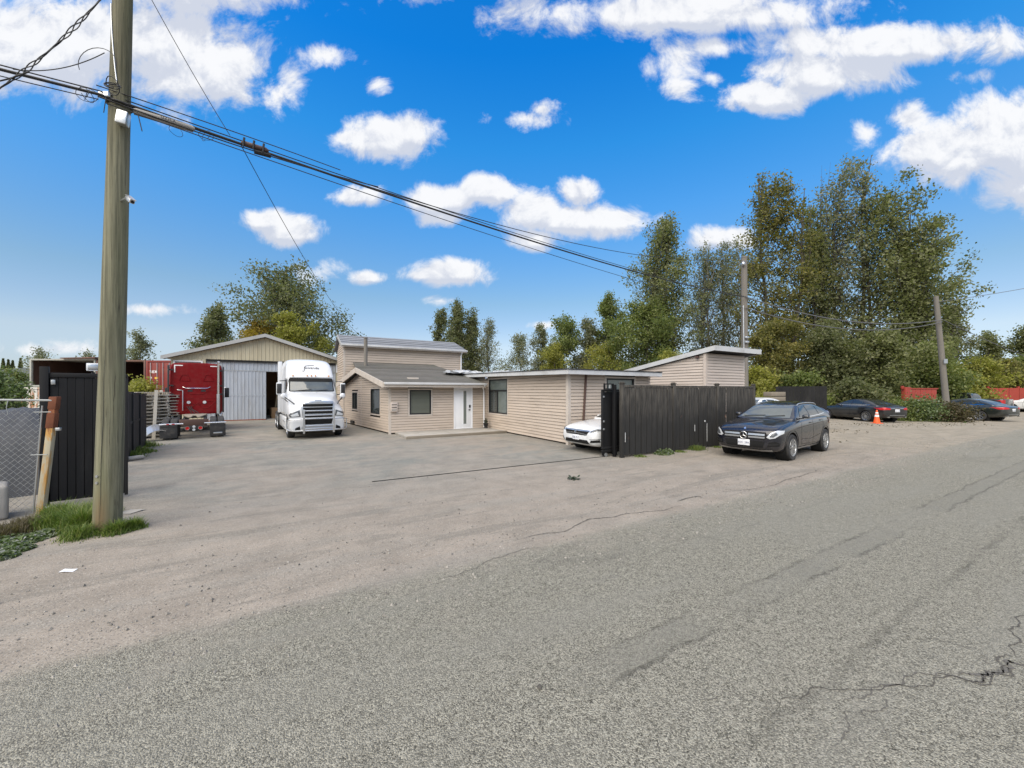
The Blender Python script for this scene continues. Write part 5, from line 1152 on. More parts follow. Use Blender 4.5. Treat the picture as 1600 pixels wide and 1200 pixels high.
def car(sp, root):
    body, cab, bb, cb = car_body(sp, root); fx = lambda x: sp['L'] / 2 - x
    allb = bvh_of(body.data, cab.data)
    for s in (1, -1):
        gs, gc = caster(bb, 'side', s), caster(cb, 'side', s)
        for poly in sp['side_glass']: patch(gc, [(fx(x), z) for x, z in poly], .006, 'side_window', 'carglass', cab, 3)
        if sp.get('chrome_trim'): strip(gc, [(fx(x), z) for x, z in sp['chrome_trim']], .022, .010, 'window_trim', 'chrome', cab)
        for q in sp['seams']: strip(gs, [(fx(x), z) for x, z in q], .010, .0025, 'panel_gap', 'seam', body)
        for x, z in sp['handles']:
            p = gs(fx(x), z, .012); mb = MB(); mb.cb(p, (.20, .03, .028)); mb.build('door_handle', M[sp['paint'] if not sp.get('chrome_handles') else 'chrome'], body, bevel=.010)
        mx, mz = sp['mirror']; p = Vector((fx(mx), s * (sp['wb'] + .11), mz)); mb = MB(); mb.hexa([p + Vector((-.07, -.09, -.055)), p + Vector((.05, -.08, -.05)), p + Vector((.05, .09, -.045)), p + Vector((-.07, .10, -.05))], [p + Vector((-.07, -.09, .06)), p + Vector((.04, -.08, .05)), p + Vector((.035, .08, .045)), p + Vector((-.07, .10, .065))]); mb.build('mirror', M[sp.get('mirror_paint', sp['paint'])], root, bevel=.03, seg=3)
        mb = MB(); mb.tube([(fx(mx) - .02, s * (sp['wb'] - .05), mz - .06), (fx(mx) - .02, s * (sp['wb'] + .06), mz - .045)], .02, 8); mb.build('mirror_stalk', M['blackplastic'], root)
        if sp.get('clad'):
            for wx in sp['wx']:
                r0 = sp['r'] + sp.get('gap', .055) + .022; a0_, a1_ = sp.get('cl_ang', (-6, 186)); pts = [(fx(wx) + r0 * math.cos(R(a)), sp['r'] + r0 * math.sin(R(a))) for a in np.linspace(a0_, a1_, 24)]; strip(gs, pts, .055, .010, 'arch_cladding', 'blackplastic', body, .08)
        if sp.get('sill'): strip(gs, [(fx(x), z) for x, z in sp['sill']], .06, .014, 'sill_strip', sp.get('sill_mat', 'blackplastic'), body)
        yo = sp['W'] / 2 - .105
        for wx in sp['wx']: wheel(root, fx(wx), s * yo, sp['r'], .22, s, sp.get('spokes', 5), sp.get('rimmat', 'rim'))
    gf = caster(cb, 'front', 1); gr = caster(cb, 'front', -1)
    wsb, wst, zb_, zt_ = sp['ws']; patch(gf, [(-wsb, zb_), (wsb, zb_), (wst, zt_), (-wst, zt_)], .006, 'windscreen', sp.get('wsmat', 'carglass'), cab, 4)
    rwb, rwt, zb_, zt_ = sp['rw']; patch(gr, [(-rwb, zb_), (rwb, zb_), (rwt, zt_), (-rwt, zt_)], .006, 'rear_window', 'carglass', cab, 4)
    return body, cab, bb, cb
def mirror_patch(g, poly, off, name, m, parent, cuts=3):
    for s in (1, -1): patch(g, [(s * u, v) for u, v in poly], off, name, m, parent, cuts)
def plate(parent, p, rot, txt, w=.31, h=.16):
    mb = MB(); mb.box(-.006, .006, -w / 2, w / 2, -h / 2, h / 2, Matrix.Translation(p) @ Matrix.Rotation(rot, 4, 'Z')); o = mb.build('number_plate', M['plate'], parent, bevel=.003)
    me = text_mesh(txt, .085, .001); q = link('plate_number', me, M['p_blue'], o); q.location = Vector(p) + Matrix.Rotation(rot, 3, 'Z') @ Vector((.0075, 0, -.008)); q.rotation_euler = (R(90), 0, R(90) + rot); return o

# --- near-black crossover on the street
th = R(216); hd = Vector((math.cos(th), math.sin(th), 0)); lf = Vector((-math.sin(th), math.cos(th), 0))
fwp, rwp = gp(1236, 719.5), gp(1291, 705)
SUVL, SUVW = 4.62, 1.90
suv_wx = (.92, 3.72); SY = .94
ctr = (fwp + rwp) / 2 - lf * (SUVW / 2 - .02) * SY ; ctr = ctr + hd * ((suv_wx[0] + suv_wx[1]) / 2 - SUVL / 2) 
SV = thing('crossover_car', 'near-black crossover car with star badge parked on the street in front of the fence', 'car', ctr, th); SV.scale = (1, SY, 1)
suv = dict(L=SUVL, W=SUVW, r=.365, wx=suv_wx, paint='p_navy', gap=.06,
           st=[(.00, .64, .46, .70, .02, .8), (.03, .76, .34, .82, .03, .8), (.14, .875, .26, .905, .035, .80), (.40, .925, .235, .97, .05, .80), (.90, .945, .225, 1.04, .06, .80), (1.40, .95, .225, 1.11, .05, .82), (2.1, .945, .225, 1.12, .03, .86), (3.0, .95, .225, 1.15, .03, .86), (3.8, .95, .235, 1.17, .03, .84), (4.2, .925, .27, 1.16, .03, .82), (4.48, .85, .34, 1.10, .02, .8), (4.60, .74, .44, 1.00, .0, .8)],
           roof=[(1.20, 1.10), (1.45, 1.19), (1.78, 1.38), (2.10, 1.515), (2.5, 1.585), (3.0, 1.61), (3.5, 1.59), (3.95, 1.52), (4.25, 1.40), (4.44, 1.24), (4.52, 1.13)], belt=1.09, wb=.875, wr=.60,
           side_glass=[[(1.78, 1.165), (2.56, 1.185), (2.56, 1.50), (2.22, 1.475), (1.98, 1.34)], [(2.65, 1.19), (3.42, 1.215), (3.42, 1.475), (2.65, 1.51)], [(3.50, 1.22), (4.10, 1.26), (3.92, 1.38), (3.50, 1.465)]],
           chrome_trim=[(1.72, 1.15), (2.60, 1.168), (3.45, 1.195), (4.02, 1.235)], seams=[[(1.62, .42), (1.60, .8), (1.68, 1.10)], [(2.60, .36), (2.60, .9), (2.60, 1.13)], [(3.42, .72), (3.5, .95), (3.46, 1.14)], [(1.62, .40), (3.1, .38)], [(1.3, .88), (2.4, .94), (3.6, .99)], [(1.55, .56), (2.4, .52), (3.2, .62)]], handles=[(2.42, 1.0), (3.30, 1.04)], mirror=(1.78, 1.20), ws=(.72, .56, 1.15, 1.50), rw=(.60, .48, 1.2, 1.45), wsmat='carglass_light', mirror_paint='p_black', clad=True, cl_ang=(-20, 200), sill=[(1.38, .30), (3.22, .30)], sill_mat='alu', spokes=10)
body, cab, bb, cb = car(suv, SV)
g = caster(bb, 'front', 1)
patch(g, [(-.56, .60), (.56, .60), (.61, .72), (.58, .81), (-.58, .81), (-.61, .72)], .004, 'grille', 'seam', body)
for z in (.665, .74): strip(g, [(-.56, z), (-.12, z)], .046, .018, 'grille_bar', 'alu', body); strip(g, [(.12, z), (.56, z)], .046, .018, 'grille_bar', 'alu', body)
p = g(0, .705, .045); mb = MB()
mb.tube([p + Vector((0, .098 * math.cos(w), .098 * math.sin(w))) for w in [2 * math.pi * k / 28 for k in range(28)]], .010, 8, closed=True)
for k in range(3): w = R(90 + 120 * k); mb.tube([p, p + Vector((0, .095 * math.cos(w), .095 * math.sin(w)))], [.013, .004], 6)
mb.build('star_badge', M['chrome'], body)
mb = MB(); mb.lathe([(0, 0), (.095, 0), (.095, .01), (0, .01)], 24, Matrix.Translation(p + Vector((-.03, 0, 0))), 'x'); mb.build('badge_disc', M['seam'], body)
p2 = g(0, .885, .012); mb = MB(); mb.cyl(p2, p2 + Vector((.008, 0, .004)), .03, n=14); mb.build('bonnet_badge', M['chrome'], body)
mirror_patch(g, [(.60, .68), (.68, .64), (.80, .67), (.905, .78), (.90, .86), (.82, .87), (.70, .80)], .008, 'headlight', 'lamp', body, 4)
mirror_patch(g, [(.68, .69), (.76, .685), (.84, .76), (.80, .83), (.72, .78)], .013, 'lamp_inner', 'lamp_dark', body, 3)
patch(g, [(-.50, .38), (.50, .38), (.56, .56), (-.56, .56)], .006, 'lower_grille', 'seam', body)
mirror_patch(g, [(.62, .42), (.86, .44), (.88, .52), (.80, .58), (.66, .54)], .007, 'air_intake', 'seam', body)
mirror_patch(g, [(.64, .47), (.86, .49), (.86, .505), (.64, .49)], .016, 'intake_fin', 'blackplastic', body, 2)
strip(g, [(-.72, .325), (-.4, .30), (.4, .30), (.72, .325)], .05, .014, 'front_skid', 'alu', body)
plate(body, g(0, .50, .02), 0, 'AX1 28R', .33, .17)
for s in (1, -1):
    mb = MB(); pts = [cb.ray_cast(Vector((SUVL / 2 - x, s * .60, 4)), Vector((0, 0, -1)))[0] for x in np.linspace(2.2, 3.9, 12)]; pts = [q + Vector((0, 0, .035)) for q in pts]; pts[0].z -= .03; pts[-1].z -= .03; mb.tube(pts, .017, 8); mb.build('roof_rail', M['alu'], cab)
gt_ = caster(cb, 'top'); patch(gt_, [(SUVL / 2 - 2.3, -.46), (SUVL / 2 - 3.4, -.46), (SUVL / 2 - 3.4, .46), (SUVL / 2 - 2.3, .46)], .004, 'glass_roof', 'carglass', cab, 3)
gb = caster(bb, 'top')
for s in (1, -1): strip(gb, [(SUVL / 2 - .35, s * .52), (SUVL / 2 - .9, s * .60), (SUVL / 2 - 1.38, s * .66)], .012, .003, 'bonnet_crease', 'seam', body)
mb = MB(); q = [gf_ for gf_ in (caster(cb, 'front', 1)(-.58, 1.165, .02), caster(cb, 'front', 1)(.02, 1.20, .02))]; mb.tube(q, .012, 6); q = [caster(cb, 'front', 1)(.05, 1.165, .02), caster(cb, 'front', 1)(.55, 1.21, .02)]; mb.tube(q, .012, 6); mb.build('wiper', M['blackplastic'], cab)

# --- sedans
def sedan_spec(p, **kw):
    d = dict(L=4.85, W=1.84, r=.335, wx=(.95, 3.72), paint=p,
             st=[(.00, .60, .42, .62, .02, .8), (.04, .74, .30, .72, .03, .8), (.18, .85, .22, .80, .04, .80), (.50, .90, .19, .87, .05, .80), (1.0, .915, .18, .93, .055, .80), (1.45, .92, .18, .97, .04, .82), (2.2, .92, .18, .99, .02, .86), (3.2, .92, .18, 1.01, .02, .86), (3.9, .92, .20, 1.03, .03, .82), (4.4, .89, .25, 1.02, .035, .8), (4.72, .82, .32, .98, .03, .8), (4.84, .72, .42, .88, .0, .8)],
             roof=[(1.30, .97), (1.6, 1.08), (2.0, 1.28), (2.3, 1.395), (2.7, 1.45), (3.1, 1.445), (3.5, 1.37), (3.9, 1.22), (4.25, 1.07), (4.4, 1.03)], belt=.965, wb=.83, wr=.55,
             side_glass=[[(1.85, 1.02), (2.62, 1.035), (2.62, 1.37), (2.36, 1.345), (2.08, 1.22)], [(2.70, 1.037), (3.35, 1.055), (3.40, 1.24), (3.25, 1.34), (2.70, 1.375)], [(3.46, 1.06), (3.80, 1.085), (3.55, 1.22)]],
             chrome_trim=[(1.75, 1.005), (2.65, 1.018), (3.40, 1.036), (3.88, 1.07)], seams=[[(1.68, .34), (1.66, .7), (1.74, .98)], [(2.66, .28), (2.66, .98)], [(3.36, .60), (3.45, .85), (3.40, 1.0)], [(1.68, .33), (3.1, .31)], [(1.4, .74), (2.5, .80), (3.9, .86)]], handles=[(2.48, .86), (3.28, .89)], mirror=(1.86, 1.04), ws=(.68, .52, 1.03, 1.36), rw=(.60, .46, 1.08, 1.36), spokes=10, sill=[(1.4, .24), (3.25, .24)], sill_mat=p)
    d.update(kw); return d
def rear_end(bb, body, chrome=True, txt='DR4 07K', L=4.85):
    g = caster(bb, 'front', -1)
    mirror_patch(g, [(.42, .80), (.85, .78), (.88, .90), (.72, .93), (.42, .88)], .008, 'tail_light', 'tail', body, 3)
    if chrome: strip(g, [(-.42, .87), (.42, .87)], .025, .012, 'boot_trim', 'chrome', body)
    strip(g, [(-.72, .44), (.72, .44)], .10, .010, 'rear_valance', 'blackplastic', body); strip(g, [(-.80, .56), (.80, .56)], .012, .003, 'panel_gap', 'seam', body); strip(g, [(-.5, .46), (.5, .46)], .02, .016, 'bumper_trim', 'alu', body)
    plate(body, g(0, .74, .012), R(180), txt)
    for s in (1, -1): mb = MB(); p = g(s * .55, .40, 0); mb.cyl(p + Vector((.05, 0, -.05)), p + Vector((-.05, 0, -.05)), .04, n=14); mb.build('exhaust', M['chrome'], body)
    gs = [caster(bb, 'side', s) for s in (1, -1)]
    for q in gs: patch(q, [(-L / 2 + .10, .80), (-L / 2 + .40, .83), (-L / 2 + .36, .90), (-L / 2 + .12, .92)], .006, 'tail_light', 'tail', body, 2)
def front_end(bb, body, txt, L=4.85):
    g = caster(bb, 'front', 1)
    patch(g, [(-.48, .57), (.48, .57), (.58, .70), (.50, .735), (-.50, .735), (-.58, .70)], .004, 'grille', 'seam', body)
    strip(g, [(-.60, .715), (-.15, .705), (.15, .705), (.60, .715)], .03, .014, 'grille_bar', 'alu', body); strip(g, [(-.5, .60), (-.2, .625), (.2, .625), (.5, .60)], .018, .012, 'grille_bar', 'alu', body)
    mb = MB(); p = g(0, .668, .03); mb.tube([p + Vector((0, a, b)) for a, b in ((-.055, .05), (-.042, -.045), (.042, -.045), (.055, .05))], .008, 6, closed=True); mb.tube([p + Vector((0, -.035, .028)), p + Vector((0, -.025, -.03))], .008, 6); mb.tube([p + Vector((0, .035, .028)), p + Vector((0, .025, -.03))], .008, 6); mb.tube([p + Vector((0, -.03, .0)), p + Vector((0, .03, 0))], .008, 6); mb.build('badge', M['chrome'], body)
    mirror_patch(g, [(.56, .66), (.74, .66), (.90, .76), (.89, .82), (.76, .80), (.60, .72)], .007, 'headlight', 'lamp', body, 4)
    mirror_patch(g, [(.62, .68), (.74, .68), (.85, .76), (.76, .775), (.64, .71)], .012, 'lamp_inner', 'lamp_dark', body, 3)
    patch(g, [(-.60, .31), (.60, .31), (.52, .43), (-.52, .43)], .006, 'lower_grille', 'seam', body)
    mirror_patch(g, [(.62, .36), (.84, .38), (.84, .46), (.66, .44)], .007, 'air_intake', 'seam', body)
    mirror_patch(g, [(.62, .46), (.85, .48), (.85, .495), (.62, .475)], .014, 'fog_trim', 'chrome', body, 2)
    plate(body, g(0, .49, .012), 0, txt)
th2 = R(180 + 30)
WS = thing('white_sedan', 'white sedan with chrome grille half hidden behind the sliding gate', 'car', S(7.90 + 2.43, 9.60), th2)
body, cab, bb, cb = car(sedan_spec('p_white', mirror_paint='p_white'), WS); front_end(bb, body, 'KB6 91T')
# black sedan seen from behind its left quarter, near the cone
p = gp(1351, 658.6); th3 = R(94)
BS = thing('black_sedan', 'black sedan with red tail lights parked beside the orange cone', 'car', p + Vector((.92 - .02, 0, 0)) + Vector((math.cos(th3), math.sin(th3), 0)) * (3.72 - 2.425), th3)
body, cab, bb, cb = car(sedan_spec('p_black', L=4.85), BS); rear_end(bb, body)
p = gp(1530, 657.5); th4 = R(104)
BS2 = thing('dark_sedan', 'dark sedan with silver wheels behind the shrub heap at the leaning pole', 'car', p + Vector((-math.sin(th4), math.cos(th4), 0)) * -.90 + Vector((math.cos(th4), math.sin(th4), 0)) * (3.72 - 2.425), th4)
body, cab, bb, cb = car(sedan_spec('p_green', spokes=7), BS2); rear_end(bb, body, False, 'HT2 55M')
# black pickup
p = gp(1534, 646); th5 = R(110); hd5 = Vector((math.cos(th5), math.sin(th5), 0)); lf5 = Vector((-math.sin(th5), math.cos(th5), 0))
PK = thing('pickup_truck', 'black pickup truck with long bed parked behind the dark sedan', 'pickup', p - lf5 * .95 + hd5 * (4.35 - 2.8), th5)
pk = dict(L=5.6, W=1.95, r=.39, wx=(.95, 4.35), paint='p_black', gap=.07,
          st=[(.00, .80, .50, 1.0, .02, .85), (.05, .90, .42, 1.08, .03, .85), (.3, .96, .38, 1.12, .05, .85), (1.2, .975, .36, 1.17, .05, .85), (1.7, .975, .36, 1.2, .03, .88), (2.8, .975, .36, 1.22, .02, .9), (3.6, .975, .36, 1.26, .0, .93), (4.5, .975, .38, 1.27, .0, .93), (5.5, .97, .45, 1.27, .0, .93), (5.6, .94, .50, 1.25, .0, .93)],
          roof=[(1.5, 1.19), (1.8, 1.36), (2.1, 1.58), (2.4, 1.74), (2.8, 1.80), (3.3, 1.79), (3.58, 1.72), (3.70, 1.5), (3.74, 1.22)], belt=1.19, wb=.86, wr=.64, side_glass=[[(2.0, 1.26), (2.72, 1.27), (2.72, 1.69), (2.48, 1.67), (2.25, 1.52)], [(2.80, 1.27), (3.50, 1.28), (3.46, 1.67), (2.80, 1.70)]],
          seams=[[(1.9, .48), (1.9, 1.18)], [(2.76, .48), (2.76, 1.18)], [(3.6, .48), (3.6, 1.2)], [(1.9, .5), (3.6, .5)]], handles=[(2.62, 1.06), (3.45, 1.08)], mirror=(2.05, 1.30), ws=(.72, .58, 1.26, 1.66), rw=(.6, .5, 1.32, 1.66), spokes=6, clad=True)
body, cab, bb, cb = car(pk, PK); g = caster(bb, 'front', -1); mirror_patch(g, [(.86, .85), (.95, .85), (.95, 1.18), (.86, 1.18)], .008, 'tail_light', 'tail', body, 2); strip(g, [(-.9, .58), (.9, .58)], .14, .03, 'rear_bumper', 'chrome', body)
for s in (1, -1): patch(caster(bb, 'side', s), [(-2.78, .85), (-2.66, .85), (-2.66, 1.18), (-2.78, 1.18)], .008, 'tail_light', 'tail', body, 2)
# white wagon at the right edge
p = gp(1580, 643.5); th6 = R(110); hd6 = Vector((math.cos(th6), math.sin(th6), 0)); lf6 = Vector((-math.sin(th6), math.cos(th6), 0))
wg_spec = dict(suv); wg_spec.update(paint='p_white', spokes=0, rimmat='rim_dark', roofpaint='p_white', wsmat='carglass', mirror_paint='p_white', sill_mat='blackplastic')
WG = thing('white_wagon', 'white sport utility car cut by the right edge beyond the pickup', 'car', p - lf6 * .93 + hd6 * (.92 - 2.31), th6)
car(wg_spec, WG)
# white hatchback and dark blue car half hidden behind the fence end and the crossover
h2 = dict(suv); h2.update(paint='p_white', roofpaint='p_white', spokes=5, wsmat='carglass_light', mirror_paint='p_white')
WHc = thing('white_hatchback', 'white car mostly hidden behind the right end of the board fence', 'car', ap(1172, 640, 20.5) * Vector((1, 1, 0)), R(212)); car(h2, WHc)
BLc = thing('blue_car', 'dark blue sedan whose roof shows over the near-black crossover', 'car', ap(1228, 640, 19.3) * Vector((1, 1, 0)), R(205)); car(sedan_spec('p_blue', mirror_paint='p_blue'), BLc)

# ------------------------------------------------------------------ white highway tractor, facing the camera
WT = thing('white_truck', 'white semi truck with chrome bull bar facing the camera between warehouse and office', 'truck', gp(497, 684.5), R(-55)); WT.scale = (.885,) * 3
def rr(x, pts): return (x, pts)
hood = [rr(.02, [(0, .92), (.80, .92), (1.02, .95), (1.05, 1.10), (.95, 1.22), (.70, 1.40), (.58, 1.66), (.30, 1.72), (0, 1.73)]),
        rr(-.10, [(0, .80), (.9, .80), (1.12, .84), (1.15, 1.12), (1.06, 1.30), (.80, 1.48), (.64, 1.76), (.32, 1.83), (0, 1.84)]),
        rr(-.45, [(0, .80), (1.0, .80), (1.19, .84), (1.20, 1.22), (1.12, 1.42), (.88, 1.60), (.72, 1.86), (.36, 1.93), (0, 1.94)]),
        rr(-1.1, [(0, .80), (1.0, .80), (1.20, .84), (1.21, 1.38), (1.14, 1.58), (.98, 1.76), (.84, 1.97), (.42, 2.04), (0, 2.05)]),
        rr(-1.75, [(0, .80), (1.0, .80), (1.20, .84), (1.21, 1.55), (1.17, 1.78), (1.08, 1.94), (.98, 2.08), (.5, 2.14), (0, 2.15)]),
        rr(-1.95, [(0, .80), (1.0, .80), (1.20, .84), (1.21, 1.6), (1.17, 1.82), (1.09, 1.97), (1.0, 2.1), (.5, 2.16), (0, 2.17)])]
cut = []
for s in (1, -1): c = MB(); c.cyl((-.98, s * .80, .52), (-.98, s * 1.5, .52), .62, n=36); cut.append(c)
hood_me = subsurf_mesh(*loft(hood), 2, cut); hoodo = link('hood', hood_me, M['p_truckwhite'], WT)
def csec(wb_, zb, wt_, zt): return [(0, zb), (wb_ * .9, zb), (wb_, zb + .05), (wb_, zb + .6), (wb_, 2.1 if zt > 2.4 else zb + .7), (wb_ - (wb_ - wt_) * .45, (2.1 + zt) / 2 if zt > 2.4 else zt - .2), (wt_, zt - .16), (wt_ * .86, zt - .02), (wt_ * .45, zt + .03), (0, zt + .04)]
cabp = [(-1.72, 2.12), (-1.95, 2.48), (-2.12, 2.82), (-2.25, 3.02), (-2.55, 3.42), (-2.95, 3.72), (-3.4, 3.87), (-4.2, 3.93), (-5.15, 3.93), (-5.2, 3.92)]
cabst = []
for x, z in cabp:
    f = max(0, min(1, (z - 2.12) / 1.8)); wt_ = 1.10 - .02 * f if z > 2.9 else 1.02
    cabst.append((x, csec(1.16 if x > -3.0 else 1.22, .95, wt_, max(z, 2.2))))
cab_me = subsurf_mesh(*loft(cabst), 2); cabo = link('cab', cab_me, M['p_truckwhite'], WT)
hb, cb = bvh_of(hood_me), bvh_of(cab_me); gh, gc = caster(hb, 'front', 1), caster(cb, 'front', 1)
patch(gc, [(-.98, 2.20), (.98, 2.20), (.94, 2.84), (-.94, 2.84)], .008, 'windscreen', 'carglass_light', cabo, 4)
patch(gc, [(-.96, 2.68), (.96, 2.68), (.95, 2.86), (-.95, 2.86)], .03, 'sun_visor', 'seam', cabo, 4)
strip(gc, [(-.98, 2.20), (.98, 2.20)], .04, .012, 'screen_seal', 'seam', cabo); strip(gc, [(-1.0, 2.2), (-.97, 2.84)], .05, .012, 'screen_seal', 'seam', cabo); strip(gc, [(1.0, 2.2), (.97, 2.84)], .05, .012, 'screen_seal', 'seam', cabo)
strip(gc, [(-1.06, 2.90), (1.06, 2.90)], .02, .004, 'panel_gap', 'seam', cabo)
for y in (-.82, -.19, 0, .19, .82): mb = MB(); p = gc(y, 2.98, .02); mb.cb(p, (.10, .05, .07)); mb.build('marker_light', M['amber'], cabo, bevel=.015)
me = text_mesh('Jawanda', .22, .002); q = link('company_name', me, M['print_dark'], cabo)
# the script emblem sits on the sloped roof fairing
pa, pb = gc(0, 3.30, .012), gc(0, 3.46, .012)
up_ = (pb - pa).normalized(); ri = Vector((0, 1, 0)); nn = ri.cross(up_)
q.matrix_local = Matrix(((ri.x, up_.x, nn.x, 0), (ri.y, up_.y, nn.y, 0), (ri.z, up_.z, nn.z, 0), (0, 0, 0, 1))); q.location = gc(0.05, 3.40, .02)
mb = MB(); mb.tube([gc(y, z, .015) for y, z in ((-.40, 3.24), (-.34, 3.20), (-.29, 3.28), (-.27, 3.40), (-.22, 3.50), (-.05, 3.53), (.18, 3.54))], .011, 6); mb.build('emblem_flourish', M['print_dark'], cabo)
# grille
patch(gh, [(-.60, .98), (.60, .98), (.66, 1.64), (-.66, 1.64)], .01, 'grille', 'seam', hoodo, 4)
for z in (1.13, 1.30, 1.46, 1.62): strip(gh, [(-.64, z), (.64, z)], .034, .03, 'grille_bar', 'alu', hoodo)
for s in (1, -1): strip(gh, [(s * .62, .98), (s * .67, 1.64)], .06, .03, 'grille_surround', 'alu', hoodo)
strip(gh, [(-.66, 1.68), (-.3, 1.70), (.3, 1.70), (.66, 1.68)], .05, .02, 'grille_surround', 'alu', hoodo); strip(gh, [(-.14, 1.76), (.14, 1.76)], .035, .014, 'badge', 'chrome', hoodo)
mirror_patch(gh, [(.72, 1.03), (1.12, 1.00), (1.17, 1.10), (1.10, 1.20), (.76, 1.32)], .012, 'headlight', 'lamp_dark', hoodo, 4)
mirror_patch(gh, [(.78, 1.06), (1.06, 1.03), (1.10, 1.10), (.84, 1.22)], .02, 'lamp_inner', 'lamp', hoodo, 3)
# bumper
bp_st = [(.12, [(0, .36), (.9, .36), (1.0, .42), (1.02, .6), (1.0, .80), (.95, .86), (.5, .88), (0, .88)]), (.04, [(0, .32), (1.0, .32), (1.13, .38), (1.16, .6), (1.14, .86), (1.08, .95), (.5, .97), (0, .97)]), (-.30, [(0, .32), (1.1, .32), (1.2, .38), (1.22, .6), (1.21, .90), (1.14, .98), (.6, .99), (0, .99)]), (-.42, [(0, .34), (1.1, .34), (1.2, .4), (1.21, .6), (1.2, .9), (1.14, .97), (.6, .98), (0, .98)])]
bme = subsurf_mesh(*loft(bp_st), 2); bo = link('bumper', bme, M['p_truckwhite'], WT); gb_ = caster(bvh_of(bme), 'front', 1)
patch(gb_, [(-.56, .66), (.56, .66), (.62, .92), (-.62, .92)], .01, 'lower_grille', 'seam', bo, 3)
mirror_patch(gb_, [(.74, .44), (.96, .42), (.94, .52), (.76, .60)], .01, 'fog_lamp', 'seam', bo, 2)
strip(gb_, [(-.7, .52), (.7, .52)], .10, .012, 'bumper_step', 'alu', bo)
bb_ = MB()
for s in (1, -1):
    bb_.tube([(.34, s * .62, .28), (.36, s * .62, .7), (.30, s * .62, 1.36)], .045, 10)
    bb_.tube([(.30, s * .62, .92), (.30, s * 1.02, .92), (.16, s * 1.20, .90), (-.1, s * 1.27, .84), (-.1, s * 1.27, .5), (.10, s * 1.20, .42), (.30, s * .98, .40), (.34, s * .62, .40)], .028, 8)
for z in (1.30, 1.10, .94, .62, .50, .40): bb_.tube([(.33, -.62, z), (.36, 0, z), (.33, .62, z)], .026 if z > .9 else .034, 8)
bb_.build('bull_bar', M['alu'], WT)
for s in (1, -1):
    g = caster(cb, 'side', s)
    patch(g, [(-1.98, 2.16), (-2.78, 2.10), (-2.78, 2.80), (-2.22, 2.80)], .008, 'side_window', 'carglass', cabo, 3)
    strip(g, [(-2.0, 1.0), (-1.95, 2.1), (-2.2, 2.84), (-2.86, 2.84), (-2.86, 1.0)], .014, .004, 'door_gap', 'seam', cabo)
    strip(g, [(-3.05, .98), (-3.05, 3.7)], .02, .004, 'panel_gap', 'seam', cabo)
    p = g(-2.7, 1.85, .02); mb = MB(); mb.cb(p, (.22, .04, .05)); mb.build('door_handle', M['blackplastic'], cabo, bevel=.01)
    # mirrors on arms, round hood mirrors
    mb = MB(); mb.tube([(-1.95, s * 1.12, 2.72), (-1.82, s * 1.42, 2.70)], .022, 6); mb.tube([(-1.90, s * 1.16, 2.02), (-1.82, s * 1.42, 2.06)], .03, 6); mb.build('mirror_arm', M['blackplastic'], WT)
    mb = MB(); mb.box(-1.90, -1.78, min(s * 1.32, s * 1.56), max(s * 1.32, s * 1.56), 2.02, 2.62); mm = mb.build('mirror', M['p_truckwhite'], WT, bevel=.04, seg=3)
    mb = MB(); mb.box(-1.782, -1.770, min(s * 1.34, s * 1.54), max(s * 1.34, s * 1.54), 2.08, 2.56); mb.build('mirror_case', M['blackplastic'], mm, bevel=.005)
    mb = MB(); mb.tube([(-.45, s * .93, 1.60), (-.95, s * 1.18, 1.84), (-1.15, s * 1.30, 1.93)], .024, 6); mb.tube([(-1.35, s * 1.14, 1.70), (-1.15, s * 1.30, 1.86)], .022, 6); mb.build('hood_mirror_arm', M['blackplastic'], WT)
    mb = MB(); mb.lathe([(0, .10), (.09, .08), (.13, .02), (.14, -.02), (.12, -.05), (0, -.05)], 18, Matrix.Translation((-1.15, s * 1.30, 1.96)), 'x'); mb.build('hood_mirror', M['p_truckwhite'], WT)
    wheel(WT, -.98, s * 1.03, .51, .30, s, 0, 'alu')
    for x in (-5.9, -7.2): wheel(WT, x, s * .98, .51, .56, s, 0, 'alu')
    mb = MB(); mb.box(-5.2, -1.75, min(s * 1.02, s * 1.20), max(s * 1.02, s * 1.20), .32, .92); mb.build('side_skirt', M['p_truckwhite'], WT, bevel=.04, seg=3)
    mb = MB(); mb.box(-2.9, -1.85, min(s * 1.10, s * 1.225), max(s * 1.10, s * 1.225), .40, .46); mb.box(-2.9, -1.85, min(s * 1.10, s * 1.225), max(s * 1.10, s * 1.225), .68, .74); mb.build('step', M['alu'], WT, bevel=.01)
    mb = MB(); mb.box(-5.75, -5.205, min(s * 1.06, s * 1.26), max(s * 1.06, s * 1.26), 1.0, 3.86); mb.build('side_extender', M['p_truckwhite'], WT, bevel=.03)
MB().box(-7.9, -1.0, -.42, .42, .62, .92).build('chassis', M['blackplastic'], WT, bevel=.02)
mb = MB(); mb.tube([gc(-.7, 2.215, .03), gc(-.05, 2.27, .03)], .016, 6); mb.tube([gc(.1, 2.215, .03), gc(.7, 2.26, .03)], .016, 6); mb.build('wiper', M['blackplastic'], cabo)

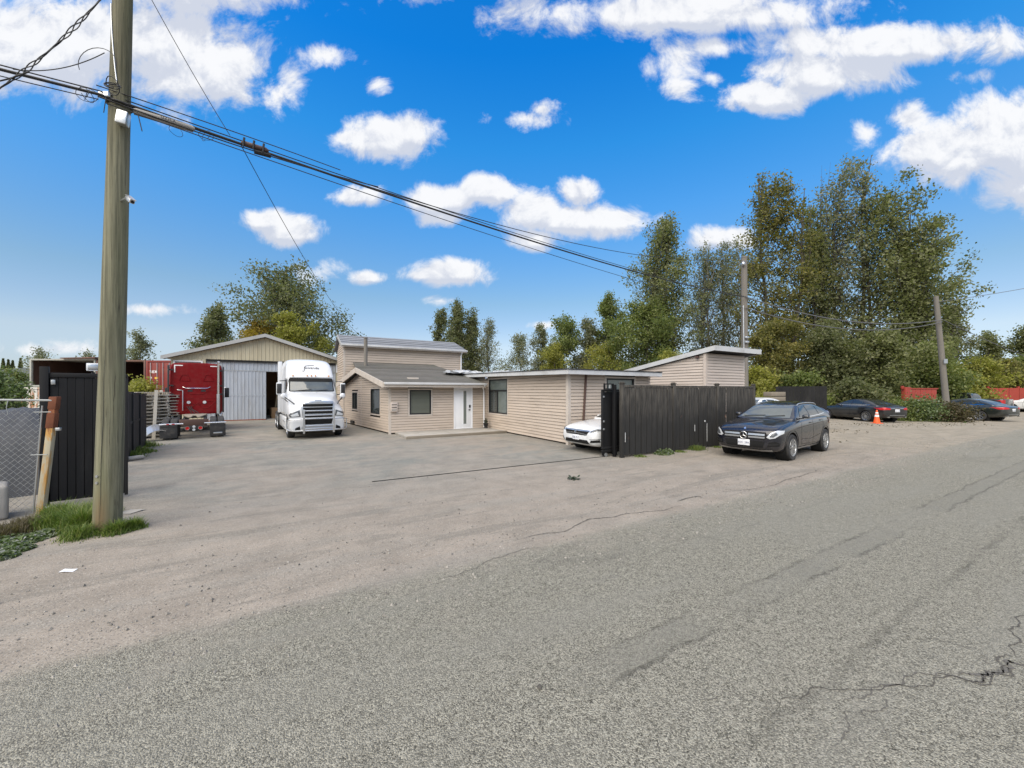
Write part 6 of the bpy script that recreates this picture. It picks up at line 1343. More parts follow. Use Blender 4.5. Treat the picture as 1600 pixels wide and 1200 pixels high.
# ------------------------------------------------------------------ red highway tractor, seen from behind
thr = R(128); RT_ = thing('red_truck', 'dark red semi tractor seen from behind with mud flaps and exhaust stack', 'truck', gp(303, 686), thr); RT_.scale = (.82,) * 3
SX = 4.45       # sleeper back wall, metres ahead of the frame end
slst = []
for x, zt, w in ((SX, 3.98, 1.20), (SX + .05, 4.02, 1.24), (SX + 1.6, 4.02, 1.25), (SX + 2.3, 3.85, 1.24), (SX + 3.2, 3.1, 1.2), (SX + 3.6, 2.6, 1.15)):
    slst.append((x, [(0, 1.02), (w * .94, 1.02), (w, 1.1), (w, 1.9), (w, 2.8 if zt > 3 else 2.0), (w * .985, zt - .45), (w * .95, zt - .10), (w * .86, zt - .01), (w * .4, zt + .03), (0, zt + .035)]))
sme = subsurf_mesh(*loft(slst), 1); so = link('sleeper', sme, M['p_red'], RT_); gs = caster(bvh_of(sme), 'front', -1)
for x, r_, s in ((SX - .004, .05, 1), (SX - .004, .05, -1)): pass
mb = MB()      # pressed ribs on the back wall
for pts in ([(-.78, 2.98), (-.66, 3.32), (-.42, 3.32), (-.30, 2.98), (-.78, 2.98)], [(.30, 2.98), (.42, 3.32), (.66, 3.32), (.78, 2.98), (.30, 2.98)], [(-1.05, 2.72), (1.05, 2.72)], [(-1.0, 2.42), (-.5, 2.42), (-.3, 2.2), (.3, 2.2), (.5, 2.42), (1.0, 2.42)], [(-.95, 1.95), (-.15, 1.95)], [(.15, 1.95), (.95, 1.95)], [(-.9, 1.78), (-.55, 1.4), (-.3, 1.35), (-.1, 1.6), (-.55, 1.80), (-.9, 1.78)], [(.9, 1.78), (.55, 1.4), (.3, 1.35), (.1, 1.6), (.55, 1.80), (.9, 1.78)], [(-.5, 1.2), (.1, 1.72)], [(.5, 1.2), (-.1, 1.72)], [(-1.02, 1.15), (1.02, 1.15)]):
    P = [gs(y, z, .004) for y, z in pts]; mb.tube(P, .022, 6)
mb.build('pressed_rib', M['p_red'], so)
for s in (1, -1):
    mb = MB(); a = [gs(s * y, z, .012) for y, z in ((.62, 3.86), (1.0, 3.86), (1.0, 3.46))]
    mb.hexa([gs(s * .62, 3.83, .004), gs(s * 1.0, 3.83, .004), gs(s * 1.0, 3.83, .012), gs(s * .62, 3.83, .012)], [gs(s * .62, 3.88, .004), gs(s * 1.0, 3.88, .004), gs(s * 1.0, 3.88, .012), gs(s * .62, 3.88, .012)])
    mb.hexa([gs(s * .95, 3.45, .004), gs(s * 1.0, 3.45, .004), gs(s * 1.0, 3.45, .012), gs(s * .95, 3.45, .012)], [gs(s * .95, 3.83, .004), gs(s * 1.0, 3.83, .004), gs(s * 1.0, 3.83, .012), gs(s * .95, 3.83, .012)])
    mb.build('reflective_corner', M['print_white'], so, smooth=False)
    mb = MB(); p = gs(s * .36, 1.72, .0); mb.cyl(p, p + Vector((-.05, 0, 0)), .085, n=18); mb.build('work_light', M['lamp'], so)
    mb = MB(); p = gs(s * .30, 2.40, .0); mb.cb(p, (.02, .22, .12)); mb.build('vent', M['blackplastic'], so)
    mb = MB(); mb.box(SX - .16, SX + .0, min(s * 1.20, s * 1.28), max(s * 1.20, s * 1.28), 1.1, 3.85); mb.build('side_extender', M['blackplastic'], RT_, bevel=.02)
    for z in (3.55, 2.65, 2.15): mb = MB(); mb.box(SX - .10, SX - .02, min(s * 1.02, s * 1.2), max(s * 1.02, s * 1.2), z, z + .08); mb.build('extender_bracket', M['blackplastic'], RT_, bevel=.01)
    mb = MB(); mb.box(SX + 3.1, SX + 3.25, min(s * 1.38, s * 1.62), max(s * 1.38, s * 1.62), 1.95, 2.6); mb.build('mirror', M['blackplastic'], RT_, bevel=.03)
    mb = MB(); mb.tube([(SX + 3.2, s * 1.2, 2.62), (SX + 3.18, s * 1.45, 2.6)], .025, 6); mb.tube([(SX + 3.2, s * 1.2, 1.95), (SX + 3.18, s * 1.45, 1.98)], .025, 6); mb.build('mirror_arm', M['alu'], RT_)
    for x in (.75, 2.08):
        for yy, sd_ in ((1.08, s), (.76, s)): wheel(RT_, x, s * yy, .50, .27, sd_, 0, 'alu')
    wheel(RT_, SX + 4.6, s * 1.03, .50, .28, s, 0, 'alu')
    mb = MB(); mb.box(-.03, -.012, min(s * .62, s * 1.26), max(s * .62, s * 1.26), .10, .72); mf = mb.build('mud_flap', M['rubber'], RT_, bevel=.006)
    if s < 0: mb = MB(); mb.box(-.040, -.032, -1.12, -.76, .22, .29); mb.build('flap_mark', M['alu'], mf, bevel=.003)
    mb = MB(); mb.box(-.04, -.034, min(s * .66, s * 1.22), max(s * .66, s * 1.22), .64, .70); mb.build('flap_bar', M['blackplastic'], mf, smooth=False)
    mb = MB(); mb.tube([(-.02, s * .40, .78), (-.02, s * 1.28, .78)], .036, 8); mb.build('flap_hanger', M['alu'], RT_)
    if s > 0:
        for y in (.72, .92): mb = MB(); mb.box(-.065, -.055, y, y + .10, .755, .80); mb.build('reflector', M['tail'], RT_, smooth=False)
    mb = MB(); mb.box(SX + .1, SX + 3.4, min(s * 1.0, s * 1.22), max(s * 1.0, s * 1.22), .4, 1.05); mb.build('fuel_tank', M['alu'], RT_, bevel=.1, seg=4)
for s in (1, -1): MB().box(0, SX + 5, min(s * .36, s * .46), max(s * .36, s * .46), .72, 1.0).build('frame_rail', M['blackplastic'], RT_, bevel=.01)
mb = MB(); mb.hexa([(-.02, -.5, .66), (.1, -.5, .66), (.1, .5, .66), (-.02, .5, .66)], [(-.02, -.58, .98), (.1, -.58, .98), (.1, .58, .98), (-.02, .58, .98)]); cm2 = mb.build('rear_crossmember', M['brown_metal'], RT_, bevel=.02)
mb = MB(); mb.box(-.03, .0, -.34, .34, .44, .66); lb = mb.build('light_bar', M['blackplastic'], RT_, bevel=.01)
for y in (-.25, .25): 
    mb = MB(); mb.cyl((-.03, y, .55), (-.055, y, .55), .085, n=18); mb.build('tail_light', M['tail'], lb); mb = MB(); mb.tube([(-.056, y + .085 * math.cos(w), .55 + .085 * math.sin(w)) for w in [2 * math.pi * k / 18 for k in range(18)]], .012, 6, closed=True); mb.build('lamp_ring', M['chrome'], lb)
for z, m_ in ((.62, 'lamp'), (.47, 'lamp')): mb = MB(); mb.cyl((-.03, 0, z), (-.05, 0, z), .06, n=14); mb.build('reverse_lamp', M[m_], lb)
# fifth wheel coupling
mb = MB(); pts = [(-.5, -.45), (-.55, .0), (-.5, .45), (-.2, .5), (.25, .42), (.95, .22), (.95, .12), (.35, .06), (.35, -.06), (.95, -.12), (.95, -.22), (.25, -.42), (-.2, -.5)]
mb.prism([(1.4 - u, v) for u, v in pts], 1.10, 1.16, lambda u, v, h: (u, v, h + (.08 * (1.4 - u) if u < 1.4 else 0) * -1)); mb.build('fifth_wheel', M['wood_old'], RT_, bevel=.01)
mb = MB(); mb.box(1.1, 1.7, -.45, .45, .98, 1.09); mb.build('coupling_base', M['blackplastic'], RT_, bevel=.02)
MB().box(2.6, SX - .1, -.5, .5, 1.02, 1.06).build('deck_plate', M['alu'], RT_, bevel=.005)
mb = MB(); mb.tube([(SX - .22, -1.0, 1.0), (SX - .22, -1.0, 2.2)], .085, 14); mb.build('stack_guard', M['alu'], RT_); mb = MB(); mb.tube([(SX - .22, -1.0, 2.18), (SX - .22, -1.0, 4.02), (SX - .30, -1.02, 4.12)], .062, 14); mb.build('exhaust_stack', M['chrome'], RT_)
mb = MB(); mb.tube([gs(-.62, 2.62, .02), gs(-.50, 2.55, .10), gs(.50, 2.55, .10), gs(.62, 2.62, .02)], .022, 8); mb.build('grab_rail', M['chrome'], so)
mb = MB(); mb.tube([gs(.86, 2.45, .03), gs(.62, 2.42, .08), gs(.62, 1.25, .08)], .024, 8); mb.build('pipe', M['alu'], so)
mb = MB(); [mb.tube([gs(.25 + .1 * k, 1.5, .05), (SX - .5, .2 + .06 * k, 1.35), (SX - 1.0, .15 * k - .1, 1.15)], .022, 6) for k in range(3)]; mb.build('air_line', M['cable'], RT_)
cb2 = MB().box(SX + 3.5, SX + 5.4, -.95, .95, .9, 1.9).build('hood', M['p_red'], RT_, bevel=.12, seg=4)

# ------------------------------------------------------------------ traffic cone
CN = thing('traffic_cone', 'orange traffic cone with white bands beside the black sedan', 'traffic cone', gp(1370, 661.5))
ORG = mat('orange cone plastic', (.75, .10, .015), .55, var=.1)
mb = MB(); mb.box(-.21, .21, -.21, .21, 0, .035); mb.build('base', ORG, CN, bevel=.01)
mb = MB(); mb.lathe([(.165, .035), (.035, .80), (.025, .815), (0, .815)], 24); mb.build('cone', ORG, CN)
for z0, z1 in ((.40, .52), (.60, .67)): mb = MB(); f_ = lambda z: .168 - .13 * (z - .035) / .765; mb.lathe([(f_(z0) + .003, z0), (f_(z1) + .003, z1)], 24); mb.build('reflective_band', M['print_white'], CN)
# dark fence, red frames and junk behind the lot
p0, p1 = ap(1212, 640, 27.5), ap(1292, 640, 26.0); p0.z = p1.z = 0; d = p1 - p0; w = math.atan2(d.y, d.x)
DF = thing('dark_screen_fence', 'dark board screen behind the crossover at the edge of the lot', 'fence', p0, w); n = 14
for k in range(n): MB().box(d.length * k / n + .003, d.length * (k + 1) / n - .003, -.02, .02, .02, 2.28).build('board', M['gate_black'], DF, smooth=False)
for z in (.3, 1.9): MB().box(0, d.length, .022, .08, z, z + .1).build('rail', M['gate_black'], DF, smooth=False)
for k, (px, wd, h) in enumerate(((1186, 1.1, .9), (1199, 1.2, 1.5))):
    o = MB(); [o.box(0, wd, -.3, .3, j * .32 + .01, j * .32 + .29) for j in range(int(h / .32) + 2)]; o = o.build('timber_stack', M['wood_old'], bevel=.02); q = ap(px, 640, 25.5); o.location = (q.x, q.y, 0); o.rotation_euler = (0, 0, R(15)); tag(o, ['lower grey timber stack beyond the fence end', 'taller grey timber stack beside the dark screen fence'][k], 'timber stack')
q = gp(1416, 652); RF = thing('red_barrier', 'red steel post and panel barrier half buried in shrubs left of the leaning pole', 'barrier', (q.x, q.y + 4, 0), R(8)); sc_ = (q.y + 1.2) / q.y
RF.location = (q.x * sc_, q.y * sc_, 0)
MB().box(-.26, .26, -.15, .15, 0, 2.25).build('post', M['red_fence'], RF, bevel=.02); MB().box(-.45, -.26, -.05, .05, 2.1, 2.35).build('post_arm', M['red_fence'], RF, bevel=.01)
for k in range(5): MB().box(.30 + k * .5, .78 + k * .5, -.03, .03, .8, 2.08).build('panel', M['red_fence'], RF, bevel=.01)
MB().box(.27, 2.9, -.06, .06, 2.09, 2.18).build('top_bar', M['red_fence'], RF, bevel=.01)
q = ap(1545, 640, 38); RF2 = thing('red_rail_fence', 'long red board fence beyond the white wagon at the right edge', 'fence', (q.x, q.y, 0), R(-12))
for k in range(12): MB().box(k * .8, k * .8 + .77, -.03, .03, .6, 2.25).build('panel', M['red_fence'], RF2, smooth=False)
for k in range(5): MB().box(k * 2.4 - .08, k * 2.4 + .08, .031, .2, 0, 2.4).build('post', M['red_fence'], RF2, smooth=False)
o = MB().box(0, 1.3, 0, .5, 0, .85).build('concrete_block', M['concrete'], bevel=.04); q = ap(1292, 650, 27.8); o.location = (q.x, q.y, 0); tag(o, 'grey concrete block behind the nose of the black sedan', 'concrete block')
# ------------------------------------------------------------------ trees and plants
def leaf_mat(name, c0, c1, c2, trans=.45):
    m, t, b = new_mat(name); t.n.remove(b)
    at = t.node('ShaderNodeAttribute', attribute_name='tint').outputs['Fac']
    c = t.mix(t.ramp(at, 0., .55, smooth=False), (*c0, 1), (*c1, 1)); c = t.mix(t.ramp(at, .62, 1., smooth=False), c, (*c2, 1))
    d = t.node('ShaderNodeBsdfPrincipled'); t.link(c, d.inputs['Base Color']); d.inputs['Roughness'].default_value = .55; d.inputs['Specular IOR Level'].default_value = .35
    tr = t.node('ShaderNodeBsdfTranslucent'); t.link(t.mix(1., c, (1.1, 1.25, .7, 1), 'MULTIPLY'), tr.inputs[0])
    mx = t.node('ShaderNodeMixShader'); mx.inputs[0].default_value = trans; t.link(d.outputs[0], mx.inputs[1]); t.link(tr.outputs[0], mx.inputs[2])
    out = [n for n in t.n if n.type == 'OUTPUT_MATERIAL'][0]; t.link(mx.outputs[0], out.inputs[0]); return m
LM = {'olive': leaf_mat('olive leaf', (0.078, 0.089, 0.041), (0.162, 0.174, 0.080), (0.302, 0.284, 0.156)),
      'grey': leaf_mat('grey green leaf', (0.095, 0.105, 0.058), (0.224, 0.227, 0.128), (0.320, 0.320, 0.318)),
      'green': leaf_mat('green leaf', (0.067, 0.095, 0.030), (0.185, 0.217, 0.067), (0.320, 0.320, 0.136)),
      'poplar': leaf_mat('poplar leaf', (0.074, 0.089, 0.036), (0.197, 0.208, 0.083), (0.320, 0.320, 0.218)),
      'yellow': leaf_mat('yellowing leaf', (0.098, 0.106, 0.036), (0.202, 0.184, 0.059), (0.320, 0.261, 0.059)),
      'yellowgreen': leaf_mat('yellow green leaf', (0.145, 0.152, 0.031), (0.302, 0.291, 0.061), (0.320, 0.320, 0.105)),
      'orange': leaf_mat('orange leaf', (0.263, 0.161, 0.025), (0.320, 0.247, 0.041), (0.320, 0.174, 0.041)),
      'grass': leaf_mat('grass blade', (0.056, 0.096, 0.019), (0.136, 0.200, 0.040), (0.272, 0.272, 0.096), .35),
      'weed': leaf_mat('ground weed', (0.056, 0.088, 0.029), (0.136, 0.184, 0.064), (0.300, 0.300, 0.300), .3),
      'dry': leaf_mat('dry bramble leaf', (.045, .040, .022), (.105, .085, .045), (.20, .165, .10))}
BARK = mat('bark', (.075, .065, .055), .9, var=.3, bp=.02, bs=12, stretch=(1, 1, .3)); BARKG = mat('pale bark', (.17, .155, .135), .9, var=.3, bp=.02, bs=12, stretch=(1, 1, .3))
def quads(name, P, size, rs, m, parent, tint=None, flat=0., aspect=.62):
    n = len(P); N = rs.randn(n, 3); N[:, 2] += flat; N /= np.linalg.norm(N, axis=1)[:, None]
    T = np.cross(N, rs.randn(n, 3)); T /= np.linalg.norm(T, axis=1)[:, None] + 1e-9; B = np.cross(N, T)
    s = (size * (.55 + .9 * rs.rand(n)))[:, None]; T = T * s; B = B * s * aspect
    V = np.empty((n, 4, 3)); V[:, 0] = P - T; V[:, 1] = P + B + T * .1; V[:, 2] = P + T; V[:, 3] = P - B + T * .1
    me = bpy.data.meshes.new(name); me.vertices.add(4 * n); me.vertices.foreach_set('co', V.ravel().astype(np.float32))
    me.loops.add(4 * n); me.loops.foreach_set('vertex_index', np.arange(4 * n, dtype=np.int32)); me.polygons.add(n)
    me.polygons.foreach_set('loop_start', np.arange(0, 4 * n, 4, dtype=np.int32)); me.update(calc_edges=True)
    a = me.attributes.new('tint', 'FLOAT', 'FACE'); a.data.foreach_set('value', (tint if tint is not None else rs.rand(n)).astype(np.float32))
    return link(name, me, m, parent)
POP = [(0, .35), (.10, .62), (.25, .92), (.45, 1.), (.65, .86), (.82, .56), (.93, .30), (1., .06)]
ROUND = [(0, .1), (.12, .45), (.3, .88), (.5, 1.), (.68, .98), (.85, .72), (.95, .4), (1., .15)]
BUSH = [(0, .75), (.2, .95), (.45, 1.), (.7, .85), (.9, .5), (1., .2)]
COLUMN = [(0, .5), (.2, .8), (.5, .9), (.75, .7), (.9, .42), (1., .08)]
def tree(name, label, loc, h, r, leaf, n, seed, prof=POP, lo=.12, size=.24, trunks=1, bark=None, group=None, cat='tree', lift=.55, spread=.5, tint_shift=0.):
    rs = np.random.RandomState(seed); q = random.Random(seed); root = thing(name, label, cat, loc, q.uniform(0, 6.28), group)
    ph, pv = zip(*prof); R_ = lambda f: r * float(np.interp(f, ph, pv))
    lob = [q.uniform(0, 6.28) for _ in range(3)]
    wood = MB(); tips, wts = [], []
    for k in range(trunks):
        a = q.uniform(0, 6.28); off = Vector((math.cos(a), math.sin(a), 0)) * (0 if trunks == 1 else r * q.uniform(.12, .3)); hh = h * (1 if k == 0 else q.uniform(.75, .95)); r0 = max(.05, h * .012) * (1 if trunks == 1 else .75)
        tp = []; x = Vector((0, 0))
        for i in range(9):
            f = i / 8; x += Vector((q.gauss(0, .012), q.gauss(0, .012))) * h * .6; tp.append(Vector((off.x * (1 + f * .8) + x.x, off.y * (1 + f * .8) + x.y, hh * .97 * f - .05)))
        wood.tube(tp, [r0 * (1 - .93 * (i / 8)) + .012 for i in range(9)], 7)
        nl = max(8, int((14 + h * 2.2) / trunks ** .4)); n = int(n * (2.0 if k == 0 else 1))
        for i in range(nl):
            f = lo + (1 - lo) * ((i + q.random()) / nl) ** .9 * .97; base_f = max(.03, f - (.10 + .10 * q.random()) * lift * 1.4); bi = base_f * 8; b0 = int(min(7, bi)); p0 = tp[b0].lerp(tp[b0 + 1], bi - b0)
            w = q.uniform(0, 6.28); rad = R_(f) * q.uniform(.45, 1.12) * (1 + .18 * math.sin(2 * w + lob[0] + 4 * f) + .14 * math.sin(3 * w + lob[1] - 6 * f))
            p1 = Vector((off.x * .8 + rad * math.cos(w), off.y * .8 + rad * math.sin(w), min(h * 1.0, f * h + q.uniform(-.02, .03) * h))); mid = p0.lerp(p1, .55) + Vector((0, 0, -.06 * (p1 - p0).length * (1 if lift > .5 else -1)))
            rl = r0 * .34 * (1 - .6 * f) + .008; wood.tube([p0, mid, p1], [rl, rl * .6, .006], 5, caps=False)
            for j in range(6):
                s_ = q.uniform(.25, 1.); c = (p0.lerp(mid, s_ / .55) if s_ < .55 else mid.lerp(p1, (s_ - .55) / .45)); dv_ = Vector((q.gauss(0, 1), q.gauss(0, 1), q.gauss(.45, .7))).normalized() * R_(f) * q.uniform(.12, .42); e = c + dv_
                if e.z > h * 1.02: e.z = h * q.uniform(.94, 1.02)
                wood.tube([c, c.lerp(e, .5) + Vector((0, 0, .03)), e], [rl * .42, rl * .3, .004], 4, caps=False)
                for tt in (.1, .45, .75, 1.): tips.append(c.lerp(e, tt)); wts.append((.5 + tt) * (.55 + .9 * q.random()) * (1.25 if s_ > .6 else .8))
    tr_ = wood.build('trunk', bark or BARK, root)
    T = np.array([tuple(t_) for t_ in tips]); wt = np.array(wts); wt = wt * (rs.rand(len(wt)) > .10); wt /= wt.sum(); idx = rs.choice(len(T), n, p=wt)
    sg = spread * (.36 + .12 * r); P = T[idx] + rs.randn(n, 3) * np.array([sg, sg, sg * .85]); P[:, 2] = np.clip(P[:, 2], .05, None)
    hue = rs.rand(len(T)); tint = np.clip(.55 * hue[idx] + .5 * rs.rand(n) - .08 + tint_shift, 0, 1)
    quads('crown', P, size * (.56 if cat == 'tree' else .66), rs, LM[leaf], root, tint); return root
def at(px, d): p = ap(px, 611, d); return Vector((p.x, p.y, 0))
def hy(y, d): return EYE + (CY - y) * d / F
def T_(name, label, px, d, ytop, wpx, leaf, n, seed, **kw): return tree(name, label, at(px, d), hy(ytop, d), wpx * d / F / 2, leaf, n, seed, **kw)
G1, G2, G3, G4 = 'trees behind the warehouse', 'trees beyond the roofs in the middle', 'tall poplars behind the parking lot', 'bushy growth at the right edge'
T_('broadleaf_tree', 'big round dark tree behind the warehouse ridge', 462, 52, 420, 168, 'olive', 13500, 1, prof=ROUND, lo=.22, size=.26, trunks=2, group=G1)
T_('broadleaf_tree', 'smaller dark tree left of the big round one behind the warehouse', 338, 55, 474, 74, 'olive', 6500, 2, lo=.2, size=.25, group=G1)
T_('autumn_tree', 'orange autumn tree over the warehouse roof', 404, 47, 497, 62, 'orange', 6000, 3, prof=ROUND, size=.22, group=G1)
T_('broadleaf_tree', 'yellow green tree over the warehouse ridge', 462, 46, 492, 86, 'yellowgreen', 8500, 4, prof=ROUND, size=.22, group=G1)
T_('sapling', 'thin sparse tree just right of the near pole', 216, 46, 516, 50, 'grey', 2600, 5, size=.18, group=G1)
T_('sapling', 'thin sparse tree above the open container', 60, 50, 541, 44, 'grey', 1500, 6, size=.17, group=G1)
T_('sapling', 'small sparse tree left of the near pole', 133, 52, 546, 40, 'grey', 1300, 66, size=.17, group=G1)
T_('poplar_tree', 'dark slim tree right of the rear house, tallest of its clump', 712, 70, 467, 52, 'olive', 7000, 7, lo=.25, size=.26, trunks=2, group=G2)
T_('poplar_tree', 'dark slim tree at the left of the clump by the rear house', 690, 72, 480, 40, 'olive', 4200, 8, lo=.3, size=.26, group=G2)
T_('poplar_tree', 'dark slim tree in the middle of the clump by the rear house', 742, 70, 479, 44, 'olive', 5200, 9, lo=.25, size=.25, trunks=2, group=G2)
T_('poplar_tree', 'nearly bare grey tree at the right of the clump by the rear house', 768, 68, 492, 48, 'grey', 2600, 10, lo=.2, size=.2, group=G2, trunks=2)
T_('poplar_tree', 'sparse grey tree low over the flat roof edge', 812, 64, 520, 72, 'grey', 4200, 11, lo=.1, size=.2, group=G2)
T_('poplar_tree', 'slim pointed grey green tree between two bushier ones over the flat roof', 846, 62, 506, 48, 'grey', 4200, 12, lo=.1, size=.22, group=G2)
T_('broadleaf_tree', 'green pointed tree over the middle of the flat roof', 884, 60, 494, 82, 'green', 10000, 13, prof=COLUMN, lo=.05, size=.23, group=G2)
T_('broadleaf_tree', 'low yellow green bush tree over the flat roof', 868, 56, 535, 60, 'yellowgreen', 3500, 14, prof=BUSH, lo=.1, size=.2, group=G2)
T_('broadleaf_tree', 'pale grey green tree right of the pointed one over the flat roof', 920, 60, 498, 68, 'grey', 7000, 15, lo=.05, size=.22, group=G2)
T_('poplar_tree', 'narrow upright dark green tree left of the tall poplar', 952, 60, 455, 62, 'green', 9500, 16, prof=COLUMN, lo=.1, size=.24, group=G2)
T_('broadleaf_tree', 'bushy pale green tree low over the junction of flat roof and shed', 950, 54, 530, 110, 'yellowgreen', 6500, 17, prof=BUSH, lo=.05, size=.21, group=G2)
T_('poplar_tree', 'tall dark poplar over the tilted roof shed', 1036, 54, 334, 116, 'poplar', 14000, 18, lo=.12, size=.25, group=G3, trunks=2)
T_('broadleaf_tree', 'dense dark green tree at the foot of the tall dark poplar', 1008, 50, 462, 120, 'green', 13000, 19, prof=ROUND, lo=.05, size=.24, group=G3)
T_('poplar_tree', 'thin grey poplar showing sky left of the slim pole', 1098, 56, 372, 84, 'grey', 6500, 20, lo=.12, size=.22, trunks=3, bark=BARKG, group=G3)
T_('poplar_tree', 'thin grey poplar showing sky directly at the slim pole', 1142, 55, 366, 76, 'grey', 6000, 21, lo=.15, size=.22, trunks=2, bark=BARKG, group=G3)
T_('broadleaf_tree', 'yellow green bush over the tilted shed roof', 1050, 44, 545, 60, 'yellowgreen', 4500, 22, prof=BUSH, lo=.05, size=.19, group=G3)
T_('poplar_tree', 'tall yellowing poplar right of the slim pole', 1210, 43, 263, 112, 'yellow', 11500, 23, lo=.10, size=.23, trunks=2, group=G3, tint_shift=-.06)
T_('poplar_tree', 'tallest poplar with thin grey top in the right clump', 1318, 44, 238, 122, 'grey', 9000, 24, lo=.14, size=.23, trunks=3, group=G3)
T_('poplar_tree', 'dense green poplar right of the tallest one', 1388, 41, 272, 128, 'poplar', 12500, 25, lo=.06, size=.23, trunks=2, group=G3)
T_('poplar_tree', 'leaning broad poplar at the right end of the clump behind the leaning pole', 1432, 40, 345, 104, 'poplar', 11000, 26, prof=ROUND, lo=.05, size=.23, trunks=2, group=G3)
T_('poplar_tree', 'slim poplar between the yellowing and the tallest one', 1265, 45, 320, 66, 'poplar', 8000, 27, lo=.08, size=.23, trunks=2, group=G3)
T_('broadleaf_tree', 'yellow brown undergrowth tree under the yellowing poplar', 1205, 39, 500, 84, 'yellow', 8000, 28, prof=ROUND, lo=.05, size=.2, group=G3)
T_('broadleaf_tree', 'dark undergrowth tree under the tallest poplar', 1300, 38, 500, 110, 'olive', 10000, 29, prof=BUSH, lo=.02, size=.21, trunks=3, group=G3)
T_('broadleaf_tree', 'low dark drooping tree behind the black sedan', 1372, 35, 520, 120, 'poplar', 11000, 30, prof=BUSH, lo=.02, size=.2, group=G3)
T_('broadleaf_tree', 'low green tree left of the leaning pole', 1440, 36, 540, 96, 'green', 8000, 31, prof=BUSH, lo=.02, size=.19, group=G3)
T_('broadleaf_tree', 'pale willow like tree right of the leaning pole', 1484, 46, 470, 62, 'grey', 6000, 32, lo=.05, size=.22, group=G4)
T_('broadleaf_tree', 'dark tree tip at the right beyond the leaning pole', 1545, 58, 516, 66, 'poplar', 5200, 33, lo=.05, size=.24, group=G4)
T_('broadleaf_tree', 'dark tree cut by the right edge', 1600, 56, 510, 80, 'poplar', 6500, 34, lo=.05, size=.24, group=G4)
T_('broadleaf_tree', 'tree standing out past the right edge', 1680, 55, 500, 90, 'poplar', 5000, 44, lo=.05, size=.24, group=G4)
for k, (px, d, yt, w, lf_, lab) in enumerate(((1490, 39, 572, 74, 'yellowgreen', 'yellow green bush right behind the leaning pole'), (1528, 41, 560, 70, 'yellowgreen', 'pale yellow bush above the pickup cab'), (1568, 42, 566, 66, 'yellow', 'yellow bush above the red board fence'), (1610, 43, 560, 70, 'green', 'green bush at the right edge above the red board fence'), (1655, 42, 566, 70, 'yellowgreen', 'bush out past the right edge'), (1255, 33, 585, 80, 'green', 'low bush behind the dark screen fence'), (1175, 34, 575, 70, 'yellowgreen', 'low yellow green bush right of the slim pole'), (1335, 31.5, 600, 90, 'olive', 'low dark bush behind the black sedan roof'))):
    T_('bush', lab, px, d, yt, w, lf_, 5200, 50 + k, prof=BUSH, lo=.02, size=.17, group='bushes along the back of the lot', cat='bush')
for k, (px, d, yt, w, lf_, n, lab) in enumerate(((1412, 25.6, 634, 44, 'green', 2600, 'green shrub left of the leaning pole beside the red post'), (1446, 25.0, 632, 52, 'weed', 2600, 'pale leafy shrub in front of the leaning pole'), (1488, 24.6, 640, 46, 'dry', 1900, 'brown bramble heap right of the leaning pole'), (1390, 26, 640, 40, 'green', 1600, 'low weeds by the rear bumper of the black sedan'))):
    T_('shrub', lab, px, d, yt, w, lf_, n, 70 + k, prof=BUSH, lo=.02, size=.095, spread=.75, group='shrubs around the leaning pole', cat='shrub', lift=.2)
T_('bush', 'leafy green bush at the far left edge above the wire fence', -8, 19, 584, 78, 'weed', 5200, 80, prof=BUSH, lo=.02, size=.10, cat='bush', group='bushes at the far left')
T_('bush', 'darker bush beside the white container at the far left', 22, 44, 575, 36, 'green', 3000, 81, prof=BUSH, lo=.02, size=.12, cat='bush', group='bushes at the far left')
T_('bush', 'tall bush past the left edge', -60, 20, 570, 90, 'green', 3500, 82, prof=BUSH, lo=.02, size=.12, cat='bush', group='bushes at the far left')
T_('bush', 'yellow green bush rising over the pallets behind the black fence', 226, 18.4, 597, 44, 'yellowgreen', 2600, 83, prof=ROUND, lo=.3, size=.085, cat='bush')
# far wooded hill with a few conifers on its crest at the left
def hill():
    n, m_ = 60, 10; vs, fs = [], []; q = random.Random(5)
    for i in range(n + 1):
        x = -640 + 1400 * i / n; hh = 1.95 + (CY - 569) * 340 / F * (1 if x < -300 else max(.30, 1 - (x + 300) / 330)) + 1.6 * math.sin(i * .9) + q.uniform(-1, 1)
        for j in range(m_ + 1): f = j / m_; vs.append((x, 340 + 80 * f + 12 * math.sin(i * .7), hh * math.sin(min(1, f * 1.15) * math.pi / 2) + q.uniform(-.5, .9) * (f > 0) - .1))
    for i in range(n):
        for j in range(m_): a = i * (m_ + 1) + j; fs.append((a, a + m_ + 1, a + m_ + 2, a + 1))
    me = bpy.data.meshes.new('hill'); me.from_pydata(vs, [], fs)
    HM = mat('distant woods', (.075, .085, .080), .95, var=.5, vs=.12, bp=1.2, bs=.35); o = link('hill', me, HM); tag(o, kind='structure')
hill()
def conifer(px, ytop, d, lab):
    t = thing('conifer_tree', lab, 'tree', Vector((at(px, d).x, d, hy(569, 340) * d / 400 - 3)), 0, 'conifers on the far hill'); h = hy(ytop, d) - t.location.z; rs = np.random.RandomState(int(px) + 103); n = 900; f = rs.rand(n) ** .7
    MB().cyl((0, 0, 0), (0, 0, h * .98), .4, .05, 6).build('trunk', BARK, t); w = rs.rand(n) * 6.28; rr = h * .16 * (1 - f) * (.3 + .7 * rs.rand(n)); P = np.stack([rr * np.cos(w), rr * np.sin(w), h * (.12 + .86 * f)], 1); quads('crown', P, .8, rs, LM['olive'], t)
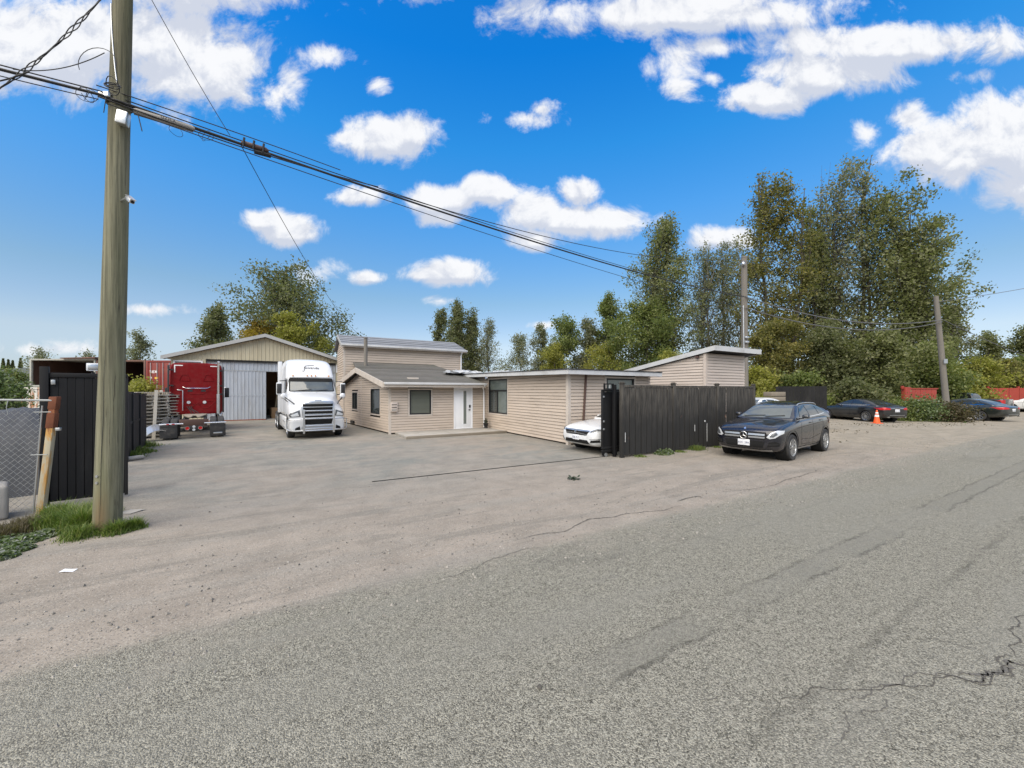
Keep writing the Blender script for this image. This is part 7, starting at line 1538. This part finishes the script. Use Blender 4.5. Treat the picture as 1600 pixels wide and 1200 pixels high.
for k, (px, yt) in enumerate(((5, 560), (13, 561.5), (20, 563), (32, 559.5), (-12, 559))): conifer(px, yt, 395 + 3 * k, ['pointed conifer on the far left hill crest', 'broader conifer second from the left on the far hill', 'tiny conifer in the middle of the far hill crest', 'conifer on the far hill beside the container', 'conifer on the far hill past the left edge'][k])

# grass, weeds
def blades(name, label, centers, n, hgt, seed, m='grass', lean_=.5, w=.006, sig=.16):
    rs = np.random.RandomState(seed); C = np.array([(c[0], c[1]) for c in centers]); cr = np.array([c[2] for c in centers]); ch = np.array([c[3] for c in centers]); i = rs.randint(0, len(C), n)
    P = np.zeros((n, 3)); P[:, :2] = C[i] + rs.randn(n, 2) * cr[i][:, None] * .55; h = hgt * ch[i] * (.35 + .75 * rs.rand(n)) * np.exp(-((P[:, :2] - C[i]) ** 2).sum(1) / (cr[i] ** 2) * .5)
    a = rs.rand(n) * 6.28; ln = lean_ * h * (.3 + rs.rand(n)); D = np.stack([np.cos(a) * ln, np.sin(a) * ln, np.zeros(n)], 1); Sd = np.stack([-np.sin(a), np.cos(a), np.zeros(n)], 1) * w
    V = np.zeros((n, 7, 3)); 
    for k, (f, ff) in enumerate(((0, 1.), (.4, .85), (.75, .5))):
        c = P + D * f ** 1.8 + np.stack([np.zeros(n), np.zeros(n), h * (f - .22 * f ** 2)], 1); V[:, 2 * k] = c - Sd * ff; V[:, 2 * k + 1] = c + Sd * ff
    V[:, 6] = P + D + np.stack([np.zeros(n), np.zeros(n), h * .78], 1)
    b = np.arange(n)[:, None] * 7; F4 = np.concatenate([b + np.array([[0, 1, 3, 2]]), b + np.array([[2, 3, 5, 4]])]); F3 = b + np.array([[4, 5, 6]])
    me = bpy.data.meshes.new(name); me.from_pydata(V.reshape(-1, 3).tolist(), [], F4.tolist() + F3.tolist()); t_ = rs.rand(n); at_ = me.attributes.new('tint', 'FLOAT', 'FACE'); at_.data.foreach_set('value', np.concatenate([t_, t_, t_]).astype(np.float32))
    return tag(link(name, me, LM[m]), label, name.replace('_', ' '), kind='stuff')
def gc_(px, py, r, h=1.): p = gp(px, py); return (p.x, p.y, r, h)
blades('long_grass', 'long green grass tufts around the foot of the near pole and gate', [gc_(128, 826, .22, 1.15), gc_(105, 818, .22, 1.0), (P1p.x - .34, P1p.y + .05, .18, 1.), (P1p.x + .24, P1p.y - .12, .12, .62), (P1p.x - .08, P1p.y - .26, .16, .6), (P1p.x + .32, P1p.y + .05, .10, .55), gc_(150, 806, .22, .9), gc_(90, 808, .22, .8), gc_(78, 822, .2, .6)], 7500, .40, 1, 'grass', .75, .0045)
blades('dry_grass', 'dry greyish weeds at the foot of the concrete block', [gc_(22, 832, .22, .8), gc_(40, 822, .2, .7), gc_(5, 840, .2, .7)], 1500, .30, 2, 'dry', .8, .004)
blades('fence_grass', 'green grass strip along the foot of the left black fence', [gc_(214, 708, .35), gc_(225, 698, .4), gc_(205, 716, .25), gc_(222, 707, .3, .6)], 2400, .32, 3, 'grass', .6, .008)
blades('fence_weeds', 'weed tufts along the foot of the board fence', [(S(8.41 + t_, FB - .14).x, S(8.41 + t_, FB - .14).y, r_, h_) for t_, r_, h_ in ((3.2, .22, 1.1), (3.5, .16, .7), (1.5, .18, .5), (1.75, .14, .6), (.6, .2, .35), (5.2, .2, .3), (2.4, .2, .35), (4.4, .2, .3))], 2200, .24, 4, 'grass', .7, .006)
def ground_cover(name, label, spots, n, seed, size, m, hmax=.07):
    rs = np.random.RandomState(seed); C = np.array([(c[0], c[1]) for c in spots]); cr = np.array([c[2] for c in spots]); i = rs.randint(0, len(C), n); P = np.zeros((n, 3)); rr = np.sqrt(rs.rand(n)) * cr[i]; a = rs.rand(n) * 6.28
    P[:, 0] = C[i][:, 0] + rr * np.cos(a); P[:, 1] = C[i][:, 1] + rr * np.sin(a); P[:, 2] = .01 + hmax * rs.rand(n) * (1 - (rr / cr[i]) ** 2); return tag(quads(name, P, size, rs, LM[m], None, flat=1.4, aspect=.8), label, 'ground cover', kind='stuff')
ground_cover('ground_cover', 'low leafy weeds covering the verge at the left edge', [gc_(15, 852, .22), gc_(-15, 848, .3), gc_(40, 846, .2), gc_(60, 840, .18), gc_(5, 872, .12), gc_(28, 860, .14), gc_(75, 835, .15), gc_(-30, 866, .25)], 6500, 5, .020, 'weed')
ground_cover('pale_weeds', 'pale dusty weed patch at the fence foot', [(S(9.9, 7.92).x, S(9.9, 7.92).y, .25), (S(10.2, 7.95).x, S(10.2, 7.95).y, .2)], 700, 6, .022, 'weed', .18)
ground_cover('fallen_leaves', 'fallen leaves and litter strewn along the verge of the parking lot', [(at(px, d).x, at(px, d).y, 1.6) for px, d in ((1385, 22), (1440, 22.5), (1330, 22.5), (1500, 23), (1290, 19), (1250, 16))], 420, 7, .034, 'dry', .01)
